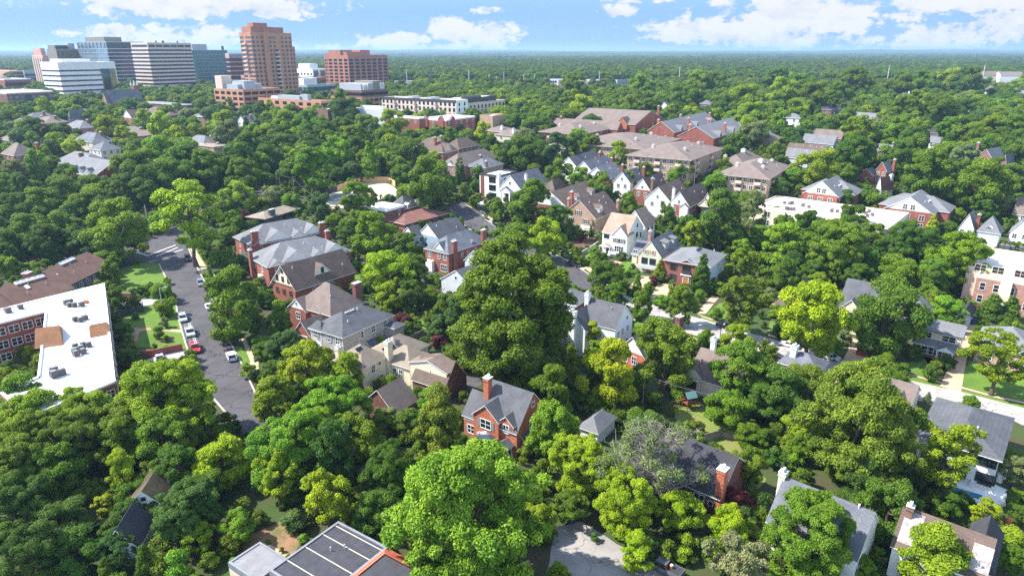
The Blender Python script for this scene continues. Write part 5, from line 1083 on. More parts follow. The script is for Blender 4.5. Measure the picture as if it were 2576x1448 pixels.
# dark banded tower behind
h,w=tower('office_tower','dark glass tower with pale blue left face and thin white floor lines','dark glass tower with pale blue face',t(0,0,1065,420),800,t(0,0,768,0)[0],t(0,0,1440,0)[0],'trim_dark','grey_membrane','grey_metal')
H=h.H; h.box(w,'L','curtain_wall',.5,w.W-.1,H-24,H-.6,0,.12,GLP); h.box(w,'R','curtain_wall',.5,w.L-.1,H-70,H-1,0,.10,GLT)
for k in range(14): h.box(w,'R','floor_line',.5,w.L+.1,H-8.4-k*4.2,H-7.5-k*4.2,.1,.45,'pale_spandrel')
for k in range(5): h.box(w,'L','floor_line',.5,w.W,H-8.4-k*4.2,H-8.0-k*4.2,.12,.3,'pale_spandrel')
for i in range(8): h.box(w,'L','fin',(i+.5)/8,1.6,H-7.2,H-1.2,.12,.3,'trim_dark')
mech(h,w,.05,.1,.5,.75,5.2,'brown_metal'); mech(h,w,-.01,-.01,1.02,1.02,1.0,'grey_metal','roof_canopy') if 0 else None
# brown ribbed block left of it
h,w=tower('office_block','brown metal office block with vertically ribbed gold-black facade','brown ribbed office block',t(0,0,562,495),820,t(0,0,468,0)[0],t(0,0,785,0)[0],'brown_metal')
H=h.H; h.box(w,'R','ribbed_glass',.5,w.L-1,H-24,H-2,0,.1,GLO)
for i in range(13): h.box(w,'R','rib',(i+.5)/13,.8,H-24,H-2,.1,.5,'trim_dark')
mech(h,w,.02,.15,.62,.9,4.4,'brown_metal'); mech(h,w,.08,.1,.6,.16,3.2,GLT,'window_band'); mech(h,w,.66,.2,.95,.8,6.5,'grey_metal')
h,w=tower('brick_tower','slim pinkish brick tower with vertical ribs at the left end of the skyline','slim pink brick tower',t(0,0,425,560),860,t(0,0,318,0)[0],t(0,0,520,0)[0],'pink_concrete',trim='tan_concrete')
for i in range(5): h.box(w,'L','rib',(i+.5)/5,2.2,-3,h.H-3,0,.9,'tan_concrete')
mech(h,w,.05,.1,.5,.8,8.5,'pink_concrete')
h,w=tower('office_tower','teal green glass office tower between the tan and orange towers','teal green glass tower',t(0,0,1955,505),860,t(0,0,1900,0)[0],t(0,0,2282,0)[0],'grey_metal',trim='grey_metal')
H=h.H; h.box(w,'R','curtain_wall',.5,w.L-.1,-4,H-.4,0,.1,GLG); h.box(w,'L','curtain_wall',.5,w.W-.1,-4,H-.4,0,.1,GLG)
for k in range(14): h.box(w,'R','floor_line',.5,w.L,H-6-k*4.4,H-5.7-k*4.4,.1,.2,'grey_metal')
for k in range(22): h.box(w,'R','mullion',(k+.5)/22,.18,H-56,H-.5,.1,.18,'grey_metal')
mech(h,w,-.02,.2,.42,.8,7,'grey_metal'); mech(h,w,.9,.3,.96,.4,5,'trim_dark','crane_arm')
h,w=tower('office_block','pale pink framed glass block squeezed left of the orange tower','pale pink framed block',t(0,0,2300,540),800,t(0,0,2262,0)[0],t(0,0,2440,0)[0],'pink_concrete',trim='pale_spandrel')
grid(h,w,'R',[h.H-9-k*5 for k in range(6)],7,3.4,3.8); grid(h,w,'L',[h.H-9-k*5 for k in range(6)],2,3.4,3.8); h.box(w,'R','window_band',.5,w.L-.2,h.H-5,h.H-1,0,.08,GLP)
# orange residential tower
def z2(x,y): return (534.4+x*.3454,31.4+y*.3454)
h,w=tower('residential_tower','tall orange stone tower with stepped crown, balconies and many small windows','tall orange tower',z2(275,145),560,z2(193,0)[0],z2(572,0)[0],'orange_stone','rust_stone',cat='tower')
H=h.H; fl=[H-4.8-k*3.4 for k in range(17)]
grid(h,w,'R',fl[:4],10,2.1,1.7,GLB,lambda i,z:i in(3,6)); grid(h,w,'L',fl[:4],6,2.1,1.7,GLB,lambda i,z:i==3)
grid(h,w,'R',fl[4:],10,2.1,1.7,GLB,lambda i,z:i in(3,6)); grid(h,w,'L',fl[4:],6,2.1,1.7,GLB,lambda i,z:i==3)
h.box(w,'R','pilaster',.31,3.2,-5,H-.3,0,1.6,'orange_stone')
for k in range(3,14): h.box(w,'R','balcony',.58,4.4,fl[k]-1.3,fl[k]-.2,0,1.8,'tan_concrete'); h.box(w,'R','balcony_door',.58,3.6,fl[k]-.2,fl[k]+1.7,0,.06,GLT)
for k in range(1,8): h.box(w,'L','balcony',.6,4.2,fl[k]-1.3,fl[k]-.2,0,1.4,'tan_concrete')
mech(h,w,.03,.05,.82,.85,4.4,'rust_stone','crown'); mech(h,w,.16,.3,.5,.8,7.6,'rust_stone','crown'); mech(h,w,.3,-.0,.5,.3,4.5,'rust_stone','crown')
w2=h.wing(topx(h.org+Matrix.Rotation(h.th,3,'Z')@Vector((w.L-.5,1.5,H-11))),4.2,w.W*.8,H-11,'flat',0,base=-6); grid(h,w2,'R',[H-15-k*3.4 for k in range(12)],1,2.1,1.7,GLB)
w3=h.wing(topx(h.org+Matrix.Rotation(h.th,3,'Z')@Vector((2,w.W-.5,H-34))),w.L*.7,8,H-34,'flat',0,base=-6); grid(h,w3,'L',[H-38-k*3.4 for k in range(5)],3,1.9,1.7,GLB)
# brown grid office
h,w=tower('office_building','rust brown office block with dark square window grid and stepped roof boxes','rust brown gridded office',z2(985,312),770,z2(836,0)[0],z2(1273,0)[0],'rust_stone')
H=h.H; fl=[H-6.6-k*3.75 for k in range(14)]
grid(h,w,'R',fl[:9],7,6.2,2.5); grid(h,w,'L',fl[:9],4,5.2,2.3); bands(h,w,'R',fl[9:],2.4); bands(h,w,'L',fl[9:],2.3)
mech(h,w,.05,.15,.55,.95,3.4,'rust_stone'); mech(h,w,.02,.4,.3,.98,5.6,'rust_stone'); mech(h,w,.45,.3,.7,.8,5.6,'rust_stone')
w2=h.wing(topx(h.org+Matrix.Rotation(h.th,3,'Z')@Vector((1.5,w.W-.2,H+1.2))),w.L*.5,w.W*.22,H+1.2,'flat',0,base=-6); grid(h,w2,'L',fl,2,2.2,2.0)
# orange low offices
h,w=tower('office_building','five-storey orange office building with grey rooftop equipment at the foot of the orange tower','five-storey orange office',z2(222,563),500,z2(8,0)[0],z2(492,0)[0],'orange_stone','grey_membrane')
H=h.H; fl=[H-3.9-k*3.9 for k in range(6)]; grid(h,w,'L',fl,5,4.6,2.1); bands(h,w,'R',fl,2.1,q0=.02,q1=.98)
for q in [i/5 for i in range(6)]: h.box(w,'R','pier',q,.9,-4,H-.9,.06,.2,'orange_stone')
mech(h,w,.1,.3,.75,.9,3.2,'grey_metal'); mech(h,w,.2,.2,.5,.6,5.6,'grey_metal'); mech(h,w,.05,.75,.3,.98,9.2,'tan_concrete'); mech(h,w,.6,.75,.95,.95,4.6,'tan_concrete')
h,w=tower('office_building','long three-storey orange office building with grey roof, in front of the orange tower','long three-storey orange office',t(1,0,655,1018),470,t(1,0,18,0)[0],t(1,0,768,0)[0],'orange_stone','grey_membrane')
H=h.H; fl=[H-3.7-k*3.8 for k in range(4)]; grid(h,w,'L',fl,8,4.2,2.1,GLT,lambda i,z:False); grid(h,w,'R',fl,3,4.2,2.1)
mech(h,w,.15,.35,.7,.7,2.4,'grey_metal'); mech(h,w,.3,.25,.6,.36,3.6,'grey_metal'); mech(h,w,.4,.7,.6,.85,1.4,'white_concrete')
h,w=tower('office_building','dark brown and orange office with big grey equipment screen on the roof','brown office with grey roof screen',t(1,0,1062,912),520,t(1,0,752,0)[0],t(1,0,1328,0)[0],'brown_stone','grey_membrane')
H=h.H; bands(h,w,'L',[H-4.0],2.2); bands(h,w,'R',[H-4.0],2.2); h.box(w,'L','lower_wall',.5,w.W,-4,H-5.4,0,.8,'orange_stone'); h.box(w,'R','lower_wall',.5,w.L,-4,H-5.4,0,.8,'orange_stone')
for k in range(1,5): 
    for s in 'LR':
        for i in range(5): h.box(w,s,'window',(i+.5)/5,4.4,H-4.6-k*3.9,H-2.6-k*3.9,.8,.86,GLT)
mech(h,w,.1,.1,.55,.8,4.6,'grey_metal'); mech(h,w,.55,.1,.95,.7,6.2,'brown_metal')
for x in (.15,.22,.3,.8,.86,.92): mech(h,w,x,.06,x+.012,.1,4.8,'trim_white','antenna')
# beige mid-rise
h,w=tower('apartment_building','long beige apartment building with white corner section, dark top storey and many narrow windows','long beige mid-rise',t(1,0,2012,1012),455,t(1,0,1262,0)[0],t(1,0,2130,0)[0],'tan_concrete','white_membrane',cat='apartment building')
H=h.H; fl=[H-3.8-k*3.7 for k in range(5)]; h.box(w,'L','dark_parapet',.5,w.W-.1,H-1.7,H+.2,0,.12,'trim_dark')
grid(h,w,'L',fl,18,1.7,2.4,GLT,lambda i,z:i%5==4)
for k in range(5):
    for i in range(4,18,5): h.box(w,'L','balcony',(i+.5)/18,2.2,fl[k]-.5,fl[k]+.6,0,.9,'brown_metal'); h.box(w,'L','balcony_door',(i+.5)/18,2.0,fl[k]+.6,fl[k]+2.2,0,.06,'trim_brown')
h.box(w,'R','white_wall',.5,w.L-.1,-4,H,0,.15,'white_siding'); 
for z in fl: h.box(w,'R','window',.25,1.6,z,z+2.3,.15,.2,GLT); h.box(w,'R','window',.7,1.6,z,z+2.3,.15,.2,GLT)
w2=h.wing(topx(h.org+Matrix.Rotation(h.th,3,'Z')@Vector((w.L,6,H-3.4))),55,16,H-3.4,'flat',0,base=-6,roofm='grey_membrane'); grid(h,w2,'R',fl[1:],12,1.7,2.4)
w3=h.wing(topx(h.org+Matrix.Rotation(h.th,3,'Z')@Vector((w.L+2,9,H))),46,14,H,'flat',0,base=-2,wall='trim_dark',roofm='white_membrane',trim='trim_dark')
mech(h,w,.2,.35,.9,.42,1.0,'grey_metal'); mech(h,w,.2,.6,.8,.66,1.2,'grey_metal'); mech(h,w3,.2,.3,.7,.4,1.0,'ac_dark')
h,w=tower('flat_building','white flat-roofed low building with pale band, in front of the brown office','white flat low building',t(1,0,1300,1108),440,t(1,0,960,0)[0],t(1,0,1395,0)[0],'grey_siding','white_membrane',cat='building'); mech(h,w,.3,.2,.8,.8,1.6,'white_concrete'); bands(h,w,'R',[h.H-4],1.6); h.box(w,'R','brick_base',.5,w.L-.1,-5,h.H-6,0,.1,'red_brick')
h,w=tower('flat_building','low building with bright white roof behind a dark spreading pine','low white roof behind the pine',t(1,0,720,1100),455,t(1,0,590,0)[0],t(1,0,930,0)[0],'brown_stone','white_membrane',cat='building')
h,w=tower('brick_apartments','three-storey dark red brick apartments with shaped gables and white flat roof','dark red brick apartments with shaped gables',t(1,0,1915,1205),408,t(1,0,1650,0)[0],t(1,0,2205,0)[0],'red_brick','white_membrane','trim_white',cat='apartment building')
for z in (h.H-3.2,h.H-6.4,h.H-9.6): h.win(w,'L',[.15,.5,.85],z,1.3,1.7,'w',2); h.win(w,'R',[.08,.3,.5,.7,.9],z,1.3,1.7,'w',2)
for s,q in (('L',.2),('L',.8),('R',.2)): h.gablet(w,s,q,4,h.H-8,h.H+.2,h.H+2.0,.4,1.0,'red_brick','red_brick')
h,w=tower('flat_building','low brick building with long white roof and overhanging eaves left of the gabled apartments','long low white roof left of the gabled apartments',t(1,0,1640,1185),408,t(1,0,1290,0)[0],t(1,0,1700,0)[0],'red_brick','white_membrane','trim_white',cat='building'); h.win(w,'L',5,h.H-3.5,1.3,1.7,'w',2)
h,w=tower('flat_building','small white roof edge in trees right of the gabled apartments','white roof edge right of the gabled apartments',t(1,0,2380,1165),425,t(1,0,2250,0)[0],t(1,0,2500,0)[0],'tan_brick','white_membrane',cat='building')
h,w=tower('hotel','cream and maroon hotel block seen between the orange tower and the rust office','cream and maroon hotel',t(1,0,568,697),950,t(1,0,405,0)[0],t(1,0,712,0)[0],'white_concrete','white_membrane',cat='hotel'); grid(h,w,'L',[h.H-8-k*6 for k in range(6)],5,3,2.4); h.box(w,'R','maroon_wall',.22,w.L*.3,-5,h.H-2,0,.2,'brown_stone'); h.box(w,'R','maroon_wall',.75,w.L*.45,-5,h.H-2,0,.2,'brown_stone'); mech(h,w,.05,.2,.6,.9,7,'white_concrete')
h,w=tower('parking_garage','long low maroon parking garage below the cream hotel','maroon parking garage',t(1,0,590,785),800,t(1,0,412,0)[0],t(1,0,785,0)[0],'brown_stone','grey_membrane',cat='parking garage'); bands(h,w,'R',[h.H-5,h.H-10],2,'trim_dark'); bands(h,w,'L',[h.H-5,h.H-10],2,'trim_dark')
h,w=tower('office_building','low grey glass office with small pyramid roof at the foot of the orange tower','low grey glass office',t(1,0,512,858),640,t(1,0,424,0)[0],t(1,0,792,0)[0],'grey_metal','grey_membrane'); bands(h,w,'R',[h.H-6,h.H-12],4,GLG); grid(h,w,'L',[h.H-6,h.H-12,h.H-18],2,5,4,GLB); mech(h,w,.0,.3,.45,.9,6,'white_concrete')
# far left cluster
h,w=tower('brick_condos','dark red brick condominium block with blue glass balconies at the left edge','red brick condos with blue balconies',t(0,0,62,935),520,-60,t(0,0,528,0)[0],'dark_brick','white_membrane','trim_white',cat='apartment building'); grid(h,w,'R',[h.H-5-k*4 for k in range(5)],8,2.2,2.2,GLP,lambda i,z:i in(3,6)); 
for q in (.44,.82): h.box(w,'R','balcony_glass',q,3.4,h.H-20,h.H-2,0,.6,GLB)
h,w=tower('brick_building','low bright red brick building in the far left distance','bright red building far left',t(0,0,40,800),760,-40,t(0,0,312,0)[0],'red_brick','grey_membrane','white_concrete',cat='building'); bands(h,w,'R',[h.H-7],3)
h,w=tower('office_building','brown ribbed building with white roof top, far left distance','brown ribbed building far left',t(0,0,90,715),950,-60,t(0,0,228,0)[0],'pink_concrete','white_membrane',cat='building'); 
for i in range(8): h.box(w,'R','window_strip',(i+.5)/8,2.4,-5,h.H-6,0,.2,GLT)
bands(h,w,'R',[h.H-5],3)
h,w=tower('office_building','grey concrete grid building beside the slim pink tower','grey grid building far left',t(0,0,240,710),980,t(0,0,215,0)[0],t(0,0,375,0)[0],'grey_metal','grey_membrane',cat='building'); grid(h,w,'R',[h.H-8-k*5.5 for k in range(8)],6,3.6,2.8)
# church
h,w=tower('church','long blue-grey gabled church roof with small red brick front below the white office','church roof',t(0,0,1130,1032),540,t(0,0,1060,0)[0],t(0,0,1440,0)[0],'red_brick','slate_shingle','trim_white',rt='gx',rh=9,cat='church',zb=24)
h.gablet(w,'L',.5,6,0,h.H,h.H+8,3,4,'orange_stone')
h,w=tower('brick_tower','small red brick church tower with white pinnacles','small pinnacled church tower',t(0,0,1345,860),580,t(0,0,1312,0)[0],t(0,0,1385,0)[0],'red_brick',cat='tower')
for x in (0,.85):
    for y in (0,.85):
        b=MB(); b.tube((0,0,h.H-.2),(0,0,h.H+4.2),.7,.05,6); o=b.build('pinnacle',mm('trim_white'),h.o); o.location=(w.x0+(x+.07)*w.L,w.y0+(y+.07)*w.W,0)
# far white apartments in the valley
h,w=tower('apartment_building','long white and red-brick apartment complex in the wooded valley below the horizon','white complex in the valley',t(2,0,285,794),900,t(2,0,222,0)[0],t(2,0,915,0)[0],'white_siding','grey_membrane',cat='apartment building',zb=18,ang=-18)
grid(h,w,'R',[h.H-5,h.H-9.5],26,2.6,2.8,GLT,lambda i,z:i%4==3); h.box(w,'R','brick_base',.5,w.L,-9,h.H-12,0,.3,'red_brick')
for q in (.12,.32,.55,.72,.9): h.box(w,'R','brick_bay',q,4,-5,h.H-1,0,.5,'pink_brick')
h,w=tower('flat_building','dark glass shed with white roof right of the valley apartments','dark shed right of the valley complex',t(2,0,1060,805),920,t(2,0,1035,0)[0],t(2,0,1215,0)[0],'grey_metal','white_membrane',cat='building',zb=20,ang=25)
h,w=tower('long_house','long brown-roofed white-gabled building far right below the horizon','long brown roof far right',t(3,0,2340,755),920,t(3,0,2280,0)[0],t(3,0,2570,0)[0],'white_siding','taupe_shingle',rt='gx',rh=4,cat='building',ang=-15)
h,w=tower('long_house','long low taupe roof left of the far right brown roof','long low taupe roof far right',t(3,0,2040,750),900,t(3,0,2020,0)[0],t(3,0,2300,0)[0],'beige_stucco','taupe_shingle',rt='gx',rh=4,cat='building',ang=-15)
h,w=tower('flat_building','pale retail sheds seen right of the rust office in the valley','pale sheds in the valley',t(1,0,1360,822),850,t(1,0,1325,0)[0],t(1,0,1610,0)[0],'white_concrete','white_membrane',cat='building',zb=14,ang=25)
# ---------------------------------------------------------------- roads, paths, lawns
ASP=M('asphalt',(.080,.074,.079),'asphalt',.9,.12); CONC=M('concrete_road',(.36,.335,.31),'asphalt',.9,.12,col2=(.22,.20,.19)); TAN=M('tan_paving',(.50,.36,.235),'plain',.9,.1,.4)
LAWN=M('lawn',(.115,.20,.022),'patch',.95,.15,.25,(.085,.16,.018)); LAWN2=M('dry_lawn',(.155,.21,.035),'patch',.95,.12,.2,(.20,.19,.06)); SAND=M('sand',(.68,.55,.40),'patch',.95,.1,.15,(.52,.42,.32)); DIRT=M('mulch',(.16,.085,.055),'patch',.95,.2,.4,(.10,.06,.04))
KERB=M('kerb_stone',(.46,.40,.34),'plain',.9,.1)
def kerb(name,pts,w=.35,hh=.12):
    P=[at(*p) for p in pts]; mb=MB()
    Q=[]
    for a,b in zip(P,P[1:]):
        n=max(1,int((b-a).length/4)); Q+=[a.lerp(b,i/n) for i in range(n)]
    Q.append(P[-1])
    for a,b in zip(Q,Q[1:]):
        d=(b-a).normalized(); n=Vector((-d.y,d.x,0))*w/2; za=g(a.y); zb_=g(b.y)
        c=[(a-n),(b-n),(b+n),(a+n)]; z=[za,zb_,zb_,za]
        mb.poly([(p.x,p.y,q+hh) for p,q in zip(c,z)]); mb.poly([(c[0].x,c[0].y,za-.1),(c[1].x,c[1].y,zb_-.1),(c[1].x,c[1].y,zb_+hh),(c[0].x,c[0].y,za+hh)]); mb.poly([(c[3].x,c[3].y,za+hh),(c[2].x,c[2].y,zb_+hh),(c[2].x,c[2].y,zb_-.1),(c[3].x,c[3].y,za-.1)])
    tag(mb.build(name,KERB),kind='structure')
LR=[(665,1060),(639,981.5),(605,909),(575,854),(515,709.5),(490,662),(474,625)]
LL=[(600,1075),(535,1000),(479.5,897),(468,868),(450,806),(439,746),(419,702),(400,664)]
drape('street',[(690,1120)]+LR+[(455,585),(480,560),(540,540),(640,500),(730,462),(715,447),(600,490),(470,545),(400,590),(330,620),(300,650),(310,672),(340,655)]+LL[::-1]+[(640,1130)],ASP,.05)
kerb('kerb',LR); kerb('kerb',LL)
for a,b in (((1490,1122),(1765,1018)),((1535,1148),(1790,1042)),((1400,1095),(1490,1125)),((1750,1088),(1840,1062))):
    A=at(*t(0,1,*a));B=at(*t(0,1,*b)); d=(B-A).normalized(); n=Vector((-d.y,d.x,0))*.22
    drape('road_marking',[((A-n).x,(A-n).y),((B-n).x,(B-n).y),((B+n).x,(B+n).y),((A+n).x,(A+n).y)],MATS['trim_white'],.062,world=True)
RU=[t(1,1,2050,565),t(1,1,2310,760),t(1,1,2574,955),t(2,1,480,1135),t(2,1,650,1232),t(2,1,810,1335),t(2,2,1100,60)]
RL=[t(2,2,1010,190),t(2,2,640,30),t(2,1,480,1330),t(2,1,260,1200),t(1,1,2380,1000),t(1,1,2140,850),t(1,1,1880,660)]
drape('street',RU+RL,ASP,.05)
CU=[t(2,2,1105,64),t(2,2,1400,165),t(2,2,1640,240),(1762.5,801.5),(1860,834),(1931,851),(2060,890),(2276,955),(2366,976),(2416,986.5),(2575,1028),(2640,1046)]
CL=[(2660,1092),(2575,1069),(2529,1046),(2306,1006),(2160,958),(2060,930),(1964,899),(1900,880),(1760,846),(1727,836),t(2,2,1480,378),t(2,2,1240,295),t(2,2,1012,194)]
drape('street',CU+CL,CONC,.06); kerb('kerb',CU[3:]); kerb('kerb',CL[1:]); kerb('kerb',RU[1:]); kerb('kerb',RL)
drape('street',[t(2,3,*p) for p in ((440,960),(700,900),(930,1040),(1060,1130),(1210,1200),(1330,1290),(1500,1380),(1760,1460),(1760,1560),(300,1560),(380,1300),(390,1180))],M('old_concrete',(.30,.275,.26),'asphalt',.9,.15,col2=(.22,.2,.185)),.05)
PV=[('driveway',3,2,((1945,370),(2085,375),(2000,700),(1940,1055),(1730,988),(1830,770),(1920,600))),('driveway',3,2,((835,500),(930,530),(1010,700),(1005,775),(740,735),(800,640))),
 ('driveway',2,1,((975,1165),(1110,1190),(930,1285),(850,1350),(720,1240),(900,1220))),('driveway',2,1,((1300,1328),(1455,1340),(1330,1460),(1180,1500),(1130,1470))),
 ('forecourt',2,2,((1390,95),(1460,-30),(1620,-60),(1660,110),(1540,100))),('driveway',2,2,((1845,262),(2010,80),(2085,90),(1950,260))),('driveway',0,1,((2000,1262),(2275,1255),(2180,1395),(2060,1355))),
 ('driveway',0,2,((2440,770),(2600,740),(2600,860),(2500,890))),('driveway',2,2,((1110,610),(1390,375),(1470,380),(1200,640),(1080,660))),('driveway',3,2,((600,880),(760,905),(640,980),(560,930)))]
for n,i,j,p in PV: drape(n,[t(i,j,*q) for q in p],TAN,.045)
drape('driveway',[t(0,2,*p) for p in ((1290,805),(1550,690),(1885,618),(1925,715),(1720,765),(1320,830))],M('grey_paving',(.40,.37,.37),'plain',.9,.1,.3),.045)
drape('driveway',[t(0,2,*p) for p in ((1150,130),(1600,108),(1620,160),(1450,180),(1150,230))],MATS['grey_paving'],.045)
drape('driveway',[t(1,2,*p) for p in ((1890,1130),(2140,870),(2300,900),(2290,960),(2000,1150),(1890,1200))],M('dark_paving',(.085,.08,.085),'plain',.9,.15),.045)
drape('driveway',[t(1,1,*p) for p in ((2175,605),(2340,560),(2400,600),(2230,640))],MATS['grey_paving'],.045)
drape('construction_ground',[t(1,1,*p) for p in ((690,525),(830,470),(960,425),(1110,388),(1310,388),(1385,430),(1435,485),(1390,545),(1250,560),(1130,575),(900,640),(740,660),(700,600))],SAND,.045)
drape('gravel_patch',[t(1,1,*p) for p in ((705,545),(800,505),(905,500),(910,550),(800,580),(715,580))],M('grey_gravel',(.22,.21,.20),'plain',.95,.2,1.),.055); drape('concrete_slab',[t(1,1,*p) for p in ((1120,465),(1150,435),(1225,455),(1200,485))],MATS['concrete'],.06)
WK=[('sidewalk',((470,615),(483,614),(512,660),(548,712),(560,735),(545,740),(520,700),(497,660))),('sidewalk',((606,850),(616,848),(632,882),(655,935),(668,972),(655,975),(640,935),(622,890))),
 ('sidewalk',(t(2,2,1860,268),t(2,2,1905,275),t(2,2,2250,395),t(2,2,2240,412))),('sidewalk',(t(3,2,0,462),t(3,2,130,505),t(3,2,130,522),t(3,2,0,480))),('sidewalk',(t(3,2,1370,848),t(3,2,1745,945),t(3,2,1740,962),t(3,2,1360,865))),
 ('sidewalk',(t(3,2,1945,990),t(3,2,2250,1075),t(3,2,2600,1150),t(3,2,2600,1170),t(3,2,2240,1092),t(3,2,1942,1010))),('sidewalk',(t(2,1,490,1138),t(2,1,530,1145),t(2,1,740,1255),t(2,1,720,1270))),
 ('sidewalk',(t(1,1,2010,585),t(1,1,2060,580),t(1,1,2400,760),t(1,1,2380,775))),('sidewalk',(t(2,2,1745,470),t(2,2,1895,520),t(2,2,1885,535),t(2,2,1735,485))),('sidewalk',(t(2,2,1210,310),t(2,2,1420,345),t(2,2,1415,360),t(2,2,1205,325))),
 ('garden_path',(t(3,2,1700,830),t(3,2,1740,700),t(3,2,1700,690),t(3,2,1540,640),t(3,2,1530,655),t(3,2,1680,720),t(3,2,1660,830)))]
for n,p in WK: drape(n,list(p),TAN,.04)
LW=[(3,2,((1290,800),(1500,700),(1700,720),(1660,850),(1600,900),(1380,848))),(3,2,((1960,830),(2120,640),(2600,700),(2600,1148),(2250,1072),(1948,985))),(3,2,((1945,1020),(2560,1180),(2600,1205),(2570,1210),(1950,1050))),(3,2,((1380,872),(1740,970),(1735,1005),(1390,915))),
 (2,2,((1205,330),(1250,318),(1398,380),(1300,460),(1210,430))),(2,2,((1745,490),(1880,545),(1800,640),(1740,600))),(2,2,((1960,262),(2090,150),(2300,200),(2330,420),(2250,398))),(2,2,((1905,285),(2240,415),(2230,440),(1900,320))),
 (1,2,((1590,310),(1740,290),(1760,420),(1650,410))),(0,2,((1450,185),(1765,170),(1830,420),(1890,612),(1600,610),(1310,580),(1250,400),(1180,330))),(0,1,((1220,1250),(1560,1160),(1620,1200),(1690,1400),(1560,1460),(1150,1500))),
 (0,2,((2368,612),(2450,590),(2545,765),(2440,770))),(0,1,((1920,1020),(1965,1015),(2085,1250),(1990,1262))),(0,1,((2065,1360),(2160,1380),(2150,1410),(2080,1415))),(2,1,((700,1100),(880,1020),(890,1060),(780,1180),(730,1230))),(2,1,((1090,1195),(1190,1140),(1250,1180),(1150,1330),(1080,1220))),
 (3,2,((20,330),(120,350),(110,420),(0,440))),(0,2,((60,0),(200,-20),(220,120),(90,180))),(1,2,((70,140),(215,85),(220,160),(80,200))),(0,1,((1640,560),(2200,480),(2200,540),(1700,620))),(1,1,((980,1300),(1050,1290),(1060,1400),(980,1380)))]
for i,j,p in LW: drape('lawn',[t(i,j,*q) for q in p],LAWN,.025)
for i,j,p in ((2,2,((1620,1230),(1880,1140),(2000,1250),(2120,1460),(1740,1470),(1650,1330))),(2,3,((1915,110),(2120,50),(2360,100),(2270,320),(1925,190))),(2,3,((2360,540),(2520,430),(2560,480),(2420,640)))): drape('lawn',[t(i,j,*q) for q in p],LAWN2,.025)
drape('garden_bed',[t(1,3,*p) for p in ((-120,1060),(300,880),(480,1080),(380,1220),(60,1420),(-150,1400))],M('garden_soil',(.30,.17,.10),'patch',.95,.2,.5,(.13,.13,.04)),.03)
drape('garden_path',[t(1,3,*p) for p in ((60,1120),(110,1115),(340,1240),(320,1270))],TAN,.05)
drape('garden_path',[t(0,2,*p) for p in ((1300,405),(1520,400),(1520,425),(1400,440),(1380,540),(1320,550),(1320,450))],M('brick_paving',(.40,.22,.16),'plain',.9,.15,.8),.05); drape('garden_path',[t(0,2,*p) for p in ((1630,405),(1830,425),(1830,450),(1640,430))],TAN,.05)
drape('garden_bed',[t(0,2,*p) for p in ((1590,520),(1680,480),(1750,490),(1750,530),(1680,560),(1600,545))],DIRT,.05); drape('garden_bed',[t(2,1,*p) for p in ((560,980),(760,900),(880,930),(700,1090),(600,1060))],DIRT,.03)
drape('dirt_ground',[t(0,1,*p) for p in ((280,1150),(700,1080),(720,1180),(400,1250),(60,1340),(0,1330))],DIRT,.03)
# ---------------------------------------------------------------- walls and fences
def fence(name,lab,pts,hh,mat,post=None,cat='fence',thick=.12,sp=2.6,off=0):
    P=[at(*p) for p in pts]; o=thing(name,lab,cat,P[0]); pm=MB(); 
    for a,b in zip(P,P[1:]):
        n=max(1,round((b-a).length/sp))
        for i in range(n):
            p=a.lerp(b,i/n)-P[0]; q=a.lerp(b,(i+1)/n)-P[0]; d=(q-p).normalized(); nn=Vector((-d.y,d.x,0))*thick/2
            z0=g(a.lerp(b,i/n).y)-P[0].z; z1=g(a.lerp(b,(i+1)/n).y)-P[0].z
            pm.poly([*( (v.x,v.y,z) for v,z in ((p-nn,z0-.3),(q-nn,z1-.3),(q-nn,z1+hh),(p-nn,z0+hh)))]); pm.poly([*((v.x,v.y,z) for v,z in ((p+nn,z0+hh),(q+nn,z1+hh),(q+nn,z1-.3),(p+nn,z0-.3)))]); pm.poly([*((v.x,v.y,z) for v,z in ((p-nn,z0+hh),(q-nn,z1+hh),(q+nn,z1+hh),(p+nn,z0+hh)))])
            if post:
                b_=MB(); b_.box(-.09,-.09,-.3,.09,.09,hh+.12); k=b_.build('post',mm(post),o); k.location=(p.x,p.y,z0)
    pm.build('panel' if post else 'wall',mm(mat),o); return o
fence('wooden_fence','new honey-coloured board fence curving round the sandy building site',[t(1,1,818,478),t(1,1,960,428),t(1,1,1095,385),t(1,1,1325,388),t(1,1,1402,428)],2.6,'fence_wood','fence_wood')
fence('mesh_fence','dark mesh fence at the left end of the honey-coloured board fence',[t(1,1,700,505),t(1,1,818,478)],2.0,'trim_dark','trim_dark')
fence('wooden_fence','weathered grey board fence round the small back lawn by the dark-roofed house',[t(2,3,1850,60),t(2,3,1922,112),t(2,3,2120,58),t(2,3,2380,108)],1.9,'grey_wood','grey_wood')
fence('retaining_wall','curving red brick garden wall above the driveway with the silver sedan',[t(0,2,1200,690),t(0,2,1400,700),t(0,2,1530,690),t(0,2,1690,655),t(0,2,1840,625)],1.7,'red_brick',None,'wall',.4)
fence('iron_fence','dark iron fence below the lawn next to the white flat roof',[t(0,2,1110,320),t(0,2,1300,270),t(0,2,1445,240),t(0,2,1440,185)],1.9,'trim_dark','trim_dark')
fence('stone_wall','stone retaining wall beside the steps of the tall white house',[t(2,1,700,1120),t(2,1,800,1060),t(2,1,890,1000)],1.4,'stone',None,'wall',.4)
fence('wooden_fence','grey fence behind the grey brick house by the purple tree',[t(1,2,1390,600),t(1,2,1520,560),t(1,2,1690,480)],1.8,'grey_wood','grey_wood')
fence('brick_wall','short brick wall and gate piers by the driveway under the tall white pole',[t(0,2,1235,130),t(0,2,1330,130)],2.4,'red_brick',None,'wall',.5)
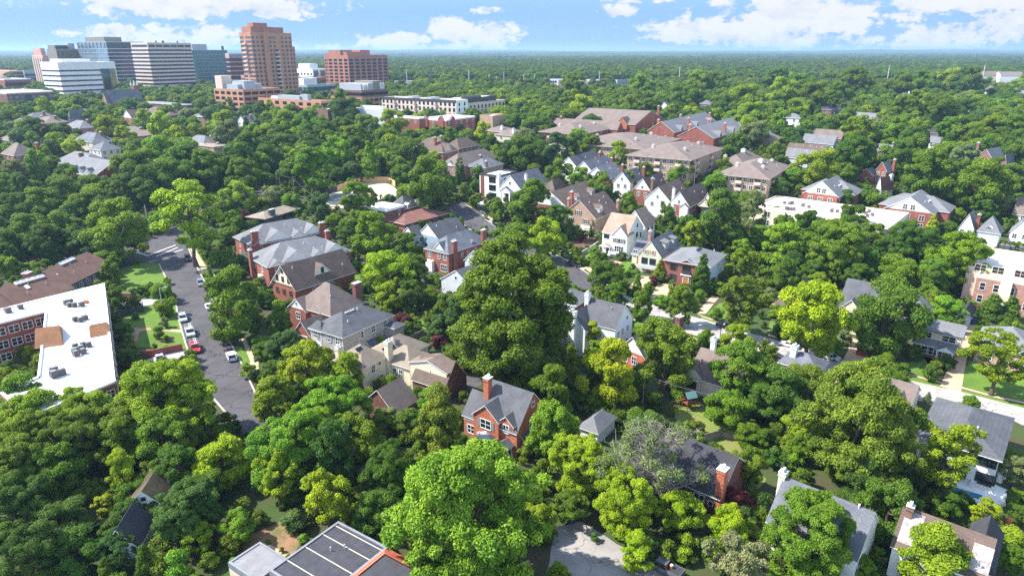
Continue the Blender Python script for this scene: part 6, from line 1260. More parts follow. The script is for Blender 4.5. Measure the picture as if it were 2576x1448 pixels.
fence('wooden_fence','red-brown fence panel at the right frame edge below the pool',[t(3,3,2370,960),t(3,3,2500,985)],1.8,'red_wood','red_wood')
# ---------------------------------------------------------------- vehicles
TYRE=M('tyre_rubber',(.02,.02,.022),'plain',.8,.1); RIM=M('wheel_rim',(.45,.45,.47),'plain',.3,.05,metal=.7); HLT=M('headlight_lens',(.75,.77,.8),'plain',.1,.03); TLT=M('taillight_lens',(.35,.02,.02),'plain',.2,.05); CGL=glass('car_glass',(.012,.014,.018),.05,.7)
WHEEL={}
def car(p,head,kind_,col,lab,name,h=0,world=None):
    pos=world or at(p[0],p[1]); c=thing(name,lab,'truck' if kind_=='pickup' else 'car',pos,math.radians(head),'cars parked along the streets')
    PM=paint('paint_%s'%name+str(len(MATS)),col); L={'sedan':4.7,'suv':4.7,'pickup':5.7}[kind_]; Wd={'sedan':1.82,'suv':1.92,'pickup':2.0}[kind_]
    hb={'sedan':.95,'suv':1.08,'pickup':1.15}[kind_]; ht={'sedan':1.45,'suv':1.72,'pickup':1.88}[kind_]; f=L/2
    if kind_=='sedan': prof=[(-f,.32),(f,.30),(f,.62),(f-.12,.74),(f-1.25,hb-.04),(-f+1.0,hb+.02),(-f+.05,hb-.05)]; cab=[(f-1.15,hb-.06),(f-1.95,ht),(-f+1.75,ht),(-f+.75,hb-.02)]
    elif kind_=='suv': prof=[(-f,.38),(f,.36),(f,.75),(f-.15,.92),(f-1.2,hb),(-f+.02,hb)]; cab=[(f-1.1,hb-.02),(f-1.85,ht),(-f+.55,ht),(-f+.05,hb-.02)]
    else: prof=[(-f,.48),(f,.46),(f,.98),(f-.1,1.08),(f-1.35,hb),(-f,hb)]; cab=[(f-1.3,hb-.02),(f-2.0,ht),(-f+2.15,ht),(-f+1.95,hb-.02)]
    b=MB(); b.prism([(x,z) for x,z in prof][::-1],-Wd/2,Wd/2,'y') 
    me=b.mesh('body',[PM]); o=link('body',me,c); bv=o.modifiers.new('bevel','BEVEL'); bv.width=.09; bv.segments=2
    if kind_=='pickup':
        b=MB(); b.box(-f+.08,-Wd/2+.12,hb-.02,-f+1.85,Wd/2-.12,hb+.012); b.build('cargo_bed',mm('trim_dark'),c)
        b=MB(); b.box(-f+.02,-Wd/2+.02,hb,-f+1.95,-Wd/2+.12,hb+.14); b.box(-f+.02,Wd/2-.12,hb,-f+1.95,Wd/2-.02,hb+.14); b.box(-f+.02,-Wd/2+.12,hb,-f+.1,Wd/2-.12,hb+.14); b.build('bed_rail',PM,c)
    ins=.14; b=MB(); n=len(cab); bot=[cab[0],cab[-1]]
    q=[(cab[0][0],-Wd/2+.06,cab[0][1]),(cab[1][0],-Wd/2+.2,cab[1][1]-.05),(cab[2][0],-Wd/2+.2,cab[2][1]-.05),(cab[3][0],-Wd/2+.06,cab[3][1])]; r_=[(x,-y,z) for x,y,z in q]
    for fc in ([q[0],q[1],q[2],q[3]],[r_[3],r_[2],r_[1],r_[0]],[q[0],r_[0],r_[1],q[1]],[q[3],q[2],r_[2],r_[3]],[q[1],r_[1],r_[2],q[2]]): b.poly(fc)
    b.build('window_glass',CGL,c)
    b=MB(); b.box(cab[2][0]+.0,-Wd/2+.17,ht-.07,cab[1][0]+.02,Wd/2-.17,ht+.01); 
    for y in (-1,1):
        for k in (0,3): 
            s=q if y<0 else r_; j=1 if k==0 else 2; b.tube(Vector(s[k])+Vector((0,0,-.02)),Vector(s[j])+Vector((0,0,.03)),.06,.05,5)
        m0=Vector(q[0]).lerp(Vector(q[3]),.5); m1=Vector(q[1]).lerp(Vector(q[2]),.5); b.tube((m0.x,y*abs(m0.y),m0.z),(m1.x,y*abs(m1.y),m1.z),.05,.05,5)
    o=b.build('roof',PM,c)
    wr={'sedan':.33,'suv':.37,'pickup':.41}[kind_]
    if kind_ not in WHEEL:
        b=MB(); b.tube((0,-.12,0),(0,.12,0),wr,wr,18); d=MB(); d.tube((0,-.135,0),(0,.135,0),wr*.62,wr*.62,12); WHEEL[kind_]=(b.mesh('wheel',[TYRE]),d.mesh('rim',[RIM]))
    for x in (f-.9,-f+.95):
        for y in (-1,1): k=link('wheel',WHEEL[kind_][0],c,(x,y*(Wd/2-.1),wr)); link('rim',WHEEL[kind_][1],k)
    for y in (-1,1):
        b=MB(); b.box(f-.14,y*(Wd/2-.42)-.2,.62 if kind_!='pickup' else .78,f+.02,y*(Wd/2-.42)+.2,.78 if kind_!='pickup' else .98); b.build('headlight',HLT,c)
        b=MB(); b.box(-f-.02,y*(Wd/2-.22)-.14,.66,-f+.1,y*(Wd/2-.22)+.14,.90); b.build('taillight',TLT,c)
    return c
car(t(0,1,1893,1165),300,'suv',(.012,.012,.014),'black SUV parked near the stop lines under the bright street tree','parked_car')
car(t(0,1,2020,1418),300,'suv',(.20,.24,.28),'grey-blue SUV by the tan driveway apron, beyond the tree','parked_car')
car(t(0,2,2105,205),120,'sedan',(.75,.76,.78),'white car half hidden by the street tree, across from the silver SUV','parked_car')
car(t(0,2,1842,325),300,'suv',(.42,.47,.50),'silver-blue SUV beside the terraced garden lawn','parked_car')
car(t(0,2,1915,470),300,'pickup',(.45,.52,.56),'pale blue pickup with ladder rack right behind the red pickup','pickup_truck')
RT=car(t(0,2,1965,625),300,'pickup',(.55,.012,.018),'red pickup truck with white ladder rack on the cracked street','pickup_truck')
car(t(0,2,2330,712),120,'suv',(.80,.80,.80),'white SUV facing away next to the bright grass strip','parked_car')
car(t(0,2,1612,728),120,'sedan',(.50,.53,.57),'silver sedan in the grey driveway below the brick garden wall','parked_car')
car(t(1,1,2395,800),310,'sedan',(.60,.64,.66),'silver car on the upper street behind the long brick house','parked_car')
car(t(2,1,618,1232),318,'suv',(.010,.012,.022),'dark navy SUV below the tall white house','parked_car')
car(t(2,2,2165,408),139,'pickup',(.012,.013,.020),'black pickup truck on the concrete street','pickup_truck')
car(t(3,2,615,712),139,'sedan',(.55,.57,.59),'silver sedan shaded under the bright green street tree','parked_car')
car(t(3,2,945,650),52,'suv',(.50,.008,.012),'red car in the tan driveway under the round dark tree','parked_car')
car(t(3,2,400,760),139,'sedan',(.25,.33,.42),'blue-grey car behind the dark shingled cottage','parked_car')
car(t(2,3,1520,1395),139,'pickup',(.11,.11,.12),'dark grey pickup at the bottom edge with an orange cooler in the bed','pickup_truck')
car(t(3,2,215,590),139,'sedan',(.72,.73,.74),'white car nose showing left of the bright green street tree','parked_car')
def rack(pos,head,lab):
    o=thing('ladder_rack',lab,'ladder rack',pos,math.radians(head)); b=MB()
    for x in (-2.7,-1.0,1.0):
        for y in (-.85,.85): b.tube((x,y,1.2),(x,y,2.05),.04,.04,5)
        b.tube((x,-.85,2.05),(x,.85,2.05),.04,.04,5)
    b.build('frame',mm('trim_white'),o); l=MB()
    for y in (.1,.5): l.tube((-3.0,y,2.13),(1.3,y,2.13),.04,.04,5)
    for k in range(12): l.tube((-2.9+k*.36,.1,2.13),(-2.9+k*.36,.5,2.13),.025,.025,4)
    l.build('ladder',mm('trim_white'),o)
rack(at(*t(0,2,1965,625)),300,'white ladder rack mounted over the red pickup'); rack(at(*t(0,2,1915,470)),300,'white ladder rack mounted over the pale blue pickup')
# ---------------------------------------------------------------- rooftop air conditioners
b=MB(); b.box(-.5,-.5,.08,.5,.5,1.05); ACM=b.mesh('casing',[mm('ac_dark')]); b=MB()
b.tube((0,0,1.05),(0,0,1.12),.44,.42,12)
for k in range(4): b.box(-.46,-.46+k*.30,.1,-.52,-.40+k*.30,1.0)
ACF=b.mesh('fan_grille',[mm('metal_grey')])
def acs(pts,z,lab,grp,s=1.0):
    for p in pts:
        o=thing('air_conditioner',lab,'air conditioner',plane_pt(p,z),random.choice((.95,.98,.9)),grp); k=s*random.uniform(.92,1.12); o.scale=(k,k,k*random.uniform(.9,1.15)); link('casing',ACM,o); link('fan_grille',ACF,o)
zr=h_-.35
acs([t(0,2,x,y) for x,y in ((85,250),(210,212))],zr,'dark air conditioner near the left frame edge on the white flat roof','air conditioners at the left end of the white flat roof',1.1)
acs([t(0,2,x,y) for x,y in ((668,170),(715,150),(700,190),(748,190),(825,185))],zr,'dark air conditioner in the far cluster on the white flat roof','far cluster of air conditioners on the white flat roof')
acs([t(0,2,x,y) for x,y in ((760,335),(812,340),(860,318))],zr,'dark air conditioner in the row of three between the brown roof pop-ups','row of three air conditioners on the white flat roof')
acs([t(0,2,x,y) for x,y in ((762,610),(842,590),(893,592),(820,628),(758,655),(768,685),(840,660))],zr,'dark air conditioner in the cluster of seven on the white flat roof','cluster of seven air conditioners on the white flat roof')
acs([t(0,2,x,y) for x,y in ((550,850),(550,900),(628,872))],zr,'dark air conditioner in the nearest cluster on the white flat roof','nearest three air conditioners on the white flat roof',1.15)
z1=CF1[0].z0+9.5-.6
for k,pts in enumerate((((165,605),(215,612),(240,605)),((185,665),(222,668),(258,672)),((350,632),(410,645)),((640,688),(695,692),(760,690)),((945,692),(1015,690),(1000,735),(1050,725),(985,708)))):
    nm=('far left row','left front row','lone pair','middle row','right cluster')[k]
    acs([t(3,1,*p) for p in pts],z1,'grey-brown air conditioner in the %s on the long cream roof'%nm,'%s of air conditioners on the long cream roof'%nm,1.15)
acs([t(3,1,*p) for p in ((2350,1050),(2400,1062),(2450,1062),(2545,1070))],CF2[0].z0+10.6-.6,'air conditioner in the row on the right-hand cream roof','air conditioners on the right-hand cream roof',1.1)
o=thing('roof_winch','small orange hoist standing by the air conditioners on the white flat roof','hoist',plane_pt(t(0,2,870,152),zr),1.0); b=MB(); b.box(-.5,-.35,.1,.5,.35,.7); b.box(-.6,-.1,0,.6,.1,.1); b.build('base',M('safety_orange',(.55,.18,.02),'plain',.5,.1),o); b=MB(); b.tube((-.2,0,.6),(-.9,0,2.2),.1,.06,6); b.build('arm',mm('trim_dark'),o)
for (x,y,s) in ((810,40,1.2),(1000,195,.6),(1095,835,.9),(925,985,.7)):
    pass
# ---------------------------------------------------------------- poles, lamps and wires
def hgt(pos,py):
    k=(724-py)/FP; # solve projected y = py at this plan position
    Y=pos.y; d=(k*CT-ST)*Y/(CT+k*ST)  # from v=( z' ct + Y st)/(Y ct - z' st) with z'=z-HC
    return HC+d-pos.z
POLES=[]
def pole(name,lab,cat,base,top,r0=.16,mat='pole_wood',arms=0,grp=None,az=30,lamp=False,pos=None,tr=False):
    pos=pos or at(*base); h=max(4,hgt(pos,top[1])); o=thing(name,lab,cat,pos,math.radians(az),grp); b=MB(); b.tube((0,0,-.5),(0,0,h),r0,r0*.6,7); b.build('pole',mm(mat),o)
    if arms:
        a=MB()
        for k in range(arms): a.box(-1.2,-.06,h-.6-k*1.1,1.2,.06,h-.45-k*1.1); 
        for k in range(arms):
            for x in (-1.1,-.4,.4,1.1): a.tube((x,0,h-.45-k*1.1),(x,0,h-.2-k*1.1),.05,.04,5)
        a.build('crossarm',mm(mat),o)
    if tr:
        a=MB(); a.tube((.35,0,h-2.6),(.35,0,h-1.6),.25,.25,8); a.build('transformer',mm('cap_grey'),o)
    if lamp:
        a=MB(); a.tube((0,0,h-.1),(1.6,0,h+.3),.06,.05,5); a.build('lamp_arm',mm(mat),o); a=MB(); a.box(1.4,-.14,h+.2,2.1,.14,h+.36); a.build('lamp_head',mm('cap_grey'),o)
    POLES.append((pos,h)); return o,h
M('pole_wood',(.26,.20,.16),'plain',.9,.15); M('pole_pale',(.58,.56,.53),'plain',.8,.1); M('sign_orange',(.65,.20,.02),'plain',.5,.05)
o,h2=pole('utility_pole','pale wooden pole with an orange diamond sign beside the shaded cross street','utility pole',t(0,1,1487,800),t(0,1,1445,615),.17,'pole_pale')
s=thing('warning_sign','orange diamond warning sign at the foot of the pale wooden pole','sign',at(*t(0,1,1490,806))+Vector((.3,-.6,0)),math.radians(10)); b=MB(); b.prism([(0,1.3),(.75,2.05),(0,2.8),(-.75,2.05)],-.03,.03,'y'); b.build('panel',mm('sign_orange'),s); b=MB(); b.tube((0,.05,0),(0,.05,2),.04,.04,5); b.build('post',mm('metal_grey'),s)
UP=[('utility pole with crossarm and thick wires left of the sandy building site',t(1,1,392,545),t(1,1,360,325),2,True),('slim pole with lamp arm at the shaded street left of the building site',t(1,1,250,475),t(1,1,238,315),0,False),('short crossarm pole behind the honey board fence',t(1,1,925,250),t(1,1,912,178),1,False),
 ('crossarm pole in front of the sandy building site',t(1,1,818,690),t(1,1,818,600),1,False),('tall wooden pole beside the stacked-balcony apartment block',t(2,1,1175,258),t(2,1,1187,-10),1,False),('tall wooden pole in front of the brown gabled row',t(2,1,1830,440),t(2,1,1862,178),1,True),
 ('wooden pole with transformer among trees behind the grey brick house',t(1,2,1868,290),t(1,2,1880,0),1,True),('pale pole left of the grey condo with pediment',t(3,1,38,520),t(3,1,60,375),0,False),('pale pole beside the long cream roof between the condos',t(3,1,1152,660),t(3,1,1158,598),0,False),
 ('white pole among gardens on the far right slope',t(3,0,512,1255),t(3,0,530,1148),1,False),('second white pole among gardens on the far right slope',t(3,0,652,1240),t(3,0,668,1130),1,False),('crossarm pole by the far right road',t(3,0,1800,970),t(3,0,1812,888),1,False),('slim bare trunk-like pole behind the playset lawn',t(2,2,1310,1215),t(2,2,1330,960),0,False)]
for lab,bp,tp,ar,trf in UP: pole('utility_pole',lab,'utility pole',bp,tp,.16,'pole_pale' if 'pale' in lab or 'white' in lab else 'pole_wood',ar,'utility poles',random.choice((30,55,145)),False,None,trf)
LPS=[('street lamp with curved arm beside the dark navy SUV',t(2,1,540,1235),t(2,1,548,1112),30),('dark street lamp by the black pickup',t(2,2,2088,545),t(2,2,2108,400),50),('tall pale lamp pole on the terraced lawn',t(0,2,1655,308),t(0,2,1628,5),0),('street lamp pole at the upper street bend',t(1,1,2305,835),t(1,1,2312,690),150)]
for lab,bp,tp,az in LPS: pole('street_lamp',lab,'street lamp',bp,tp,.13,'pole_pale' if 'dark' not in lab else 'trim_dark',0,None,az,True)
FP_=[(t(3,0,1205,780),t(3,0,1222,662)),(t(3,0,2162,768),t(3,0,2180,658)),(t(3,0,177,742),t(3,0,185,672)),(t(2,0,1680,808),t(2,0,1690,672)),(t(2,0,878,792),t(2,0,880,718)),(t(2,0,119,832),t(2,0,121,752)),(t(2,0,226,800),t(2,0,228,752)),(t(1,0,1520,832),t(1,0,1515,700)),(t(1,0,2142,832),t(1,0,2140,705)),(t(1,0,2346,857),t(1,0,2345,745)),(t(1,0,2418,886),t(1,0,2415,768)),(t(1,0,2494,866),t(1,0,2488,724))]
for bp,tp in FP_:
    d=ray(*bp); s_=880/d[1]; p=Vector((s_*d[0],880,g(880)-4)); pole('transmission_pole','tall pale steel transmission pole rising from the far woods','pole',bp,tp,.55,'pole_pale',2 if random.random()<.6 else 0,'transmission poles in the valley',random.uniform(0,90),False,p)
def wire(name,lab,a,b,sag=1.2,r=.035,n=14):
    mb=MB(); pts=[a.lerp(b,i/n)-Vector((0,0,sag*4*(i/n)*(1-i/n))) for i in range(n+1)]; o=thing(name,lab,'wire',a)
    for p,q in zip(pts,pts[1:]): mb.tube(p-a,q-a,r,r,4,cap=False)
    mb.build('cable',M('cable',(.10,.10,.10),'plain',.6,.1),o)
def up(px,z): 
    d=ray(*px); p=at(*px); return p
A_=at(*t(2,2,1310,1215))+Vector((0,0,8)); wire('overhead_wire','long overhead cable sagging across the playset lawn',A_+Vector((-6,4,.5)),at(*t(2,2,2120,1448))+Vector((2,0,6.6)),.8,.05)
wire('overhead_wire','cable bundle crossing in front of the white cottage',at(*t(0,3,900,1290))+Vector((0,0,5)),at(*t(0,3,1500,1000))+Vector((0,0,6)),.4,.05)
P0,h0=POLES[1]; wire('overhead_wire','thick cable running down right from the crossarm pole by the building site',P0+Vector((0,0,h0-.5)),at(*t(1,1,560,600))+Vector((0,0,4)),.6,.06); wire('overhead_wire','cable running left from the crossarm pole by the building site',P0+Vector((0,0,h0-.6)),at(*t(1,1,245,475))+Vector((0,0,8)),.6,.05)
P0,h0=POLES[5];P1_,h1=POLES[6]; wire('overhead_wire','cable strung between the two tall poles by the brown gabled row',P0+Vector((0,0,h0-.4)),P1_+Vector((0,0,h1-.4)),1.4,.05)
# ---------------------------------------------------------------- deck, playset, pool terrace
h,w=DECKHOUSE
o=thing('wooden_deck','red-brown wooden deck with railings behind the brown-grey cottage','deck',at(*t(2,2,1880,975)),math.radians(140)); b=MB(); b.box(-3.6,-2.2,1.0,3.6,2.2,1.2); b.build('floor',mm('red_wood'),o)
for x0,y0,x1,y1 in ((-3.6,-2.2,3.6,-2.1),(-3.6,-2.2,-3.5,2.2),(3.5,-2.2,3.6,2.2),(-3.6,2.1,3.6,2.2)):
    b=MB(); b.box(x0,y0,2.05,x1,y1,2.15); n=int(max(x1-x0,y1-y0)/.4)
    for k in range(n): fx=x0+(x1-x0)*(k+.5)/n; fy=y0+(y1-y0)*(k+.5)/n; b.box(fx-.03,fy-.03,1.2,fx+.03,fy+.03,2.05)
    b.build('railing',mm('red_wood'),o)
for x in (-3.4,3.4):
    for y in (-2,2): b=MB(); b.box(x-.08,y-.08,-.2,x+.08,y+.08,1.0); b.build('post',mm('red_wood'),o)
b=MB(); [b.box(-4.0-k*.3,-1.0,.8-k*.2,-3.6-k*.3,1.0,1.0-k*.2) for k in range(4)]; b.build('steps',mm('red_wood'),o)
o=thing('playset','wooden playset tower with green roof, swing beam and slide on the lawn','playset',at(*t(2,2,1775,1215)),math.radians(20))
for x in (-.9,.9):
    for y in (-.8,.8): b=MB(); b.tube((x,y,0),(x,y,3.0),.08,.08,5); b.build('post',mm('red_wood'),o)
b=MB(); b.box(-1,-.9,1.4,1,.9,1.5); b.box(-1,-.95,1.5,1,-.85,2.2); b.box(-1,.85,1.5,1,.95,2.2); b.build('platform',mm('red_wood'),o)
b=MB(); b.poly([(-1.2,-1.1,2.9),(1.2,-1.1,2.9),(1.2,0,3.9),(-1.2,0,3.9)]); b.poly([(-1.2,0,3.9),(1.2,0,3.9),(1.2,1.1,2.9),(-1.2,1.1,2.9)]); b.build('roof',M('green_canvas',(.10,.22,.20),'plain',.7,.1),o)
b=MB(); b.tube((-1,0,2.4),(-4.2,0,2.4),.08,.08,5); b.tube((-4.2,0,2.4),(-4.6,1.1,0),.07,.07,5); b.tube((-4.2,0,2.4),(-4.6,-1.1,0),.07,.07,5); b.build('swing_beam',mm('wood'),o)
for x in (-2,-3.2): b=MB(); b.tube((x-.2,0,2.4),(x-.2,0,.6),.015,.015,4); b.tube((x+.2,0,2.4),(x+.2,0,.6),.015,.015,4); b.box(x-.25,-.1,.55,x+.25,.1,.6); b.build('swing',M('swing_red',(.5,.05,.04),'plain',.5,.1),o)
b=MB(); b.box(1,-.4,0,1.05,.4,.02); b.prism([(1.0,1.4),(3.2,.25),(3.2,.15),(1.0,1.3)],-.35,.35,'y'); b.build('slide',M('slide_brown',(.30,.13,.08),'plain',.5,.1),o)
tz=.5
def slab(name,lab,cat,pts,z,mat,bot=-.3,kind_=None):
    P=[at(*p) for p in pts]; c=sum(P,Vector())/len(P); n=len(P); b=MB(); b.poly([(p.x-c.x,p.y-c.y,z) for p in P])
    for i in range(n): p,q=P[i]-c,P[(i+1)%n]-c; b.poly([(p.x,p.y,bot),(q.x,q.y,bot),(q.x,q.y,z),(p.x,p.y,z)])
    o=b.build(name,mm(mat)); o.location=(c.x,c.y,g(c.y)); return tag(o,lab,cat,None,kind_)
slab('pool_terrace','white paved pool terrace below the large white house','terrace',[t(3,3,*p) for p in ((1640,560),(1700,470),(1960,440),(2280,545),(2400,600),(2390,745),(2060,745))],.4,'white_stucco')
WATER=M('pool_water',(.03,.20,.28),'plain',.06,.1,.5,spec=.6)
slab('pool_water','long blue swimming pool in the white terrace','pool',[t(3,3,*p) for p in ((1745,535),(2150,655),(2140,705),(1735,580))],.43,WATER,.3); slab('pool_water','small dark blue spa basin next to the long pool','pool',[t(3,3,*p) for p in ((1740,598),(1940,655),(1930,692),(1735,635))],.43,WATER,.3)
o=thing('outdoor_kitchen','white outdoor counter with dark grill on the pool terrace','counter',at(*t(3,3,2140,590))+Vector((0,0,.4)),math.radians(140)); b=MB(); b.box(-1.6,-.4,0,1.6,.4,.9); b.build('counter',mm('white_stucco'),o); b=MB(); b.box(-1.2,-.35,.9,.8,.35,1.1); b.build('grill',mm('trim_dark'),o)
for q,lab in (((2320,500),'white utility tank beside the large white house'),((2360,460),'pale utility tank farther along the wall of the large white house')):
    o=thing('water_tank',lab,'tank',at(*t(3,3,*q)),0); b=MB(); b.tube((0,0,0),(0,0,1.6),.45,.45,12); b.build('tank',mm('trim_white'),o); b=MB(); b.tube((0,0,1.6),(0,0,1.75),.2,.15,8); b.build('cap',mm('cap_grey'),o)
for k,q in enumerate(((2030,345),(2052,350))):
    o=thing('recycling_bin',('blue wheeled bin beside the white garage door','second blue wheeled bin, right of the first, by the white garage')[k],'bin',at(*t(3,2,*q)),.4); b=MB(); b.box(-.3,-.35,.1,.3,.35,1.0); b.build('bin',M('bin_blue',(.01,.06,.35),'plain',.5,.05),o); b=MB(); b.box(-.33,-.4,1.0,.33,.38,1.08); b.build('lid',MATS['bin_blue'],o)
o=thing('orange_cooler','orange drinks cooler standing in the bed of the dark grey pickup','cooler',at(*t(2,3,1520,1395))+Vector((.9,-.75,1.15)),0); b=MB(); b.tube((0,0,0),(0,0,.5),.22,.24,10); b.build('cooler',M('cooler_orange',(.6,.15,.01),'plain',.4,.05),o); b=MB(); b.tube((0,0,.5),(0,0,.58),.23,.2,10); b.build('lid',mm('trim_white'),o)
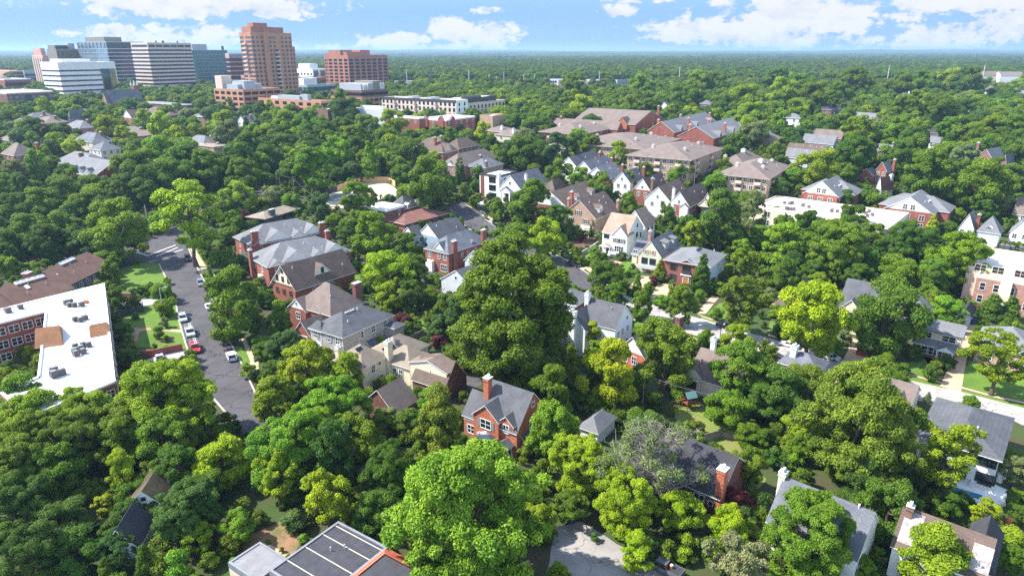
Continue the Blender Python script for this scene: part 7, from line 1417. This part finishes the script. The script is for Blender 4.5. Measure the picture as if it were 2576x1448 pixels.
# ---------------------------------------------------------------- trees, one by one: kind, crown centre x y, half width (tile units of the photograph), tone, optional height ratio
TL={
'00':"o 440 1110 90 l;b 560 1100 100 b;b 680 1120 90 l;o 790 1080 75 d;b 960 1080 90 l;b 1000 1160 100 d;b 1130 1150 90 d;b 1300 1045 110 e;b 1515 1030 60 y;o 1640 945 45 m;b 1480 1110 80 m;b 1700 1140 100 m;o 1440 1220 80 b;o 1620 1290 110 b;b 1820 1240 70 g;o 1950 1280 75 g;b 1900 1170 80 s;b 1900 1045 80 d;b 2060 1050 110 d;o 2330 1040 62 g 1.7;b 2130 1180 100 w;b 2250 1250 130 y;b 2180 1330 110 l;b 2300 1400 150 s;c 2480 1260 50 d;o 2550 1360 80 g;b 60 1270 60 d;b 140 1290 70 s;b 280 1250 80 s;b 350 1350 130 w;b 220 1400 110 w;b 600 1340 100 d;b 1080 1320 130 y;b 1250 1390 120 y;b 740 1430 80 y;b 1100 1220 60 g;b 760 1350 60 w;b 1780 1420 70 m;b 1990 1150 60 m;o 1330 1200 45 g",
'10':"o 40 1100 60 d;o 150 1090 60 b;b 230 1130 60 l;b 390 1090 110 m;b 330 1240 140 g;b 700 930 55 m;o 850 1010 90 m;b 880 1130 150 e;b 620 1130 110 m;b 560 1290 170 g;b 180 1210 100 l;b 430 1370 90 b;b 700 1380 130 d;b 880 1330 120 m;b 1120 1270 120 m;b 1370 1260 150 l;b 1000 1400 140 m;c 1120 1120 60 w;c 1480 1200 50 w;o 1660 1240 80 b;v 1740 1120 110 w;b 1870 1320 70 d;b 2020 1310 60 m;b 2130 1340 50 l;o 2290 1360 95 y;b 1660 850 60 l;b 1470 900 80 m;b 1330 880 70 m;b 1830 880 90 l;b 1960 860 70 m;b 2100 870 90 m;b 2270 900 80 m;b 2420 940 90 l;b 2540 920 70 m;b 2450 1140 110 l;b 2280 1200 80 d;b 60 1260 70 d;b 80 1370 120 l;b 250 1400 130 d;b 760 1420 80 b;b 1300 1380 100 d;b 1540 1390 90 d",
'20':"b 100 1050 110 b;b 330 1150 110 l;b 150 1150 80 d;b 480 1150 80 d;b 600 1030 120 l;b 720 1070 120 b;b 340 890 120 m;b 620 920 150 m;b 820 890 100 d;b 930 950 80 m;b 1150 900 120 m;b 1290 890 130 l;b 1500 960 120 m;b 1180 1090 120 l;b 1000 1060 100 m;b 1400 1110 120 d;b 1740 1010 160 d;b 1880 870 130 l;b 2060 870 130 d;b 1700 870 90 m;b 1600 1130 80 l;b 1780 1150 80 y;b 1960 1130 60 d;b 2120 1080 120 d;b 2330 1000 150 l;b 2400 1150 130 g;b 2200 920 120 m;b 2350 880 100 d;b 2500 950 100 m;b 2350 1250 110 b;b 2420 1360 140 s;b 810 1250 110 e;b 320 1270 90 d;b 660 1410 110 g;o 1090 1440 60 g;o 1080 1280 50 o;b 1340 1350 60 d;c 1420 1330 45 o;b 1810 1230 80 d;o 1760 1330 45 o;b 120 1400 110 s;b 60 1230 90 d;b 1280 1290 50 d",
'30':"b 100 830 140 d;b 330 880 140 m;b 150 950 160 l;b 430 970 150 m;b 600 900 120 m;b 850 870 150 m;b 1050 900 120 l;b 700 970 130 m;b 1350 870 140 m;b 1560 860 140 m;b 1620 930 100 d;b 1800 830 140 l;b 2020 860 160 d;b 1900 780 120 m;b 2430 830 120 m;b 2550 820 80 l;b 2100 1010 100 l;b 1980 990 90 s;b 2280 940 80 w;b 1090 1040 110 d;b 1500 1060 140 l;b 1360 1130 140 m;b 1700 1120 170 d;b 1940 1130 120 d;b 2150 1200 110 w;b 2330 1060 110 g;b 2500 1040 100 m;b 2350 1150 100 l;b 2500 1180 110 d;b 40 1090 110 m;b 330 1050 110 l;c 500 1150 50 d;b 820 1110 80 d;o 360 1220 50 d;o 130 1240 100 g;b 200 1330 70 l;c 285 1330 40 w;r 335 1360 42 p;b 600 1260 100 m;b 900 1330 160 l;b 1300 1340 150 g;b 1050 1290 110 s;b 1500 1310 110 l;b 1830 1310 120 g;b 2000 1370 140 m;b 2230 1330 130 l;b 2450 1330 140 m;b 2050 1250 110 d;b 2350 1430 120 d;b 1450 1420 120 d",
'01':"o 370 210 110 g;b 130 330 140 s;b 500 210 90 m;b 700 370 160 m;b 740 50 100 y;b 1240 80 70 d;b 1440 50 100 d;b 960 460 160 o;b 650 530 190 m;b 430 640 200 m;b 150 700 190 d;b 900 620 200 m;b 1350 260 210 m;b 1600 150 220 g;b 1850 170 220 m;b 1500 430 200 d;b 1750 330 200 m;b 2080 250 190 m;b 2400 200 200 d;b 2500 70 180 d;b 2450 340 190 m;b 1250 490 150 d;v 1900 740 330 b 1.0;b 1200 890 310 l;b 900 1010 170 w;o 1120 1080 100 d 1.2;b 2400 550 160 b;b 600 880 190 m;b 300 900 200 m;b 100 1000 170 d;b 450 1020 180 e;b 700 1000 160 d;b 60 1230 110 l;o 1100 1290 90 m;v 1620 1430 110 g;b 2340 800 120 m;k 2130 1170 30 g;k 2172 1162 30 g;k 2212 1152 30 g;k 2255 1142 30 g;k 2300 1132 30 g;k 2342 1122 30 g;c 2105 1300 42 l;b 330 1230 60 l;r 2470 720 60 p;o 2330 1650 300 m 1.1;b 30 440 120 g;b 2230 650 90 o;b 2520 830 70 d;b 780 720 170 d",
'11':"b 100 170 150 d;o 590 300 170 g 1.25;b 820 120 180 g;c 1140 170 100 g;c 1230 240 45 g;b 980 280 100 w;b 1000 80 130 d;b 1340 90 110 m;b 1520 120 180 d;b 1450 260 120 m;b 1800 150 90 b;b 1750 410 230 m .95;b 1500 340 120 d;b 1500 480 80 l;k 2050 280 58 d 2.2;o 2230 340 85 d;o 2080 480 55 m;o 2420 640 75 m;r 2190 565 55 m;o 650 640 110 w;b 170 530 110 s;b 350 580 85 g;o 1040 620 150 g 1.3;b 780 770 80 l;b 950 830 100 m;b 900 900 80 d;b 1180 930 230 l .9;v 1250 1050 90 w;b 1500 1060 160 o;b 1330 1300 230 b;b 1560 1290 160 m;b 1150 1340 100 l;c 1770 920 70 d;k 2060 790 38 m 1.3;r 2300 870 55 d;b 2450 930 90 m;b 1800 1390 85 m;c 1990 1415 45 d;b 10 590 50 b;r 700 870 50 p;b 1350 560 60 d;b 300 330 90 d;b 100 380 90 d",
'21':"b 150 100 180 d;o 460 130 120 w;b 470 290 130 m;b 700 365 120 l;b 900 430 140 m;b 800 40 120 m;b 650 20 120 d;o 1080 80 90 b 1.5;o 1170 380 80 m;o 1170 610 85 m 1.2;r 1215 215 40 p;r 1490 270 55 p;b 1360 260 90 o;b 1720 270 120 m;b 1640 330 80 g;b 2060 390 110 g;o 2130 250 80 m;v 250 470 120 m;o 230 600 170 m 1.2;b 430 600 100 m;b 80 560 90 d;b 70 680 110 m;o 480 800 130 d 1.2;b 600 880 80 m;b 340 970 180 b 1.0;b 470 985 65 y;b 60 900 110 m;c 640 1120 65 m 1.3;k 810 845 32 m;b 770 880 45 l;r 870 915 55 s;r 700 940 42 p;o 1550 620 75 o;o 1560 760 95 d;o 1780 660 60 d 1.6;b 1770 800 85 m;v 1840 930 130 l;o 2090 800 220 d 1.3;b 2320 590 110 m;o 2430 720 150 s 1.4;b 2500 950 130 g;v 2350 1170 140 l;b 1690 840 60 l;c 1910 1310 95 d 2.0;c 1490 1270 72 l 1.35;c 1260 1395 55 g 1.6;k 1610 1425 36 g 1.6;r 1420 1360 55 p;b 940 1370 175 d .85;r 1015 1245 72 p .6;r 1160 1285 42 g;r 1225 1295 42 g;r 1140 1390 40 g;r 820 1080 50 g;r 810 1140 45 l;b 2250 950 120 d;b 2420 440 90 s;b 1310 190 60 d;b 2300 420 80 d",
'31':"b 480 250 200 l;b 260 330 100 g;b 850 150 190 d;b 820 280 90 m;b 1360 150 160 d;b 1770 80 100 l;b 1600 330 270 m;b 1970 150 120 s;b 2130 440 260 m;b 2480 330 140 d;b 2330 600 110 s;r 2440 610 50 p;b 1880 720 80 l;b 1330 260 80 d;b 100 440 100 d;b 760 560 105 d;b 980 540 85 d;b 1090 580 90 m;b 60 700 80 l;b 150 800 90 m;b 400 830 150 d;b 850 820 190 d;b 620 1000 240 m;o 140 1050 180 g 1.2;g 700 1100 280 o;b 1050 980 170 m;g 1400 1080 270 d;g 1930 1190 310 l;b 1000 1260 200 d;b 1300 1340 210 m;b 450 1330 140 d;b 250 1250 140 e;b 1660 1380 190 g;c 1660 820 70 y;b 1800 860 90 d;b 2500 100 100 m;b 2250 250 120 d;b 60 1340 110 m;b 900 1380 150 d;b 1100 60 60 m;b 1430 20 90 m;b 2400 10 110 d",
'02':"v 1650 130 105 l;o 1180 100 100 d;b 1225 430 90 d;r 1285 495 48 g;b 1295 720 110 d;r 1590 445 68 m;r 1665 505 38 g;r 1660 345 55 s;r 1360 275 40 m;o 310 650 65 b;r 240 855 65 m;r 70 835 110 w;b 60 960 130 l;b 250 1150 320 m .8;g 1720 1190 490 l .8;g 850 1360 330 l .8;b 350 1420 320 l;g 1300 1430 330 m .8;r 1250 590 60 w;r 1330 585 50 g;r 1500 640 40 m",
'12':"b 60 90 100 m;o 240 340 115 m;b 60 560 80 g;b 300 660 190 w;b 510 830 260 y .9;o 930 870 180 b 1.1;b 90 680 120 m;b 190 890 130 d;o 190 1180 220 l 1.2;g 760 1260 350 g .85;o 1740 1200 150 g 1.15;b 1960 1280 100 g;r 1350 920 85 m;b 1480 335 100 p .9;r 1830 530 90 p .6;b 1330 100 150 b;b 1560 90 160 d;b 1750 80 100 o;o 1900 180 100 m;k 1712 300 38 l 1.6;k 1765 290 38 l 1.6;b 2050 320 130 y;b 1830 410 130 w;b 1300 1300 120 s;b 1560 1370 160 d;b 1250 1390 140 l;r 410 520 40 g;r 310 560 50 p .6;r 330 540 40 g",
'22':"s -20 330 560 m 1.2;o 830 490 130 b 1.1;b 850 650 120 b;o 990 900 280 y 1.25;o 600 880 105 o 2.0;r 530 660 34 r;o 1540 720 290 m 1.15;b 1040 100 125 m .95;b 850 60 80 o;o 1300 165 108 m 1.3;o 1705 195 148 m 1.2;r 1520 135 88 g .65;v 2300 160 230 m;b 2250 550 180 l;b 2290 870 280 m .95;b 2200 1250 230 m;b 2500 1150 200 d;o 410 1470 260 g 1.1;r 1225 440 40 d;r 1205 470 36 d;c 1600 1215 36 o;b 480 1010 100 d;b 640 1120 90 d;r 940 1240 50 m;r 1300 1260 70 m;b 1420 1100 80 m",
'32':"b 430 350 325 b 1.05;b 1190 340 335 d .95;b 1795 230 155 g;o 1180 830 140 m 1.0;b 900 880 180 l;r 1642 855 78 d 1.0;r 1690 725 40 l;v 2330 730 310 l .8;c 2260 190 120 d 1.0;c 2440 200 110 d 1.0;b 2570 160 80 b;c 1610 1095 34 s 1.5;b 400 1000 230 o;b 100 1050 260 d;g 920 1400 570 o .9;r 770 490 85 s;r 700 600 80 g;b 1420 140 85 l;r 1500 690 40 d;r 1440 690 36 d;r 20 60 70 s;r 60 250 50 l;b 1300 1000 130 m",
'33':"v 1780 260 330 l 1.0;b 1210 820 310 d 1.0;g 400 1130 440 m .95;b 1820 740 140 d;v 2180 830 140 b;r 2450 1060 150 l;b 2490 420 150 s;b 2500 680 110 m;o 1640 1330 370 l .9;o 1110 1230 75 m;b 950 1390 130 l;b 2430 1300 150 m;b 60 260 110 d;b 2460 230 70 m;b 1900 680 90 d;r 2050 740 60 g;b 2500 860 110 d",
'23':"d 1400 290 540 s .68;g 690 370 300 b .95;g 1140 760 320 b .95;o 1250 1210 180 b 1.0;b 1700 850 220 b;b 2190 960 220 b;v 2250 1320 320 s;b 2220 730 165 p;b 2030 610 150 o;b 1980 770 85 p;b 1540 580 90 o;b 2400 60 150 m;v 2370 360 180 m;b 1420 470 80 l;b 600 780 170 m;b 470 1430 120 l;r 830 1050 50 d;b 1600 20 120 m;b 2440 640 70 m",
'13':"g 2170 900 730 g .92;g 330 260 380 g .9;v 200 440 220 b 1.2;v 710 660 270 b 1.05;b 1000 120 290 m;g 1350 450 280 d 1.0;b 1200 830 240 d;g 560 100 340 g .85;b 1250 1120 90 m;r 400 860 130 w;r 480 1060 55 g;r 60 1340 48 w;r 150 1210 38 g;r 200 1260 34 g;r 260 1180 30 m;r 90 1180 34 g;d 1100 420 120 s;r 120 1100 30 g;r 330 1240 30 m;r 30 1260 34 m;b 350 620 120 d",
'03':"g 250 150 330 l .85;g 700 120 330 m .85;b 1200 120 290 m;g 150 450 330 m;b 600 420 290 m;g 150 800 330 e;b 620 900 260 e;g 300 1250 330 e;b 750 1220 250 d;o 1230 430 170 y 1.3;b 1300 880 170 d;b 1180 1200 190 e;b 1600 800 140 d;b 1330 620 150 d;b 1560 330 170 m;o 1130 1080 110 d;b 900 1050 150 e;b 1480 640 120 m;b 1050 730 110 y;b 1650 120 290 m;b 2250 320 280 b;g 1880 830 310 e .85;b 2400 960 180 g;c 1450 1280 105 d;c 1060 1400 85 d;r 1780 1340 160 g 1.0;r 2105 1295 85 y;b 2000 1100 160 l;b 1760 420 240 d;b 2050 560 200 d;r 2350 1310 60 g;r 2420 1320 40 g;r 1130 1290 60 d"}
for key,sx in TL.items():
    i,j=int(key[0]),int(key[1])
    for e in sx.split(';'):
        q=e.split(); p=t(i,j,float(q[1]),float(q[2])); px_tree(q[0],p[0],p[1],float(q[3])/4,q[4],float(q[5]) if len(q)>5 else None)
# ---------------------------------------------------------------- fill trees in the near and middle distance
def clear(x,y,m,front=0):
    for cx,cy,th,a,b,ze in FOOT:
        dx,dy=x-cx,y-cy
        if abs(dx)+abs(dy)>a+b+60: continue
        for k in ((0,1) if front else (0,)):
            ddx,ddy=(dx,dy+front*k)
            u=abs(ddx*math.cos(th)+ddy*math.sin(th)); v=abs(-ddx*math.sin(th)+ddy*math.cos(th))
            if u<a+m and v<b+m: return False
    return True
def hides(x,y,R_,top):
    for cx,cy,th,a,b,ze in FOOT:
        if cy<=y or cy-y>(170 if cy<700 else 520): continue
        if abs(x/y-cx/cy)*cy>(a+b)*.62+R_*.8: continue
        zt=g(y)+top; gb=g(cy); zb=gb+(ze-gb)*(.55 if cy<700 else .15)
        if (HC-zt)/y<(HC-zb)/(cy-.5*(a+b)): return True
    return False
def inpoly(x,y,P):
    c=False; j=len(P)-1
    for i in range(len(P)):
        if (P[i][1]>y)!=(P[j][1]>y) and x<(P[j][0]-P[i][0])*(y-P[i][1])/(P[j][1]-P[i][1]+1e-9)+P[i][0]: c=not c
        j=i
    return c
TP=[(e.location.x,e.location.y,r_) for e,_,_,r_,_ in TREES]+[(q[0][0],q[0][1],q[1]) for q in FARP]
rf=random.Random(5); nf=0
for _ in range(9000):
    if nf>=FILL: break
    y=rf.uniform(78,430); x=rf.uniform(-.78,.78)*y
    rr=rf.uniform(3.4,5.6)*(.8 if y<180 else 1)
    if not clear(x,y,rr*.75,14) or any(inpoly(x,y,P) for P in ROADP) : continue
    if any((x-a)**2+(y-b)**2<(.62*(rr+c))**2 for a,b,c in TP): continue
    pp=topx(Vector((x,y,g(y)+rr*.95+1.2))); k_=FP*rr*1.12/math.hypot(x,y,HC)
    if any((pp[0]-a)**2+(pp[1]-b)**2<k_*k_ for a,b in RPX): continue
    if hides(x,y,rr,rr*1.75+2.5) and rf.random()>.12: continue
    pxy=topx(Vector((x,y,g(y)+5)))
    place_tree(rf.choice('bbbbo'),(x,y,g(y)),rr,rf.choice('mmddolge'),None,'tree'); TP.append((x,y,rr)); nf+=1
# ---------------------------------------------------------------- the far wood: nobody could count it
def far_wood():
    rg=np.random.default_rng(3); pts=[];scl=[];tint=[];hi=[]
    def band(y0,y1,area,s0,s1):
        n=int(.80*(y1*y1-y0*y0)/area); y=np.sqrt(rg.uniform(y0*y0,y1*y1,n)); x=rg.uniform(-.80,.80,n)*y; s=rg.uniform(s0,s1,n); return zip(x,y,s)
    cell={}
    for a,b,c in TP: cell.setdefault((int(a//20),int(b//20)),[]).append((a,b,c))
    for x,y,s in list(band(330,900,62,.75,1.25))+list(band(900,2600,210,1.2,2.0))+list(band(2600,9500,3200,3.0,5.5)):
        if y<1300:
            if not clear(x,y,4.5*s*.7,12): continue
            ok=True
            for i in (-1,0,1):
                for j in (-1,0,1):
                    for a,b,c in cell.get((int(x//20)+i,int(y//20)+j),()):
                        if (x-a)**2+(y-b)**2<(.6*(c+4.5*s))**2: ok=False
            if not ok: continue
            if hides(x,y,4.6*s,9.6*s) and rg.random()>.06: continue
            if y>640 and 0<x/y<.2 and abs(y-790)<70 and rg.random()<.7: continue
        pts.append((x,y,g(y)-.5)); scl.append(s); q=rg.random(); c=PAL['m' if q<.36 else 'd' if q<.64 else 'e' if q<.78 else 'w' if q<.84 and y>900 else 'o' if q<.87 else 'l' if q<.965 else 'b']; v=rg.uniform(.75,1.2)*(.92 if y<600 else .92-.30*min(1,(y-600)/900)); tint.append((c[0]*v*rg.uniform(.85,1.15),c[1]*v,c[2]*v,1)); hi.append(0)
    for (p,R_,tn,cd) in FARP:
        c=PAL[tn]; v=rg.uniform(.88,1.12); pts.append((p[0],p[1],p[2]-.4)); scl.append(R_/4.6); tint.append((c[0]*v,c[1]*v,c[2]*v,1)); hi.append(5 if cd in 'oc' else 4)
    me=bpy.data.meshes.new('woodland'); me.from_pydata(pts,[],[]); 
    a=me.attributes.new('scl','FLOAT','POINT'); a.data.foreach_set('value',np.array(scl,dtype=np.float32))
    a=me.attributes.new('tint','FLOAT_COLOR','POINT'); a.data.foreach_set('color',np.array(tint,dtype=np.float32).ravel()); a=me.attributes.new('hi','INT','POINT'); a.data.foreach_set('value',np.array(hi,dtype=np.int32))
    o=link('woodland',me); tag(o,kind='stuff')
    fm=foliage_mat('wood_leaves',True); protos=[]
    for k in range(4):
        cm,_=crown_mesh('wood_crown_%d'%k,200+k,4.6,.85 if k<3 else 1.15,18,2300,.52,'round',(.34,.52),.15,fm)
        for v in cm.vertices: pass
        co=np.empty(len(cm.vertices)*3,dtype=np.float32); cm.vertices.foreach_get('co',co); co[2::3]+=6.0; cm.vertices.foreach_set('co',co); cm.update()
        protos.append(bpy.data.objects.new('wood_crown',cm))
    for nm,sd,ap,ncl in (('hi',61,.85,55),('tall',62,1.3,60)):
        cm,_=crown_mesh('wood_crown_'+nm,sd,4.6,ap,ncl,11000,.30,'round' if nm=='hi' else 'oval',(.22,.36),.15,fm); co=np.empty(len(cm.vertices)*3,dtype=np.float32); cm.vertices.foreach_get('co',co); co[2::3]+=4.6*ap+.7; cm.vertices.foreach_set('co',co); cm.update(); protos.append(bpy.data.objects.new('wood_crown',cm))
    ng=bpy.data.node_groups.new('scatter','GeometryNodeTree'); ng.interface.new_socket('Geometry',in_out='INPUT',socket_type='NodeSocketGeometry'); ng.interface.new_socket('Geometry',in_out='OUTPUT',socket_type='NodeSocketGeometry')
    n=ng.nodes; gi=n.new('NodeGroupInput'); go=n.new('NodeGroupOutput'); iop=n.new('GeometryNodeInstanceOnPoints'); gi2=n.new('GeometryNodeGeometryToInstance')
    for p in protos[::-1]:
        oi=n.new('GeometryNodeObjectInfo'); oi.inputs['Object'].default_value=p; ng.links.new(oi.outputs['Geometry'],gi2.inputs[0])
    m2p=n.new('GeometryNodeMeshToPoints'); ng.links.new(gi.outputs[0],m2p.inputs[0]); ng.links.new(m2p.outputs[0],iop.inputs['Points']); ng.links.new(gi2.outputs[0],iop.inputs['Instance']); iop.inputs['Pick Instance'].default_value=True
    ri=n.new('FunctionNodeRandomValue'); ri.data_type='INT'; ri.inputs[4].default_value=0; ri.inputs[5].default_value=3; nh=n.new('GeometryNodeInputNamedAttribute'); nh.data_type='INT'; nh.inputs[0].default_value='hi'; mxx=n.new('ShaderNodeMath'); mxx.operation='MAXIMUM'; ng.links.new(ri.outputs[2],mxx.inputs[0]); ng.links.new(nh.outputs[0],mxx.inputs[1]); ng.links.new(mxx.outputs[0],iop.inputs['Instance Index'])
    rr=n.new('FunctionNodeRandomValue'); rr.data_type='FLOAT'; rr.inputs[2].default_value=0; rr.inputs[3].default_value=6.28; cx=n.new('ShaderNodeCombineXYZ'); ng.links.new(rr.outputs[1],cx.inputs[2]); ng.links.new(cx.outputs[0],iop.inputs['Rotation'])
    na=n.new('GeometryNodeInputNamedAttribute'); na.data_type='FLOAT'; na.inputs[0].default_value='scl'
    sx=n.new('ShaderNodeCombineXYZ'); ng.links.new(na.outputs[0],sx.inputs[0]); ng.links.new(na.outputs[0],sx.inputs[1])
    mz=n.new('ShaderNodeMath'); mz.operation='MINIMUM'; mz.inputs[1].default_value=1.5; ng.links.new(na.outputs[0],mz.inputs[0]); ng.links.new(mz.outputs[0],sx.inputs[2]); ng.links.new(sx.outputs[0],iop.inputs['Scale'])
    ng.links.new(iop.outputs[0],go.inputs[0]); md=o.modifiers.new('scatter','NODES'); md.node_group=ng
    print('woodland points',len(pts))
far_wood()
def undergrowth():
    rg=random.Random(11); pts=[];scl=[];tint=[]
    for _ in range(16000):
        y=rg.uniform(62,420); x=rg.uniform(-.80,.80)*y
        if rg.random()>y/300: continue
        s=rg.uniform(.12,.42)
        if not clear(x,y,.6+s*1.5) or any(inpoly(x,y,P) for P in ROADP): continue
        pts.append((x,y,g(y)-s*1.6)); scl.append(s); c=PAL[rg.choice('mmdeloomg')]; v=rg.uniform(.6,1.05); tint.append((c[0]*v,c[1]*v,c[2]*v,1))
    me=bpy.data.meshes.new('undergrowth'); me.from_pydata(pts,[],[])
    a=me.attributes.new('scl','FLOAT','POINT'); a.data.foreach_set('value',np.array(scl,dtype=np.float32)); a=me.attributes.new('tint','FLOAT_COLOR','POINT'); a.data.foreach_set('color',np.array(tint,dtype=np.float32).ravel()); a=me.attributes.new('hi','INT','POINT')
    o=tag(link('undergrowth',me),kind='stuff'); md=o.modifiers.new('scatter','NODES'); md.node_group=bpy.data.node_groups['scatter']
undergrowth()
# ---------------------------------------------------------------- a label for every tree, from its looks and the things round it
TONE={'m':'green','d':'dark green','e':'deep dark green','l':'light green','b':'bright yellow-green','y':'golden yellow-green','o':'olive green','p':'purple-leaved','s':'pale grey-green','w':'blue-green','r':'rusty red','g':'fresh green'}
SHP={'b':'broad','g':'huge spreading','o':'tall oval','s':'towering','c':'cone-shaped','k':'columnar','r':'round','v':'open-crowned','d':'half-bare'}
NOUN={'c':'tree','k':'evergreen','r':'shrub'}
def label_trees():
    from collections import defaultdict
    cand=[]
    for e,code,tone,rad,hh in TREES:
        if code in 'r': sz='small' if rad<1.6 else ''
        else: sz='' if code in 'gs' else ('big' if rad>7 else 'small' if rad<3.2 else '')
        x,y=e.location.x,e.location.y
        ls=sorted(((math.hypot(x-p.x,y-p.y)-r_*.5,ph,p) for ph,p,r_ in LAND),key=lambda q:q[0])
        opts=[]
        for k in range(14):
            _,ph,p=ls[k]; dx,dy=x-p.x,y-p.y; az=math.atan2(dx*y-dy*x if 0 else dx,dy)
            rel='behind' if dy>abs(dx) else 'in front of' if -dy>abs(dx) else ('left of' if dx<0 else 'right of')
            opts.append(' '.join(w for w in (sz,TONE[tone],SHP[code],NOUN.get(code,'tree'),rel,'the',ph) if w))
        cand.append((e,opts,(x,y)))
    used=defaultdict(int)
    for e,opts,_ in cand: used[opts[0]]+=1
    taken=set(); left=[]
    for e,opts,pos in cand:
        for k,o in enumerate(opts):
            if o not in taken and len(o.split())<=16:
                taken.add(o); e['label']=o; break
        else: left.append(e)
        code=None
    for e in left: e['label']='one of several look-alike crowns in the dense middle-distance trees'; e['group']='look-alike crowns in the dense trees'
    for e,code,tone,rad,hh in TREES:
        e['category']={'r':'shrub','k':'evergreen'}.get(code,'tree')
        if 'group' not in e: e['group']={'k':'columnar evergreens','r':'garden shrubs'}.get(code,'trees of the neighbourhood')
    print('trees',len(TREES),sum(e.name.startswith('tree') for e,*_ in TREES),'far',len(FARP),'left',len(left))
label_trees()
build_world()
def haze():
    m=bpy.data.materials.new('haze_air'); m.use_nodes=True; n=m.node_tree; n.nodes.clear()
    o=n.nodes.new('ShaderNodeOutputMaterial'); v=n.nodes.new('ShaderNodeVolumePrincipled')
    v.inputs['Color'].default_value=(*HAZE_C,1); v.inputs['Density'].default_value=HAZE_D; v.inputs['Anisotropy'].default_value=.2
    n.links.new(v.outputs[0],o.inputs['Volume'])
    mb=MB(); mb.box(-17000,-150,-3,17000,14600,130)
    tag(mb.build('haze',m),kind='stuff')
if HAZE_D>0: haze()
S.cycles.use_denoising=False
S.cycles.max_bounces=6; S.cycles.diffuse_bounces=3; S.cycles.glossy_bounces=2; S.cycles.transmission_bounces=3; S.cycles.transparent_max_bounces=4; S.cycles.volume_bounces=0
S.cycles.use_adaptive_sampling=False
